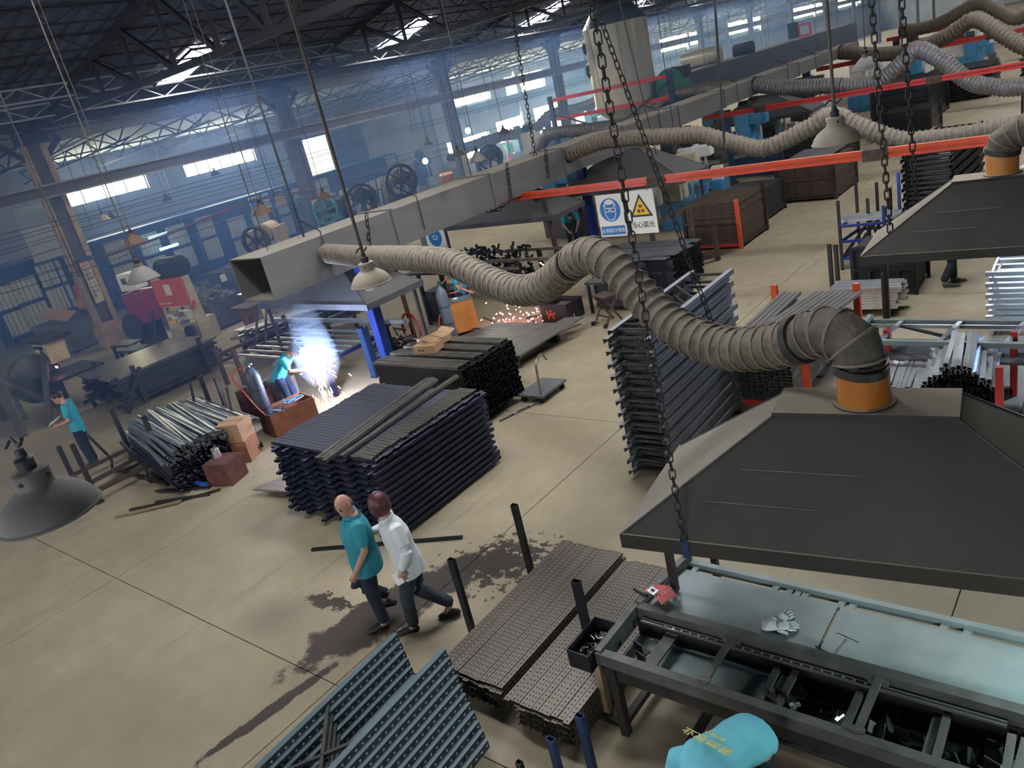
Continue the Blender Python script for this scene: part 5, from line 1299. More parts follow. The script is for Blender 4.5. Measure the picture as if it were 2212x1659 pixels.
chain((-11.96, 16.2, 3.45), (-11.96, 16.1, 2.8), 'second short chain slung over the pale duct', lk2, .115)
chain((-12.0, 14.5, 2.75), (-12.9, 14.2, 2.75), 'chain sagging under the pale duct', lk2, .115, sag=.25)
for y in (6.9, 9.5, 20.2, 26.1, 31.2, 34.6):
    b = MB(); 
    b.tube([(-11.96, y+2, 2.8), (-11.96, y+2, 3.5), (-12.5, y+2, 3.75)], .012, 6)
    tag(b.build('duct_strap', 'iron_dark'), 'thin dark hanger strap bent over the pale duct', 'strap', 'hanger straps on the pale duct')
rod(-11.6, 22.3, 2.75, 6.5, .012, 'rod ending in a blue tensioner at the pale duct'); t = thing('tensioner', 'blue and black cable tensioner hanging at the pale duct', 'tensioner', (-11.6, 22.3, 2.35))
MB().lathe([(.04, 0), (.05, .02), (.05, .3), (.03, .32)], n=12).build('body', 'blue_paint', t, True); MB().lathe([(.03, .32), (.08, .36), (.04, .42), (.07, .48), (.03, .55)], n=12).build('insulator', 'rubber_black', t, True)
# ------------------------------------------------------------------ left side: trolley load, machines, bins, press row
rnd = random.Random(17)
fm = [MB().box((0, 0, 0), (w, 2.75, h)).mesh('flat_bar') for w, h in ((.16, .05), (.20, .075), (.13, .06))]
for m in fm: m.materials.append(MATS['dark_steel'])
wm_ = MB().box((0, 0, 0), (.24, 2.7, .05)).mesh('top_plank'); wm_.materials.append(MATS['warm_steel'])
for k in range(8):
    for i in range(7):
        if 2 <= k < 7 and 0 < i < 6: continue
        tag(inst(fm[(i+k) % 3], 'flat_bar', None, None, (-19.05-.27*i+rnd.uniform(-.01, .01), 8.45+rnd.uniform(-.12, .12), .28+.072*k), (0, 0, rnd.uniform(-.015, .015))), 'dark flat steel profile in the load of the left trolley', 'profile', 'profiles on the left trolley')
for i in range(8): tag(inst(wm_, 'top_plank', None, None, (-19.02-.25*i, 8.45+rnd.uniform(-.1, .1), .86), (0, 0, rnd.uniform(-.012, .012))), 'dusty brown flat profile on top of the left trolley load', 'profile', 'top profiles of the left trolley')
t = thing('load_trolley', 'dark four wheeled trolley with uprights under the grey profiles', 'trolley', (-19.9, 8.6, 0))
for x in (-.95, .95): MB().bar((x, -1.7, .2), (x, 1.7, .2), .09, .08).build('side_beam', 'frame_steel', t)
for y in (-1.3, 0, 1.3, 1.65): MB().bar((-1.0, y, .2), (1.0, y, .2), .08, .07).build('cross_beam', 'frame_steel', t)
for x in (-1.05, 1.07):
    for y in (-1.05, .75): MB().bar((x, y, .1), (x, y, 1.05), .09).build('post', 'frame_steel', t)
MB().bar((1.0, 1.7, .2), (1.05, 2.4, .2), .07).build('draw_bar', 'frame_steel', t); MB().bar((1.05, 2.35, .1), (1.05, 2.35, .55), .09).build('end_post', 'rust_brown', t)
for x, y in ((.9, -1.5), (-.9, -1.5), (1.0, 2.3), (-.9, 1.5)): MB().lathe([(.09, -.03), (.09, .03)], (x, y, .09), 16, True, Matrix.Rotation(R(90), 3, 'X')).build('wheel', 'rubber_black', t)
MB().bar((1.2, -1.6, .05), (1.1, -.9, .95), .07).build('prop', 'frame_steel', t)
# red drilling press
t = thing('press_machine', 'cream press with a bright red front panel and a black motor on top', 'machine', (-23.2, 11.5, 0), R(8))
for x in (-.68, .68): MB().prism([(x-.05, -.30, 0), (x-.05, .12, 0), (x-.05, .02, 2.1), (x-.05, -.22, 2.1), (x-.05, -.24, 1.3)], (.10, 0, 0)).build('side_plate', 'machine_cream', t)
MB().box((0, -.28, 1.68), (1.5, .07, .85)).build('red_panel', 'machine_red', t, bevel=.01)
MB().box((-.02, -.325, 1.78), (.30, .008, .34)).build('paper_notice', 'sign_cream', t)
o = MB()
for i in range(9): o.box((-.62+.065*i, -.32, 1.36), (.035 if i % 3 else .05, .008, .035))
o.build('panel_lettering', 'paper_white', t)
MB().box((0, -.2, 1.18), (1.3, .2, .14)).build('cross_head', 'machine_cream', t)
for x in (-.4, .35): MB().lathe([(.05, 0), (.05, .03)], (x, -.30, 1.18), 14, True, Matrix.Rotation(R(90), 3, 'X')).build('knob', 'rust_brown', t)
MB().box((-.1, -.3, 1.17), (.2, .02, .1)).build('warning_tag', 'sign_yellow', t)
MB().lathe([(.2, 0), (.42, .05), (.46, .3), (.40, .48), (.1, .5)], (0, .1, 2.1), 24).build('motor', 'rubber_black', t, True)
MB().lathe([(.3, -.5), (.34, -.45), (.34, .45), (.2, .5)], (-.1, .15, 2.35), 20, True, Matrix.Rotation(R(90), 3, 'Y')).build('motor_drum', 'iron_dark', t, True)
MB().box((0, .1, .35), (1.2, .8, .7)).build('base', 'machine_cream', t)
MB().box((-.1, -.1, .86), (.5, .5, .3)).build('vice', 'paper_white', t, bevel=.03)
for i, (x, z, m) in enumerate(((-.25, 1.0, 'glove_leather'), (-.2, .80, 'sign_yellow'), (.15, 1.02, 'bare_steel'), (.25, .9, 'galvanised'), (.3, .75, 'machine_grey'))): MB().box((x, -.38, z), (.26, .16, .10), rz=.2*i).build('fixture', m, t, bevel=.02)
MB().lathe([(.22, -.05), (.22, .05)], (.55, -.5, .45), 20, True, Matrix.Rotation(R(90), 3, 'X')).build('pulley', 'iron_dark', t, True)
MB().tube(bez([(.72, -.3, 1.15), (.95, -.35, 1.2), (1.05, -.35, 1.4)], 4), .05, 8).build('lever', 'orange_paint', t, True)
t = thing('machine_cabinet', 'maroon steel cabinet with a pale head beside the red press', 'machine', (-24.9, 11.1, 0), R(15))
MB().box((0, 0, 1.32), (.85, .7, 1.0)).build('cabinet', 'machine_maroon', t, bevel=.02)
MB().box((-.1, 0, .42), (.6, .5, .82)).build('pedestal', 'iron_dark', t)
MB().box((-.15, .05, 2.15), (.7, .5, .55)).build('pale_head', 'paper_white', t, bevel=.03); MB().box((-.2, -.22, 2.2), (.2, .02, .2)).build('socket_plate', 'machine_grey', t)
MB().lathe([(.45, -.12), (.5, 0), (.45, .12)], (-.4, -.3, .75), 24, True, Matrix.Rotation(R(80), 3, 'X')).build('wheel_guard', 'iron_dark', t, True)
MB().bar((.5, -.5, .3), (.7, -.35, 1.2), .10, .05).build('guard_bar', 'iron_dark', t)
# bins of parts
def bin_(loc, d, rz, label, heap=True, m='bin_grey', ribs=6):
    t = thing('parts_bin', label, 'bin', loc, rz); w, l, h = d; s_ = .86
    b = MB()
    lo = [(-w*s_/2, -l*s_/2, .08), (w*s_/2, -l*s_/2, .08), (w*s_/2, l*s_/2, .08), (-w*s_/2, l*s_/2, .08)]; hi = [(-w/2, -l/2, h), (w/2, -l/2, h), (w/2, l/2, h), (-w/2, l/2, h)]
    for i in range(4):
        j = (i+1) % 4; q = MB().add([lo[i], lo[j], hi[j], hi[i]], [(0, 1, 2, 3)]); o = q.build('side_wall', m, t); o.modifiers.new('w', 'SOLIDIFY').thickness = .02
        for k in range(1, ribs): 
            f = k/ribs; p = Vector(lo[i]).lerp(Vector(lo[j]), f); e = Vector(hi[i]).lerp(Vector(hi[j]), f); b.bar(p, e, .03, .02)
    tag(b.build('ribs', m, t), kind='stuff'); MB().box((0, 0, .09), (w*s_, l*s_, .02)).build('bottom', m, t)
    for x, y in ((-1, -1), (1, -1), (1, 1), (-1, 1)): MB().box((x*w*.36, y*l*.36, .04), (.08, .08, .08)).build('foot', 'iron_dark', t)
    if heap:
        b = MB()
        for i in range(150):
            a, q = rnd.uniform(0, 6.28), math.sqrt(rnd.random()); b.box((w*.40*q*math.cos(a), l*.40*q*math.sin(a), h-.05+.22*(1-q)), (rnd.uniform(.05, .22), rnd.uniform(.04, .12), .03), m=Euler((rnd.uniform(-.7, .7), rnd.uniform(-.7, .7), rnd.uniform(0, 6))).to_matrix())
        o = tag(b.build('cut_parts', 'machine_grey'), 'heap of small cut parts filling the ' + label.split(' bin')[0] + ' bin', 'parts', kind='stuff'); o.location = loc; o.rotation_euler = (0, 0, rz)
    return t
bin_((-29.6, 10.6, 0), (1.9, 1.9, 1.1), R(8), 'big grey bin heaped with cut parts left of the tan column')
bin_((-26.6, 13.4, 0), (1.8, 1.8, .95), R(4), 'grey ribbed bin behind the tan column')
bin_((-23.9, 13.0, 0), (1.5, 1.7, .95), R(4), 'grey ribbed bin just right of the red press', True, 'machine_grey', 10)
bin_((-27.3, 16.2, 0), (1.8, 1.9, 1.15), R(4), 'dark grey bin with a paper tag behind the red press')
bin_((-28.8, 14.2, 0), (1.6, 1.8, .8), R(4), 'flat grey bin of flat parts under the white strip', True)
tag(MB().box((-26.9, 15.2, .95), (.02, .3, .26)).build('paper_tag', 'paper_white'), 'white paper tag on the dark grey bin', 'tag')
carton((-29.3, 11.35, 1.25), (.8, .6, .35), R(30), 'torn open cardboard box on the big heaped bin', open_=True)
o = MB().box((0, 0, 0), (1.0, .7, .03)).build('cardboard_sheet', 'cardboard', None, loc=(-29.3, 10.1, 1.36)); o.rotation_euler = (R(15), R(20), R(40)); tag(o, 'flat cardboard sheet lying on the big heaped bin', 'cardboard')
t = thing('control_cabinet', 'black control box with a screen on a pale stand right of the red press', 'cabinet', (-22.3, 13.4, 0))
MB().box((0, 0, 1.45), (.5, .4, .62)).build('box', 'iron_dark', t, bevel=.02); MB().bar((0, 0, 0), (0, 0, 1.2), .08).build('stand', 'galvanised', t); MB().box((0, -.1, .95), (.9, .5, .04)).build('shelf', 'galvanised', t); MB().box((0, -.21, 1.5), (.4, .02, .4)).build('screen', 'rubber_black', t)
t = thing('oil_tank', 'plain beige tank behind the open end of the duct', 'tank', (-21.9, 14.2, 0)); MB().lathe([(.5, 0), (.52, .05), (.52, 1.9), (.4, 2.0), (.1, 2.02)], n=32).build('shell', 'tank_cream', t, True); MB().lathe([(.12, 2.0), (.12, 2.08)], n=16).build('lid', 'iron_dark', t)
t = thing('anvil_block', 'rusty brown pedestal block left of the pipe pile', 'block', (-20.4, 11.9, 0)); MB().lathe([(.32, 0), (.30, .08), (.22, .2), (.26, .7), (.34, .95), (.30, .98)], n=10).build('pedestal', 'copper_brown', t, True); MB().box((0, 0, 1.0), (.95, .6, .05)).build('top_plate', 'rust_brown', t)
# pipe rack behind the welding table
pm2 = [MB().tube([(0, -1.5, 0), (0, 1.5, 0)], .035, 8).mesh('steel_pipe') for _ in range(2)]
pm2[0].materials.append(MATS['bare_steel']); pm2[1].materials.append(MATS['dark_steel'])
for k in range(7):
    for i in range(9): tag(inst(pm2[(k+i) % 2], 'steel_pipe', None, None, (-18.3+.10*i+rnd.uniform(-.01, .01), 11.9+rnd.uniform(-.15, .15), .32+.09*k), (0, 0, R(-14)+rnd.uniform(-.03, .03))), 'steel pipe in the rack behind the welding table', 'pipe', 'pipes behind the welding table')
t = thing('pipe_rack', 'dark rack holding the pipes behind the welding table', 'rack', (-17.9, 11.9, 0))
for y in (-1, 1):
    for x in (-.75, .80): MB().bar((x+.1*y, y, 0), (x+.1*y, y, 1.1), .08).build('post', 'rust_brown', t)
    MB().bar((-.75+.1*y, y, .22), (.8+.1*y, y, .22), .08).build('cross_bar', 'rust_brown', t)
t = thing('vice_stand', 'worn flat stand with an iron vice before the pipe rack', 'stand', (-18.6, 10.7, 0), R(15))
MB().box((0, 0, .62), (1.1, .5, .06)).build('plank', 'wood_old', t)
for x in (-.4, .4): MB().bar((x, 0, 0), (x, 0, .6), .10).build('leg', 'rust_brown', t)
MB().box((-.2, 0, .72), (.3, .16, .14)).build('vice', 'iron_dark', t, bevel=.02)
# dark machine frame at the left edge with a drum wheel
t = thing('straightening_press', 'dark machine frame of leaning bars with a grooved drum wheel at the left edge', 'machine', (-22.2, 6.6, 0))
for a, c, w in (((-1.2, -.8, 0), (-1.6, -.6, 3.4), .22), ((1.2, -1.2, 0), (.2, -1.0, 3.0), .20), ((-.2, -1.6, 0), (1.0, -1.5, 2.2), .16), ((.6, .1, .1), (-1.2, -.9, 1.6), .16), ((1.3, -.6, .05), (-.6, .6, 1.5), .14)): MB().bar(a, c, w).build('frame_bar', 'column_dark', t)
for p in ((.4, .3), (-.5, .3), (.4, 1.2), (-.5, 1.2)): MB().bar((*p, 0), (*p, .75), .10).build('leg', 'frame_steel', t)
MB().box((0, .75, .80), (1.4, 1.3, .07)).build('work_top', 'iron_dark', t)
MB().lathe([(.1, -.12), (.62, -.12), (.66, -.1), (.66, -.03), (.58, 0), (.66, .03), (.66, .1), (.62, .12), (.1, .12)], (-.9, .2, .78), 32, True, Matrix.Rotation(R(90), 3, 'Y') @ Matrix.Rotation(0, 3, 'Z')).build('drum_wheel', 'machine_grey', t, True)
MB().prism([(-.9, .5, 1.1), (-.2, .5, 1.1), (-.1, .5, 1.7), (-1.0, .5, 1.7)], (0, .5, 0)).build('cream_head', 'machine_cream', t)
for i in range(4): MB().lathe([(.05, 0), (.05, .03)], (-.85+.16*i, .5, 1.55), 12, True, Matrix.Rotation(R(90), 3, 'X')).build('knob', 'iron_dark', t)
MB().box((-.5, .75, 1.76), (1.3, .8, .10)).build('top_tray', 'dark_steel', t)
for i in range(2): MB().box((.05+.09*i, .48, 1.05), (.05, .01, .05)).build('red_display', 'spark_pink', t)
MB().tube([(-1.3, -.4, 1.2), (.8, -.9, .3)], .07, 10).build('strut_pipe', 'machine_grey', t, True)
for x, y, lab in ((-21.5, 8.9, 'dark work stool with a plank top before the trolley load'), (-22.6, 9.2, 'second dark work stool behind the first by the trolley load')):
    t = thing('work_stool', lab, 'stool', (x, y, 0), R(10))
    MB().box((0, 0, .85), (.9, .5, .06)).build('top', 'iron_dark', t)
    for a in (-.38, .38):
        for c in (-.2, .2): MB().bar((a, c, 0), (a, c, .83), .07).build('leg', 'frame_steel', t)
    MB().bar((-.38, .2, .25), (.38, .2, .25), .05).build('stretcher', 'frame_steel', t)
# presses with flywheels
def press(x, y, zw, r, rz, label, wm_c='iron_dark', body='machine_grey', spokes=6):
    t = thing('flywheel_press', label, 'machine', (x, y, 0), rz)
    q = Matrix.Rotation(R(90), 3, 'Y'); c = (0, 0, zw)
    MB().lathe([(r*.82, -.07), (r, -.08), (r, .08), (r*.82, .07)], c, 36, False, q).build('wheel_rim', wm_c, t, True)
    MB().lathe([(.02, -.13), (r*.2, -.12), (r*.2, .12), (.02, .13)], c, 16, True, q).build('hub', 'iron_dark', t, True)
    for k in range(spokes):
        a = 2*PI*k/spokes+.3; MB().bar((0, r*.15*math.cos(a), zw+r*.15*math.sin(a)), (0, r*.86*math.cos(a), zw+r*.86*math.sin(a)), .07, r*.16, up=(1, 0, 0)).build('spoke', wm_c, t)
    MB().tube([(.1, 0, zw), (-1.3, 0, zw)], .09, 12).build('shaft', 'iron_dark', t, True)
    MB().lathe([(.15, -.4), (.30, -.35), (.30, .35), (.15, .4)], (-.75, .1, zw+.12), 20, True, q).build('motor', body, t, True)
    for yy in (-.5, .5): MB().prism([(-1.3, yy-.06, 0), (-.35, yy-.06, 0), (-.35, yy-.06, zw+.25), (-1.1, yy-.06, zw+.25), (-1.1, yy-.06, zw*.55), (-1.3, yy-.06, zw*.45)], (0, .12, 0)).build('frame_plate', body, t)
    MB().box((-.85, 0, zw*.42), (.9, .95, .14)).build('bolster', body, t); MB().box((-.8, 0, zw*.75), (.5, .8, .3)).build('ram', body, t)
    return t
press(-22.0, 13.9, 2.45, .46, R(-62), 'press with a dark flywheel and brown motor left of the duct end', 'iron_dark', 'tank_cream')
press(-24.0, 18.4, 2.40, .50, R(-58), 'press with a green flywheel behind the pale duct', 'wheel_green', 'iron_dark', 5)
press(-22.8, 19.2, 2.50, .60, R(-30), 'press with a dark flywheel right of the green one', 'iron_dark', 'iron_dark')
press(-22.0, 20.6, 2.80, .62, R(-30), 'press with the largest spoked flywheel before the pale bar stacks', 'iron_dark', 'machine_grey')
press(-22.5, 26.5, 2.5, .55, R(-40), 'press with dark round motors before the bright openings', 'iron_dark', 'iron_dark')
t = thing('yellow_drum', 'yellow drum head beside the third column', 'drum', (-23.5, 24.6, 0)); MB().lathe([(.3, 0), (.3, 2.3), (.22, 2.38)], n=20).build('shell', 'stub_orange', t, True); MB().lathe([(.31, 1.2), (.33, 1.22), (.31, 1.24)], n=20, cap=False).build('hoop', 'iron_dark', t)
# ------------------------------------------------------------------ storage racks along the side wall
sb = MB()
for i in range(5):
    sb.lathe([(.13, -.48), (.135, 0), (.13, .48)], (0, (i-2)*.21, 0), 10)
sb = sb.mesh('sheet_bundle'); sb.materials.append(MATS['sheet_grey'])
lv = [(-35.0, 10.6, 1.9, 0), (-35, 11.4, 1.95, 0), (-35, 12.5, 2.25, 0), (-35, 13.7, 2.45, 0), (-35, 15.4, 2.3, 0), (-35, 16.9, 2.2, 0), (-35, 18.3, 2.2, 0), (-35, 19.7, 2.2, 0), (-35, 21.4, 1.75, 0), (-35, 22.8, 1.7, 0), (-35, 24.1, 2.1, 0), (-35, 25.6, 2.25, 0), (-35, 27.0, 2.3, 0)]
k = 0
for q, (x, y, z, _) in enumerate(lv):
    for dz in (0, -1.08):
        t = thing('sheet_bundle', 'pale grey sheet bundle, %s from the left in the %s row of the wall rack' % (nth(q), 'lower' if dz else 'upper'), 'bundle', (x, y, z+dz), 0, 'sheet bundles on the wall rack')
        for i in range(5): MB().lathe([(.10, -.46), (.105, 0), (.10, .46)], (0, (i-2)*.19, 0), 8).build('rolled_sheet', 'sheet_grey', t, True)
        MB().box((0, 0, -.48), (.5, 1.05, .04)).build('tray', 'storage_blue', t); k += 1
for i in range(5):
    y = 10+4.5*i
    t = thing('storage_rack', ('blue storage rack bay %s along the window wall' % ('left of the tan column', 'behind the tan column', 'behind the red press', 'behind the duct end', 'by the second column')[i]), 'rack', (-35, y+2.2, 0))
    for a in (-2.2, 2.2):
        for b_ in (-.5, .5): MB().bar((b_, a, 0), (b_, a, 3.0), .09).build('upright', 'storage_blue', t)
    for z in (.5, 3.35): MB().box((0, 0, z-.35), (1.0, 4.4, .06)).build('shelf', 'storage_blue', t)
    MB().box((-.55, 0, 1.5), (.03, 4.4, 2.9)).build('back_sheet', 'storage_blue', t)
for i, (y, z, c_) in enumerate(()):
    t = thing('tube_light', ('left', 'middle', 'right')[i] + ' one of the cold tube lights over the wall storage', 'lamp', (-33.6, y, z)); MB().box((0, 0, 0), (.05, 1.5, .05)).build('tube', 'panel_light', t); MB().box((0, 0, .05), (.12, 1.6, .04)).build('holder', 'galvanised', t)
for y, z, lab in ((17.0, 2.5, 'upper blue glowing screen strip on the wall rack'), (17.3, 1.9, 'lower blue glowing screen strip on the wall rack')):
    tag(MB().box((-34.2, y, z), (.05, .9, .12)).build('light_strip', 'panel_light'), lab, 'light')
t = thing('wall_panel', 'pale standing sheet panel at the left edge below the crane rail', 'panel', (-34.2, 12.5, 3.9), 0); MB().box((0, 0, 0), (.05, 1.35, 2.1)).build('sheet', 'galvanised', t); MB().box((-.05, 0, -2.4), (.08, .08, 3.0)).build('post', 'storage_blue', t)
t = thing('red_post', 'bright red steel post beside the heaped bin', 'post', (-31.2, 11.6, 0)); MB().bar((0, 0, 0), (0, .15, 1.9), .14).build('shaft', 'red_paint', t); MB().box((0, 0, .02), (.3, .3, .04)).build('foot', 'iron_dark', t)
# bar stacks standing against the wall by the door
bm2 = MB().box((0, 0, 0), (.05, .09, 2.0)).mesh('wall_bar'); bm2.materials.append(MATS['paper_white'])
for i in range(26): tag(inst(bm2, 'wall_bar', None, None, (-33.5+rnd.uniform(-.2, .2), 26.2+.15*i, 1.05), (rnd.uniform(-.12, .12), rnd.uniform(.0, .18), 0)), 'white bar leaning in the row behind the large flywheel', 'bar', 'white bars behind the flywheels')
t = thing('bar_stand', 'stand behind the row of white bars', 'stand', (-33.2, 28.1, 0))
for z in (.6, 1.5): MB().bar((0, -2.2, z), (0, 2.2, z), .07).build('rail', 'iron_dark', t)
for y in (-2.1, 0, 2.1): MB().bar((0, y, 0), (0, y, 1.6), .07).build('post', 'iron_dark', t)
# ------------------------------------------------------------------ crates and bundles beyond the first beam
def crate(x0, x1, y0, y1, h, label, orange=False, rows=9, m='rust_brown', ends=True, name='crate'):
    t = thing(name, label, 'crate', ((x0+x1)/2, (y0+y1)/2, 0)); w, l = x1-x0, y1-y0
    pl = MB().box((0, 0, 0), (w-.04, l-.04, h/rows*.86)).mesh('layer'); pl.materials.append(MATS[m])
    for k in range(rows): inst(pl, 'layer', None, t, (rnd.uniform(-.015, .015), rnd.uniform(-.015, .015), .14+(h-.14)*(k+.5)/rows))
    pc = 'orange_paint' if orange else 'frame_steel'
    for a in (-1, 1):
        for b_ in (-1, 1): MB().bar((a*w/2, b_*l/2, 0), (a*w/2, b_*l/2, h+.06), .09).build('corner_post', pc if (orange and b_ < 0 and a > 0) else 'frame_steel', t)
        MB().bar((-w/2, a*l/2, .1), (w/2, a*l/2, .1), .07).build('base_rail', 'red_paint' if orange and a < 0 else 'frame_steel', t); MB().bar((a*w/2, -l/2, .1), (a*w/2, l/2, .1), .07).build('base_rail', 'frame_steel', t)
        MB().bar((-w/2, a*(l/2+.01), h*.6), (w/2, a*(l/2+.01), h*.6), .05, .08).build('band', m, t)
    return t
crate(-9.9, -8.4, 18.9, 20.7, 1.22, 'rusty stacked crate with orange base rail right of the safety signs', True, 11)
crate(-9.2, -7.5, 23.8, 25.9, 1.10, 'dark brown crate of boards beyond the orange beam', False, 8, 'rust_brown')
tag(MB().box((-8.4, 25.2, 1.2), (1.3, 1.5, .02)).build('sheet', 'galvanised'), 'bright loose sheet lying on the dark brown crate', 'sheet')
crate(-10.5, -8.7, 28.0, 30.5, 1.3, 'black crate in the shade under the second beam', False, 6, 'black_steel')
crate(-9.8, -7.6, 36.5, 40.0, 1.65, 'big black crate beyond the second beam', False, 5, 'black_steel')
crate(-8.6, -6.9, 33.2, 35.0, 1.0, 'low black crate with a lumpy cover by the aisle', False, 4, 'black_steel')
crate(-10.2, -8.8, 21.6, 23.2, .9, 'low dark crate between the two brown crates', False, 5, 'iron_dark')
for lab, x0, y0, w, l, h, n in (('left of the two striped far stacks by the aisle', -9.0, 41.8, 2.7, 3.0, 1.3, 12), ('right of the two striped far stacks by the aisle', -5.3, 43.0, 2.7, 3.0, 1.2, 11)):
    t = thing('profile_stack', 'black ' + lab, 'stack', (x0+w/2, y0+l/2, 0))
    lm2 = MB().box((0, 0, 0), (w, l, h/n*.6)).mesh('layer'); lm2.materials.append(MATS['black_steel'])
    for k in range(n): inst(lm2, 'layer', None, t, (rnd.uniform(-.06, .06), rnd.uniform(-.06, .06), .12+h*k/n))
    MB().box((0, 0, .04), (w*.8, .1, .08)).build('bearer', 'frame_steel', t)
# fence like trestle and end bundle right of the hose hump
for r_ in range(15):
    for c in range(13): put(me, 'steel_section', (-9.35+rnd.uniform(-.04, .04), 15.05+.108*c, .14+.0515*r_), 0, 'black steel channel in the bundle below the safety signs', 'channels of the bundle below the signs', rx=rnd.uniform(-.05, .05))
tp = MB().box((0, 0, 0), (2.1, .22, .03)).mesh('flat_sheet'); tp.materials.append(MATS['machine_grey'])
for i in range(9): tag(inst(tp, 'flat_sheet', None, None, (-9.4+rnd.uniform(-.1, .1), 15.05+.17*i, .94+rnd.uniform(0, .04)), (rnd.uniform(-.08, .08), 0, rnd.uniform(-.05, .05))), 'grey flat sheet lying loose on the bundle below the safety signs', 'sheet', 'loose sheets on the bundle below the signs')
for x in (-10.0, -8.7): tag(MB().box((x, 15.7, .05), (.1, 1.5, .1)).build('bearer', 'frame_steel'), 'dark bearer under the bundle below the signs, ' + ('far' if x < -9 else 'near') + ' end', 'bearer')
t = thing('rail_trestle', 'rusty trestle with a sloping rail before the rusty crate', 'trestle', (-8.75, 17.0, 0))
for x, y, h in ((0, 0, 1.55), (.15, .9, 1.2), (-.9, -.3, 1.2)): MB().bar((x, y, 0), (x, y, h), .10).build('post', 'rust_brown', t)
MB().bar((-1.3, -.6, 1.15), (0, .1, 1.6), .08).build('rail', 'rust_brown', t); MB().bar((-.9, -.3, .15), (.2, .9, .15), .08).build('base_rail', 'rust_brown', t)
# rack with black scraps under the second left hood
t = thing('scrap_rack', 'steel rack of bright rails holding black scraps behind the beige hose', 'rack', (-14.2, 15.8, 0))
for x in (-1.5, 1.3): 
    for y in (-.5, .5): MB().bar((x, y, 0), (x, y, 1.0), .10).build('post', 'dark_steel', t)
for z in (.15, .38, .60, .80): MB().box((-.1, -.55, z), (2.9, .05, .08)).build('front_rail', 'galvanised', t)
for y in (-.5, .5): MB().box((.2, y, 1.0), (4.2, .08, .08)).build('top_rail', 'bare_steel', t)
b = MB()
for i in range(420): b.box((rnd.uniform(-1.4, 1.2), rnd.uniform(-.45, .45), .2+rnd.random()*1.05), (.12, .05, .05), m=Euler((rnd.uniform(0, 3), rnd.uniform(0, 3), rnd.uniform(0, 3))).to_matrix())
o = tag(b.build('black_scraps', 'black_steel'), 'black scrap pieces heaped in the bright railed rack', 'scraps', kind='stuff'); o.location = (-14.2, 15.8, 0)
t = thing('steel_post', 'dark slanting steel post beside the railed scrap rack', 'post', (-12.25, 16.3, 0)); MB().bar((0, 0, 0), (-.25, .1, 2.5), .10).build('shaft', 'rust_brown', t); MB().box((0, 0, .02), (.25, .25, .04)).build('foot', 'iron_dark', t)
t = thing('steel_post', 'red brown thin post with a red hose coil below the duct', 'post', (-13.6, 11.85, 0)); MB().bar((0, 0, 0), (-.15, .1, 2.5), .075).build('shaft', 'rust_red', t); MB().box((0, 0, .02), (.25, .25, .04)).build('foot', 'iron_dark', t)
for i in range(3): MB().tube([(.02+.03*i+.28*math.cos(a), -.08, .42+.42*math.sin(a)) for a in [2*PI*k/24 for k in range(25)]], .013, 6).build('hose_coil', 'rubber_red', t, True)
t = thing('side_table', 'dark sheet metal table leaning below the hose, pale cloth on it', 'table', (-13.4, 13.3, 0)); MB().box((-.6, .3, .45), (.9, .7, .8)).build('cabinet', 'iron_dark', t)
for x in (-1.0, -.2): MB().bar((x, -.1, 0), (x, -.1, 1.35), .08).build('post', 'dark_steel', t)
MB().box((-.6, 0, 1.38), (1.4, .5, .05)).build('top_frame', 'dark_steel', t)
b = MB()
for i in range(110): b.box((-13.55+rnd.gauss(0, .4), 11.25+rnd.gauss(0, .18), .06+abs(rnd.gauss(0, .22))), (.30, .04, .04), m=Euler((rnd.uniform(-.4, .4), rnd.uniform(-.5, .5), rnd.uniform(0, 3))).to_matrix())
tag(b.build('steel_offcuts', 'dark_steel'), 'tangled heap of dark steel offcuts behind the blue post', 'scraps', kind='stuff')
# ------------------------------------------------------------------ right side racks
gm = chan_y(2.4, .075, .05, .004, .014, 'punched_grey', 'upright_profile')
for i in range(13):
    diag = i > 3
    tag(inst(gm, 'upright_profile', None, None, (-4.93+.088*i, 11.35+rnd.uniform(-.02, .02), .93-.0*i), (0, 0, R(0 if not diag else -9))), 'grey punched upright lying on top in the orange posted rack', 'profile', 'top uprights in the orange posted rack')
for r_ in range(14):
    for c in range(12): tag(inst(gm if r_ > 11 else md2y if False else gm, 'upright_profile', None, None, (-4.93+.09*c+rnd.uniform(-.004, .004), 11.15+rnd.uniform(-.04, .04), .20+.051*r_), (0, 0, 0)), 'grey punched upright inside the orange posted rack, dark end forward', 'profile', 'uprights inside the orange posted rack')
t = thing('post_rack', 'rack with four orange posts holding grey uprights behind the beige hose', 'rack', (-4.4, 11.3, 0))
for x, y in ((-.68, -1.25), (.66, -1.25), (-.68, 1.25), (.66, 1.25)): MB().box((x, y, .54), (.10, .08, 1.08)).build('post', 'orange_paint', t)
for y in (-1.25, 1.25): MB().box((0, y, .09), (1.3, .08, .09)).build('base_beam', 'red_paint', t)
gz = chan_y(1.15, .06, .045, .005, .014, 'galvanised', 'zinc_profile')
gd = chan_y(1.15, .06, .045, .005, .014, 'black_steel', 'zinc_profile')
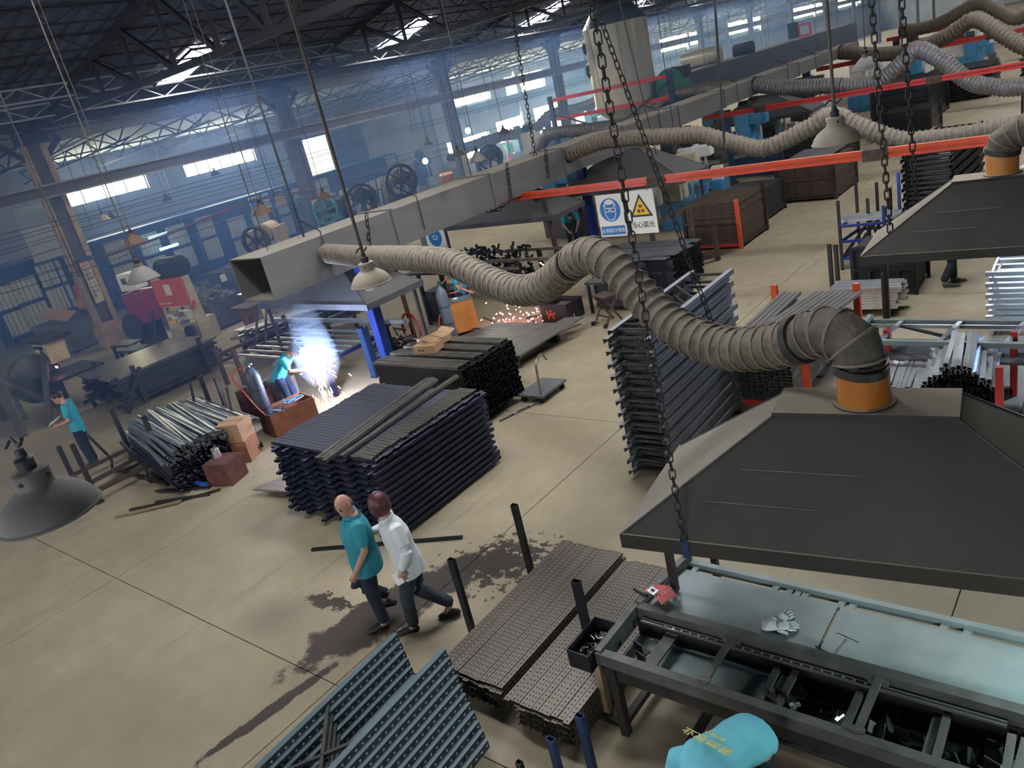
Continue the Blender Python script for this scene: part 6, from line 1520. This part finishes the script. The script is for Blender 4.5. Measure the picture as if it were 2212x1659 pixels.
for c in range(22):
    top = 8 if c < 9 else int(9+6*math.sin((c-9)/12*PI*.85+.25))
    for r_ in range(top):
        if r_ < top-3 and c not in (0, 21) and (r_ % 2): continue
        tag(inst(gz if r_ >= top-2 else gd, 'zinc_profile', None, None, (-2.82+.062*c+rnd.uniform(-.01, .01), 10.45+rnd.uniform(-.06, .06), .14+.055*r_), (rnd.uniform(-.02, .02), rnd.uniform(-.3, .3), R(6)+rnd.uniform(-.03, .03))), 'zinc bright profile on the heap right of the hood stub' if r_ >= top-2 else 'profile in the heap right of the hood stub, black end forward', 'profile', 'bright top of the heap right of the stub' if r_ >= top-2 else 'black ends of the heap right of the stub')
t = thing('post_rack', 'rack with dark red posts around the zinc heap right of the hood stub', 'rack', (-2.15, 10.4, 0))
for x, y in ((-.76, -.55), (.76, -.55), (-.76, .6), (.76, .6)): MB().box((x, y, .45), (.08, .08, .9)).build('post', 'red_paint', t)
for y in (-.55, .6): MB().box((0, y, .06), (1.5, .08, .08)).build('base_beam', 'rust_red', t)
t = thing('work_bench', 'second welding bench with an open frame top under the second hood', 'bench', (-3.2, 10.72, 0))
for y in (0, .80): MB().box((1.6, y, .82), (3.4, .07, .07)).build('long_rail', 'table_steel', t)
MB().box((1.6, .68, .80), (3.3, .03, .05)).build('guide_rail', 'bright_zinc', t); MB().box((-.08, .4, .84), (.07, .95, .14)).build('end_rail', 'table_steel', t)
for x in (.25, 1.0, 1.75, 2.4, 3.1): MB().bar((x, .02, .83), (x+.12, .78, .83), .06, .04).build('cross_bar', 'galvanised', t)
MB().bar((.35, .70, .80), (1.35, .1, .80), .05, .03).build('diagonal_bar', 'dark_steel', t)
MB().box((1.6, .4, .55), (3.2, .75, .03)).build('lower_tray', 'machine_grey', t)
for x in (0, 3.2):
    for y in (0, .8): MB().bar((x, y, 0), (x, y, .8), .07).build('leg', 'frame_steel', t)
b = MB()
for i in range(60): b.box((-3.2+rnd.uniform(1.9, 3.2), 10.72+rnd.uniform(-.15, .5), .58+rnd.uniform(0, .1)), (.18, .05, .03), m=Euler((rnd.uniform(-.5, .5), rnd.uniform(-.5, .5), rnd.uniform(0, 6))).to_matrix())
tag(b.build('cut_parts', 'bare_steel'), 'grey cut parts in the tray of the second bench', 'parts', kind='stuff')
zp = MB().box((0, 0, 0), (1.15, .075, .045)).mesh('zinc_strip'); zp.materials.append(MATS['bright_zinc'])
for r_ in range(8):
    for c in range(6): 
        if 0 < c < 5 and r_ < 6: continue
        tag(inst(zp, 'zinc_strip', None, None, (-4.05+rnd.uniform(-.06, .06), 13.95+.085*c, .16+.05*r_), (0, 0, R(5)+rnd.uniform(-.03, .03))), 'gleaming zinc strip in the small pallet beside the orange posted rack', 'strip', 'zinc strips on the small pallet')
t = thing('strip_pallet', 'small dark pallet with a post under the gleaming zinc strips', 'pallet', (-4.05, 14.1, 0))
for x in (-.4, .4): MB().box((x, 0, .06), (.08, .7, .12)).build('bearer', 'frame_steel', t)
MB().bar((.40, -.38, 0), (.40, -.38, .85), .05).build('post', 'frame_steel', t)
bz = frame_proto(1.6, 1.0, 'gleaming blue lit zinc frame in the stack at the right edge', 'zinc frames at the right edge', 'bright_zinc', .075, .06, (.05, .5, .95), None, 'bright_zinc')
for k in range(11):
    o = bz if k == 0 else copy_tree(bz); o.location = (-1.25+(.04 if k % 2 else 0), 13.6, .12+.088*k); o.rotation_euler = (0, 0, R(92)); o['label'] = 'gleaming zinc frame, %s from the top of the stack at the right edge' % nth(10-k)
tag(MB().box((-1.25, 13.6, .03), (.1, 1.2, .06)).build('bearer', 'frame_steel'), 'bearer under the gleaming zinc frames at the right edge', 'bearer')
# blue trolley rack near the aisle
t = thing('trolley_rack', 'blue tube rack trolley with slender posts by the aisle', 'rack', (-4.75, 17.3, 0))
for x, y, h, m in ((-.5, -.55, 1.5, 'frame_steel'), (-.4, .4, 1.75, 'frame_steel'), (.35, -.45, 1.3, 'blue_paint'), (.42, .5, 1.75, 'bright_blue'), (.0, .45, 1.6, 'frame_steel'), (.25, .5, 1.45, 'rust_brown'), (-.1, .1, 1.35, 'frame_steel')): MB().bar((x, y, 0), (x, y, h), .055).build('post', m, t)
for z in (.25, .62, .95):
    for a, c in (((-.5, -.55), (.35, -.45)), ((.35, -.45), (.42, .5)), ((.42, .5), (-.4, .4)), ((-.4, .4), (-.5, -.55))): MB().bar((*a, z), (*c, z), .05).build('rail', 'blue_paint', t)
for a, c in (((-.5, -.55, .25), (.0, .0, .98)), ((.35, -.45, .3), (-.1, .1, 1.0)), ((-.4, .4, .3), (.1, -.1, .9))): MB().bar(a, c, .045).build('brace', 'frame_steel', t)
for i in range(5): tag(MB().bar((-5.35, 17.0+.12*i, 1.0), (-4.2, 17.08+.12*i, 1.0), .06).build('short_profile', 'bright_zinc'), 'pale short profile lying across the blue trolley rack', 'profile', 'short profiles on the blue trolley rack')
t = thing('steel_crate', 'black open crate with a ladder side below the blue trolley rack', 'crate', (-4.0, 15.6, 0))
for x in (-.55, .55):
    for y in (-.5, .5): MB().bar((x, y, 0), (x, y, .95), .06).build('post', 'black_steel', t)
for z in (.08, .5, .92): MB().bar((-.55, -.5, z), (.55, -.5, z), .05).build('rail', 'black_steel', t)
for x in (-.25, .0, .25): MB().bar((x, -.5, .08), (x, -.5, .5), .04).build('rung', 'dark_steel', t)
MB().box((0, 0, .5), (1.05, .9, .8)).build('load', 'rubber_black', t)
for x, y, h, lab in ((-5.05, 15.4, .95, 'slender dark post standing before the blue trolley rack'), (-4.85, 15.15, 1.0, 'second slender dark post before the blue trolley rack'), (-3.9, 32.2, 1.3, 'pair of dark posts standing alone on the far aisle, taller'), (-3.6, 32.0, .9, 'pair of dark posts standing alone on the far aisle, shorter')): square_post(x, y, h, lab, 'frame_steel', .07, .07)
ap = chan_y(2.6, .075, .05, .004, .012, 'galvanised', 'aisle_profile')
for i in range(12): tag(inst(ap, 'aisle_profile', None, None, (-2.6+.10*i, 19.6, 1.05), (0, 0, R(rnd.uniform(-9, 3)))), 'zinc profile fanned out on the pile behind the far dark stack', 'profile', 'fanned zinc profiles at the right')
t = thing('profile_table', 'low dark table under the fanned zinc profiles', 'table', (-2.0, 19.6, 0)); MB().box((0, 0, .95), (1.5, 2.0, .1)).build('top', 'iron_dark', t)
for x in (-.65, .65):
    for y in (-.9, .9): MB().bar((x, y, 0), (x, y, .9), .08).build('leg', 'iron_dark', t)
for i in range(8): tag(inst(ap, 'aisle_profile', None, None, (-4.9+.10*i, 19.9, .32), (0, 0, R(2))), 'dark zinc profile on the low pile behind the blue trolley rack', 'profile', 'low zinc pile behind the blue trolley')
tag(MB().box((-4.5, 19.9, .14), (1.0, 1.8, .26)).build('bearer', 'frame_steel'), 'bearer block under the low zinc pile', 'bearer')
# ------------------------------------------------------------------ machine rows far down the hall
cols = ['machine_blue', 'machine_grey', 'machine_cream', 'iron_dark', 'bin_grey', 'paper_white', 'rack_blue', 'machine_blue']
kinds = ('roll forming machine', 'punch machine', 'cutting machine', 'straightening machine')
n = 0; cnt = [0, 0]
for y, xs in ((22.0, (-15.8, -13.4, -11.3)), (25.0, (-17.2, -14.8, -12.2)), (29.5, (-14.5, -12.0)), (33.5, (-15.2, -12.6)), (37, (-14.6, -12.6)), (44, (-14.5, -12.0)), (50, (-13.5, -10.8, -8.0)), (56, (-13, -9.5, -6)), (63, (-13.5, -10, -6.5)), (72, (-12, -8)),
              (24.5, (-33.0,)), (34, (-31.5, -34)), (39, (-33, -29.5)), (44, (-31.5, -34.2)), (50, (-32, -29)), (57, (-33, -29.5)), (65, (-32, -28))):
    for x in xs:
        c = cols[n % 8]; c2 = cols[(n*3+1) % 8]; h = rnd.uniform(1.0, 1.7)
        cnt[x < -27] += 1
        t = thing('workshop_machine', '%s %s, %s in the row %s' % (('blue', 'grey', 'cream', 'black', 'pale grey', 'white', 'dark blue', 'mid blue')[n % 8], kinds[n % 4], nth(cnt[x < -27]-1), 'along the side wall' if x < -27 else 'right of the duct'), 'machine', (x, y, 0), rnd.uniform(-.2, .2)); n += 1
        MB().box((0, 0, .4), (1.5, 1.1, .8)).build('bed', c2, t, bevel=.02)
        MB().box((-.4, .1, .8+h*.45), (.6, .8, h*.9)).build('column', c, t, bevel=.03)
        MB().box((.1, .0, .8+h*.75), (.7, .5, .35)).build('head', c, t, bevel=.03)
        MB().lathe([(.1, -.2), (.24, -.18), (.24, .18), (.1, .2)], (-.4, .1, .8+h*.9+.22), 16, True, Matrix.Rotation(R(90), 3, 'Y')).build('motor', 'iron_dark', t, True)
        MB().box((.6, -.3, 1.0), (.35, .3, .45)).build('control_box', c2 if n % 2 else 'paper_white', t)
        MB().tube([(.2, 0, .8), (.2, 0, .8+h*.6)], .05, 8).build('spindle', 'bright_zinc', t, True)
for i, (x, y, lab) in enumerate(((-9.3, 52.5, 'upper white banner with an orange mark by the blue machines'), (-12.0, 45.5, 'lower white banner with an orange mark by the blue machines'))):
    t = thing('banner', lab, 'banner', (x, y, 1.9)); MB().box((0, 0, 0), (.95, .03, 1.3)).build('cloth', 'paper_white', t); disc(.25, -.02, 'orange_paint', t, 'orange_mark', .1); MB().bar((-.45, .02, -1.9), (-.45, .02, .6), .04).build('pole', 'iron_dark', t)
for i in range(5):
    b = MB().box((0, 0, 0), (3.0, .12, .12)); 
    tag(inst(b.mesh('floor_beam'), 'floor_beam', 'bare_steel', None, (-16.5+.9*i, 27.0+.2*i, .9+.1*(i % 2)), (0, 0, R(rnd.uniform(-30, 80)))), 'bright steel length lying across the machines beyond the first beam', 'bar', 'bright lengths beyond the first beam')
# big pale hoses of the far side extraction
hose([(-33, 36, 2.2), (-31.5, 38, 2.4), (-30.5, 40.5, 2.3), (-30, 42, 2.9), (-29.5, 44.5, 2.8), (-29.2, 47, 3.0), (-28.8, 50, 3.3)], .33, 'wide pale grey hose sagging before the bright side openings', 'hose_silver', pitch=.3, cuff=False)
# ------------------------------------------------------------------ people (local frame: x forward, y left, z up)
def person(label, loc, heading, J, c, vox=.009, scale=1.0, hair='short', gaze=(1, 0, -.1), sleeve='short', cap=None, back_text=None, collar=None, group=None, girth=1.0):
    V = Vector
    t = thing('person', label, 'person', loc, R(heading), group); t.scale = (scale,)*3
    J = {k: V(v) for k, v in J.items()}
    P, C, Nk, Hd = J['pelvis'], J['chest'], J['neck'], J['head']
    sp = (J['hipL']-J['hipR']).normalized(); ss = (J['shL']-J['shR']).normalized()
    def ell(c0, s, a, w, d, n=20):
        w, d = w*girth, d*girth*girth
        s = (s-a*s.dot(a)).normalized(); f = s.cross(a)
        return [c0+w*math.cos(q)*s+d*math.sin(q)*f for q in [2*PI*k/n for k in range(n)]]
    def torso(b, g=0.0, low=.06, top=True):
        a1 = (C-P).normalized(); a2 = (Nk-C).normalized(); am = (a1+a2).normalized()
        rs = [ell(P-a1*low, sp, a1, .165+g, .118+g), ell(P+a1*.03, sp, a1, .168+g, .122+g), ell(P.lerp(C, .45), (sp+ss), a1, .152+g, .112+g), ell(P.lerp(C, .8), ss, am, .172+g, .118+g),
              ell(C, ss, am, .180+g, .118+g), ell(C.lerp(Nk, .5), ss, a2, .158+g, .100+g), ell(C.lerp(Nk, .85), ss, a2, .095+g, .070+g)]
        if top: rs.append(ell(Nk+a2*.02, ss, a2, .058+g*.4, .056+g*.4))
        b.rings(rs)
    def limb(b, pts, rad, n=14):
        P_ = [V(p) for p in pts]; q = []; rr = []
        for i in range(len(P_)-1):
            for k in range(4):
                f = k/4; q.append(P_[i].lerp(P_[i+1], f)); rr.append(rad[i]+(rad[i+1]-rad[i])*f)
        q.append(P_[-1]); rr.append(rad[-1])
        d0 = (q[0]-q[1]).normalized()*rad[0]*.7; d1 = (q[-1]-q[-2]).normalized()*rad[-1]*.6
        q = [q[0]+d0]+q+[q[-1]+d1]; rr = [rr[0]*.55]+rr+[rr[-1]*.5]
        b.tube(q, rr, n)
    g0 = V(gaze).normalized(); gs = V((0, 0, 1)).cross(g0).normalized(); gu = g0.cross(gs).normalized()
    def hp(f, s, u): return Hd+g0*f+gs*s+gu*u
    def blob(b, c0, rf, rs_, ru, n=18, m=12, fn=None):
        rs = []
        for i in range(1, m):
            th = -PI/2+PI*i/m; ring = []
            for k in range(n):
                a = 2*PI*k/n; f, s, u = math.cos(th)*math.cos(a), math.cos(th)*math.sin(a), math.sin(th)
                if fn: f, s, u = fn(f, s, u)
                ring.append(c0+g0*(f*rf)+gs*(s*rs_)+gu*(u*ru))
            rs.append(ring)
        b.rings(rs)
    def remesh(o, v):
        for m in list(o.modifiers): o.modifiers.remove(m)
        md = o.modifiers.new('remesh', 'REMESH'); md.mode = 'VOXEL'; md.voxel_size = v; md.use_smooth_shade = True
        s = o.modifiers.new('smooth', 'SMOOTH'); s.factor = .5; s.iterations = 4
        return o
    # body: one continuous surface
    b = MB(); torso(b, -.012)
    def face(f, s, u):
        if f > 0:
            if u < -.25: s *= 1-.35*(-u-.25); f *= 1+.05*(u+.6)
        return f, s, u
    blob(b, hp(-.005, 0, .005), .098, .077, .122, 24, 16, face)
    blob(b, hp(.055, 0, -.055), .045, .048, .055)                      # jaw
    b.add([hp(.090, 0, .020), hp(.088, .015, -.028), hp(.117, 0, -.026), hp(.088, -.015, -.028), hp(.08, 0, -.035)], [(0, 1, 2), (0, 2, 3), (1, 4, 2), (2, 4, 3), (0, 3, 4, 1)])   # nose
    for s in (-1, 1): blob(b, hp(-.008, s*.078, -.008), .020, .009, .032, 10, 8)
    limb(b, [C.lerp(Nk, .7), Nk, hp(-.02, 0, -.05)], [.06, .055, .056])
    for s, S_ in ((1, 'L'), (-1, 'R')):
        sh, el, wr = J['sh'+S_], J['el'+S_], J['wr'+S_]
        limb(b, [C.lerp(sh, .75)+V((0, 0, .0)), sh, el, wr], [.055, .054, .040, .027])
        limb(b, [P.lerp(J['hip'+S_], .8), J['hip'+S_], J['kn'+S_], J['an'+S_]], [.09, .088, .056, .038])
        # hand: palm, four unequal fingers, thumb from the palm's side
        d = J.get('hd'+S_, (wr-el).normalized()) ; d = V(d).normalized()
        side = V((0, s, 0)); pn = (side-d*side.dot(d)).normalized(); cr = d.cross(pn).normalized()   # pn: palm normal (outwards), cr: across the palm
        limb(b, [wr-d*.01, wr+d*.05, wr+d*.085], [.026, .033, .030], 12)
        for i, (o_, l) in enumerate(((-.030, .070), (-.010, .080), (.010, .075), (.029, .058))):
            k0 = wr+d*.085+cr*o_; k1 = k0+d*l*.5-pn*l*.22; k2 = k1+d*l*.25-pn*l*.40
            limb(b, [k0-d*.02, k0, k1, k2], [.0105, .0105, .0095, .008], 8)
        k0 = wr+d*.03-cr*.030*1; limb(b, [k0, k0+d*.025-cr*.026-pn*.012, k0+d*.058-cr*.024-pn*.026], [.013, .0115, .009], 8)
        foot = V(J['toe'+S_])-J['an'+S_]
        limb(b, [J['an'+S_], J['an'+S_]+foot*.5+V((0, 0, -.03))], [.038, .03], 10)
    remesh(b.build('body', c['skin'], t), vox)
    # clothes
    b = MB(); torso(b, .012, .13 if sleeve != 'tucked' else .05, False)
    for S_ in 'LR':
        sh, el, wr = J['sh'+S_], J['el'+S_], J['wr'+S_]
        if sleeve == 'long': limb(b, [C.lerp(sh, .7), sh, el, el.lerp(wr, .86)], [.075, .074, .058, .046])
        else: limb(b, [C.lerp(sh, .7), sh, sh.lerp(el, .72)], [.075, .074, .066])
    remesh(b.build('shirt', c['shirt'], t), vox*1.1)
    if collar:
        a2 = (Nk-C).normalized()
        b = MB(); b.rings([ell(C.lerp(Nk, .72), ss, a2, .088, .074), ell(Nk+a2*.01, ss, a2, .070, .070), ell(Nk+a2*.008, ss, a2, .064, .064), ell(C.lerp(Nk, .72), ss, a2, .08, .066)], False)
        b.build('collar', collar, t, True)
    b = MB(); a1 = (C-P).normalized()
    b.rings([ell(P-a1*.12, sp, a1, .150, .115), ell(P-a1*.05, sp, a1, .172, .128), ell(P+a1*.05, sp, a1, .168, .122), ell(P+a1*.10, sp, a1, .15, .11)])
    for S_ in 'LR':
        limb(b, [P.lerp(J['hip'+S_], .6), J['hip'+S_]+V((0, 0, -.04)), J['kn'+S_], J['an'+S_]+V((0, 0, .03))], [.095, .104, .076, .064])
    remesh(b.build('trousers', c['trousers'], t), vox*1.15)
    for S_ in 'LR':
        an, toe = J['an'+S_], V(J['toe'+S_]); d = (toe-an); d2 = V((d.x, d.y, 0)).normalized() if abs(d.z) < .16 else d.normalized()
        sd = V((0, 0, 1)).cross(d2); sd = sd.normalized() if sd.length > .1 else V((0, 1, 0)); up = d2.cross(sd).normalized()
        up = -up if up.z < 0 else up
        base = toe-d2*.25
        b = MB(); rs = []
        for f, w, h, z in ((0, .02, .03, .03), (.02, .033, .085, .0), (.07, .036, .10, .0), (.12, .036, .085, 0), (.18, .043, .058, 0), (.23, .040, .045, 0), (.26, .02, .025, .005)):
            c0 = base+d2*f
            rs.append([c0+sd*(w*math.cos(q))+up*(z+h*.5*(1+math.sin(q))) for q in [2*PI*k/14 for k in range(14)]])
        b.rings(rs).build('shoe', c.get('shoe', 'shoe_black'), t, 2)
        if c.get('sock'): limb_b = MB(); limb_b.tube([an+V((0, 0, .0)), an+V((0, 0, .07))], .046, 12); limb_b.build('sock', c['sock'], t, True)
    # hair
    hm = c.get('hair', 'hair_black')
    b = MB()
    if hair == 'short': blob(b, hp(-.022, 0, .030), .098, .083, .110, 24, 14)
    elif hair == 'bob':
        blob(b, hp(-.035, 0, .012), .124, .116, .142, 26, 16, lambda f, s, u: (f*(1 if f < 0 else .86), s*(1+.08*(u < -.2)), max(u, -.85)))
    elif hair == 'bald': blob(b, hp(-.040, 0, -.012), .068, .080, .068, 24, 12)
    if hair: o = b.build('hair', hm, t, 2)
    if cap:
        b = MB(); blob(b, hp(-.012, 0, .040), .106, .090, .098, 24, 14); b.build('cap', cap, t, 2)
        b = MB(); blob(b, hp(.085, 0, .048), .06, .07, .010, 16, 8); b.build('cap_peak', cap, t, 2)
    # face details
    for s in (-1, 1):
        b = MB(); blob(b, hp(.083, s*.031, .012), .010, .013, .006, 10, 6); b.build('eye', 'hair_black', t, 2)
        b = MB(); blob(b, hp(.088, s*.032, .034), .008, .020, .005, 10, 6); b.build('eyebrow', 'hair_black', t, 2)
    b = MB(); blob(b, hp(.090, 0, -.064), .012, .024, .006, 12, 6); b.build('mouth', 'lip', t, 2)
    if back_text:
        a1 = (C-P).normalized(); s0 = ss; bk = -(s0.cross(a1)).normalized()   # outward from the back
        if bk.dot(V((-1, 0, .4))) < 0: bk = -bk
        for row, (txt, sz, off) in enumerate(back_text[1:]):
            cv = bpy.data.curves.new('print', 'FONT'); cv.body = txt; cv.size = sz; cv.extrude = .002; cv.align_x = 'CENTER'
            o = text_mesh(cv, 'back_print', back_text[0]); o.parent = t
            mt = Matrix((-s0 if bk.dot(V((-1, 0, 0))) > 0 or True else s0, a1, bk)).transposed()
            if mt.determinant() < 0: mt = Matrix((s0, a1, bk)).transposed()
            o.matrix_local = Matrix.Translation(P.lerp(C, off)+bk*.150) @ mt.to_4x4()
    return t
def stand(**k):
    J = dict(pelvis=(0, 0, .88), chest=(0, 0, 1.26), neck=(0, 0, 1.45), head=(.03, 0, 1.57), shL=(0, .185, 1.39), shR=(0, -.185, 1.39), elL=(-.02, .25, 1.12), elR=(-.02, -.25, 1.12), wrL=(.05, .25, .88), wrR=(.05, -.25, .88),
             hipL=(0, .09, .85), hipR=(0, -.09, .85), knL=(.02, .10, .47), knR=(.02, -.10, .47), anL=(-.02, .10, .08), anR=(-.02, -.10, .08), toeL=(.17, .12, 0), toeR=(.17, -.12, 0))
    J.update(k); return J
man = person('balding man in a teal polo shirt walking beside the woman in white', (-6.45, 4.08, 0), 220,
       stand(pelvis=(0, 0, .86), chest=(.0, .01, 1.22), neck=(-.02, .0, 1.42), head=(.03, .02, 1.555), shL=(-.09, .19, 1.37), shR=(.05, -.18, 1.38), elL=(-.11, .29, 1.12), wrL=(.05, .30, .90), elR=(-.02, -.26, 1.12), wrR=(.10, -.25, .9),
             hipL=(0, .09, .84), hipR=(.01, -.09, .84), knL=(.02, .10, .46), anL=(-.01, .10, .085), toeL=(.19, .13, 0), knR=(.22, -.09, .50), anR=(-.06, -.10, .28), toeR=(.10, -.10, .13)),
       dict(skin='skin', shirt='shirt_teal', trousers='denim_dark', hair='hair_shaved', sock='sock_grey'), .0085, 1.0, 'bald', (.50, .87, -.42), 'short', None, None, 'shirt_teal', girth=1.14)
woman = person('woman with maroon bobbed hair in a white shirt walking and pointing', (-5.95, 4.24, 0), 212,
       stand(pelvis=(0, 0, .84), chest=(.04, 0, 1.20), neck=(.09, 0, 1.405), head=(.13, -.01, 1.555), shL=(-.06, .17, 1.35), shR=(.13, -.15, 1.36), elL=(-.13, .26, 1.12), wrL=(-.01, .25, .90), elR=(.20, -.27, 1.16), wrR=(.36, -.16, 1.16), hdR=(.9, .3, .05),
             hipL=(0, .085, .81), hipR=(0, -.085, .81), knL=(.10, .09, .45), anL=(.12, .09, .085), toeL=(.32, .11, 0), knR=(.02, -.085, .42), anR=(-.28, -.09, .17), toeR=(-.12, -.09, .01)),
       dict(skin='skin_pale', shirt='shirt_white', trousers='denim_grey', hair='hair_maroon'), .0085, 1.0, 'bob', (.80, -.62, -.12), 'long', None, None, 'shirt_white', girth=1.07)
MB().tube([(-.035, .252, .945), (-.028, .252, .93)], .040, 16).build('wrist_watch', 'watch_black', woman, True)
o = MB().box((0, 0, 0), (.09, .012, .13)).build('folded_paper', 'paper_white', None, loc=(-5.85, 3.99, .82)); o.rotation_euler = (R(20), R(25), R(212)); tag(o, 'small folded paper held in the hand of the woman in white', 'paper')
person('man in a light blue shirt reading a sheet by the empty stacking frame', (-16.42, 5.14, 0), 236,
       stand(head=(.11, 0, 1.545), neck=(.04, 0, 1.44), elL=(.03, .25, 1.10), wrL=(.25, .13, 1.04), elR=(.03, -.25, 1.12), wrR=(.27, -.11, 1.08), hdL=(.9, -.3, .1), hdR=(.9, .3, .1)),
       dict(skin='skin', shirt='shirt_cyan', trousers='denim_dark'), .011, 1.0, 'short', (.86, .12, -.5), 'short')
o = MB().box((0, 0, 0), (.22, .30, .004)).build('paper_sheet', 'paper_white', None, loc=(-16.60, 4.86, 1.12)); o.rotation_euler = (0, R(20), R(236)); tag(o, 'white sheet of paper held by the reading man', 'paper')
person('stooping welder in a cyan shirt facing the glaring arc', (-13.5, 8.12, 0), 24,
       stand(pelvis=(-.08, 0, .88), chest=(.16, 0, 1.16), neck=(.31, 0, 1.29), head=(.42, 0, 1.33), shL=(.22, .18, 1.23), shR=(.22, -.18, 1.23), elL=(.34, .23, .99), elR=(.34, -.23, .99), wrL=(.58, .10, .97), wrR=(.56, -.10, .94), hipL=(-.07, .09, .85), hipR=(-.07, -.09, .85), knL=(.03, .10, .47), knR=(.0, -.1, .47)),
       dict(skin='skin', shirt='shirt_cyan', trousers='denim_blue'), .011, 1.0, None, (.8, 0, -.55), 'short', 'cap_grey', ('print_white', ('爱岗敬业', .085, .62), ('安全生产', .05, .38)))
o = MB().prism([(-.10, 0, -.13), (.10, 0, -.13), (.12, .02, .13), (-.12, .02, .13)], (0, .012, 0)).build('face_shield', 'machine_grey', None, loc=(-13.02, 8.36, 1.24)); o.rotation_euler = (R(-25), 0, R(-66)); tag(o, 'dark hand held face shield before the welder at the arc', 'shield')
person('second welder in blue with a grey cap behind the orange machine', (-13.2, 13.35, 0), 350,
       stand(chest=(.10, 0, 1.20), neck=(.22, 0, 1.36), head=(.30, .0, 1.44), shL=(.14, .19, 1.29), shR=(.14, -.19, 1.29), elL=(.24, .26, 1.03), elR=(.24, -.26, 1.03), wrL=(.48, .16, .90), wrR=(.46, -.14, .88)),
       dict(skin='skin', shirt='shirt_cyan', trousers='denim_blue'), .012, 1.02, None, (.8, 0, -.55), 'short', 'cap_grey')
person('third worker in blue bending down beside the goggles sign', (-14.2, 19.75, 0), 310,
       stand(pelvis=(-.1, 0, .92), chest=(.20, 0, 1.16), neck=(.37, 0, 1.17), head=(.49, 0, 1.11), shL=(.27, .18, 1.14), shR=(.27, -.18, 1.14), elL=(.32, .23, .88), elR=(.32, -.23, .88), wrL=(.42, .12, .68), wrR=(.42, -.12, .68), hipL=(-.1, .09, .88), hipR=(-.1, -.09, .88)),
       dict(skin='skin', shirt='shirt_cyan', trousers='denim_blue'), .014, 1.05, 'short', (.5, 0, -.85), 'short', None, ('print_white', ('爱岗敬业', .09, .60)))
person('worker in a light blue shirt half hidden behind the second hood', (-3.05, 15.6, 0), 20,
       stand(head=(.07, 0, 1.56), knR=(.12, -.1, .48), anR=(-.05, -.1, .10), knL=(.10, .1, .47), anL=(.12, .1, .08), toeL=(.31, .11, 0)),
       dict(skin='skin', shirt='shirt_light', trousers='denim_grey', shoe='shoe_grey'), .013, 1.10, 'short', (1, .1, -.25), 'short')
person('worker in a light blue shirt stooping in front of the near bench', (-1.92, 3.44, 0), 262,
       stand(pelvis=(-.02, 0, .93), chest=(.33, 0, 1.08), neck=(.52, 0, 1.04), head=(.63, 0, .96), shL=(.40, .19, 1.05), shR=(.40, -.19, 1.05), elL=(.44, .26, .80), elR=(.44, -.26, .80), wrL=(.50, .16, .60), wrR=(.52, -.16, .60), hipL=(-.03, .09, .90), hipR=(-.03, -.09, .90), knL=(.0, .1, .48), knR=(.0, -.1, .48), anL=(-.05, .1, .08), anR=(-.05, -.1, .08), toeL=(.13, .12, 0), toeR=(.13, -.12, 0)),
       dict(skin='skin', shirt='shirt_light', trousers='denim_dark'), .0085, 1.02, 'short', (.55, 0, -.8), 'short', None, ('print_yellow', ('爱岗敬业', .085, 1.10), ('安全生产', .035, .90)))
person('distant worker in bright blue among the bright side openings', (-35.6, 44.0, 0), 300, stand(), dict(skin='skin', shirt='shirt_light', trousers='mask_red'), .02, 1.0, 'short', (1, 0, -.1), 'short')
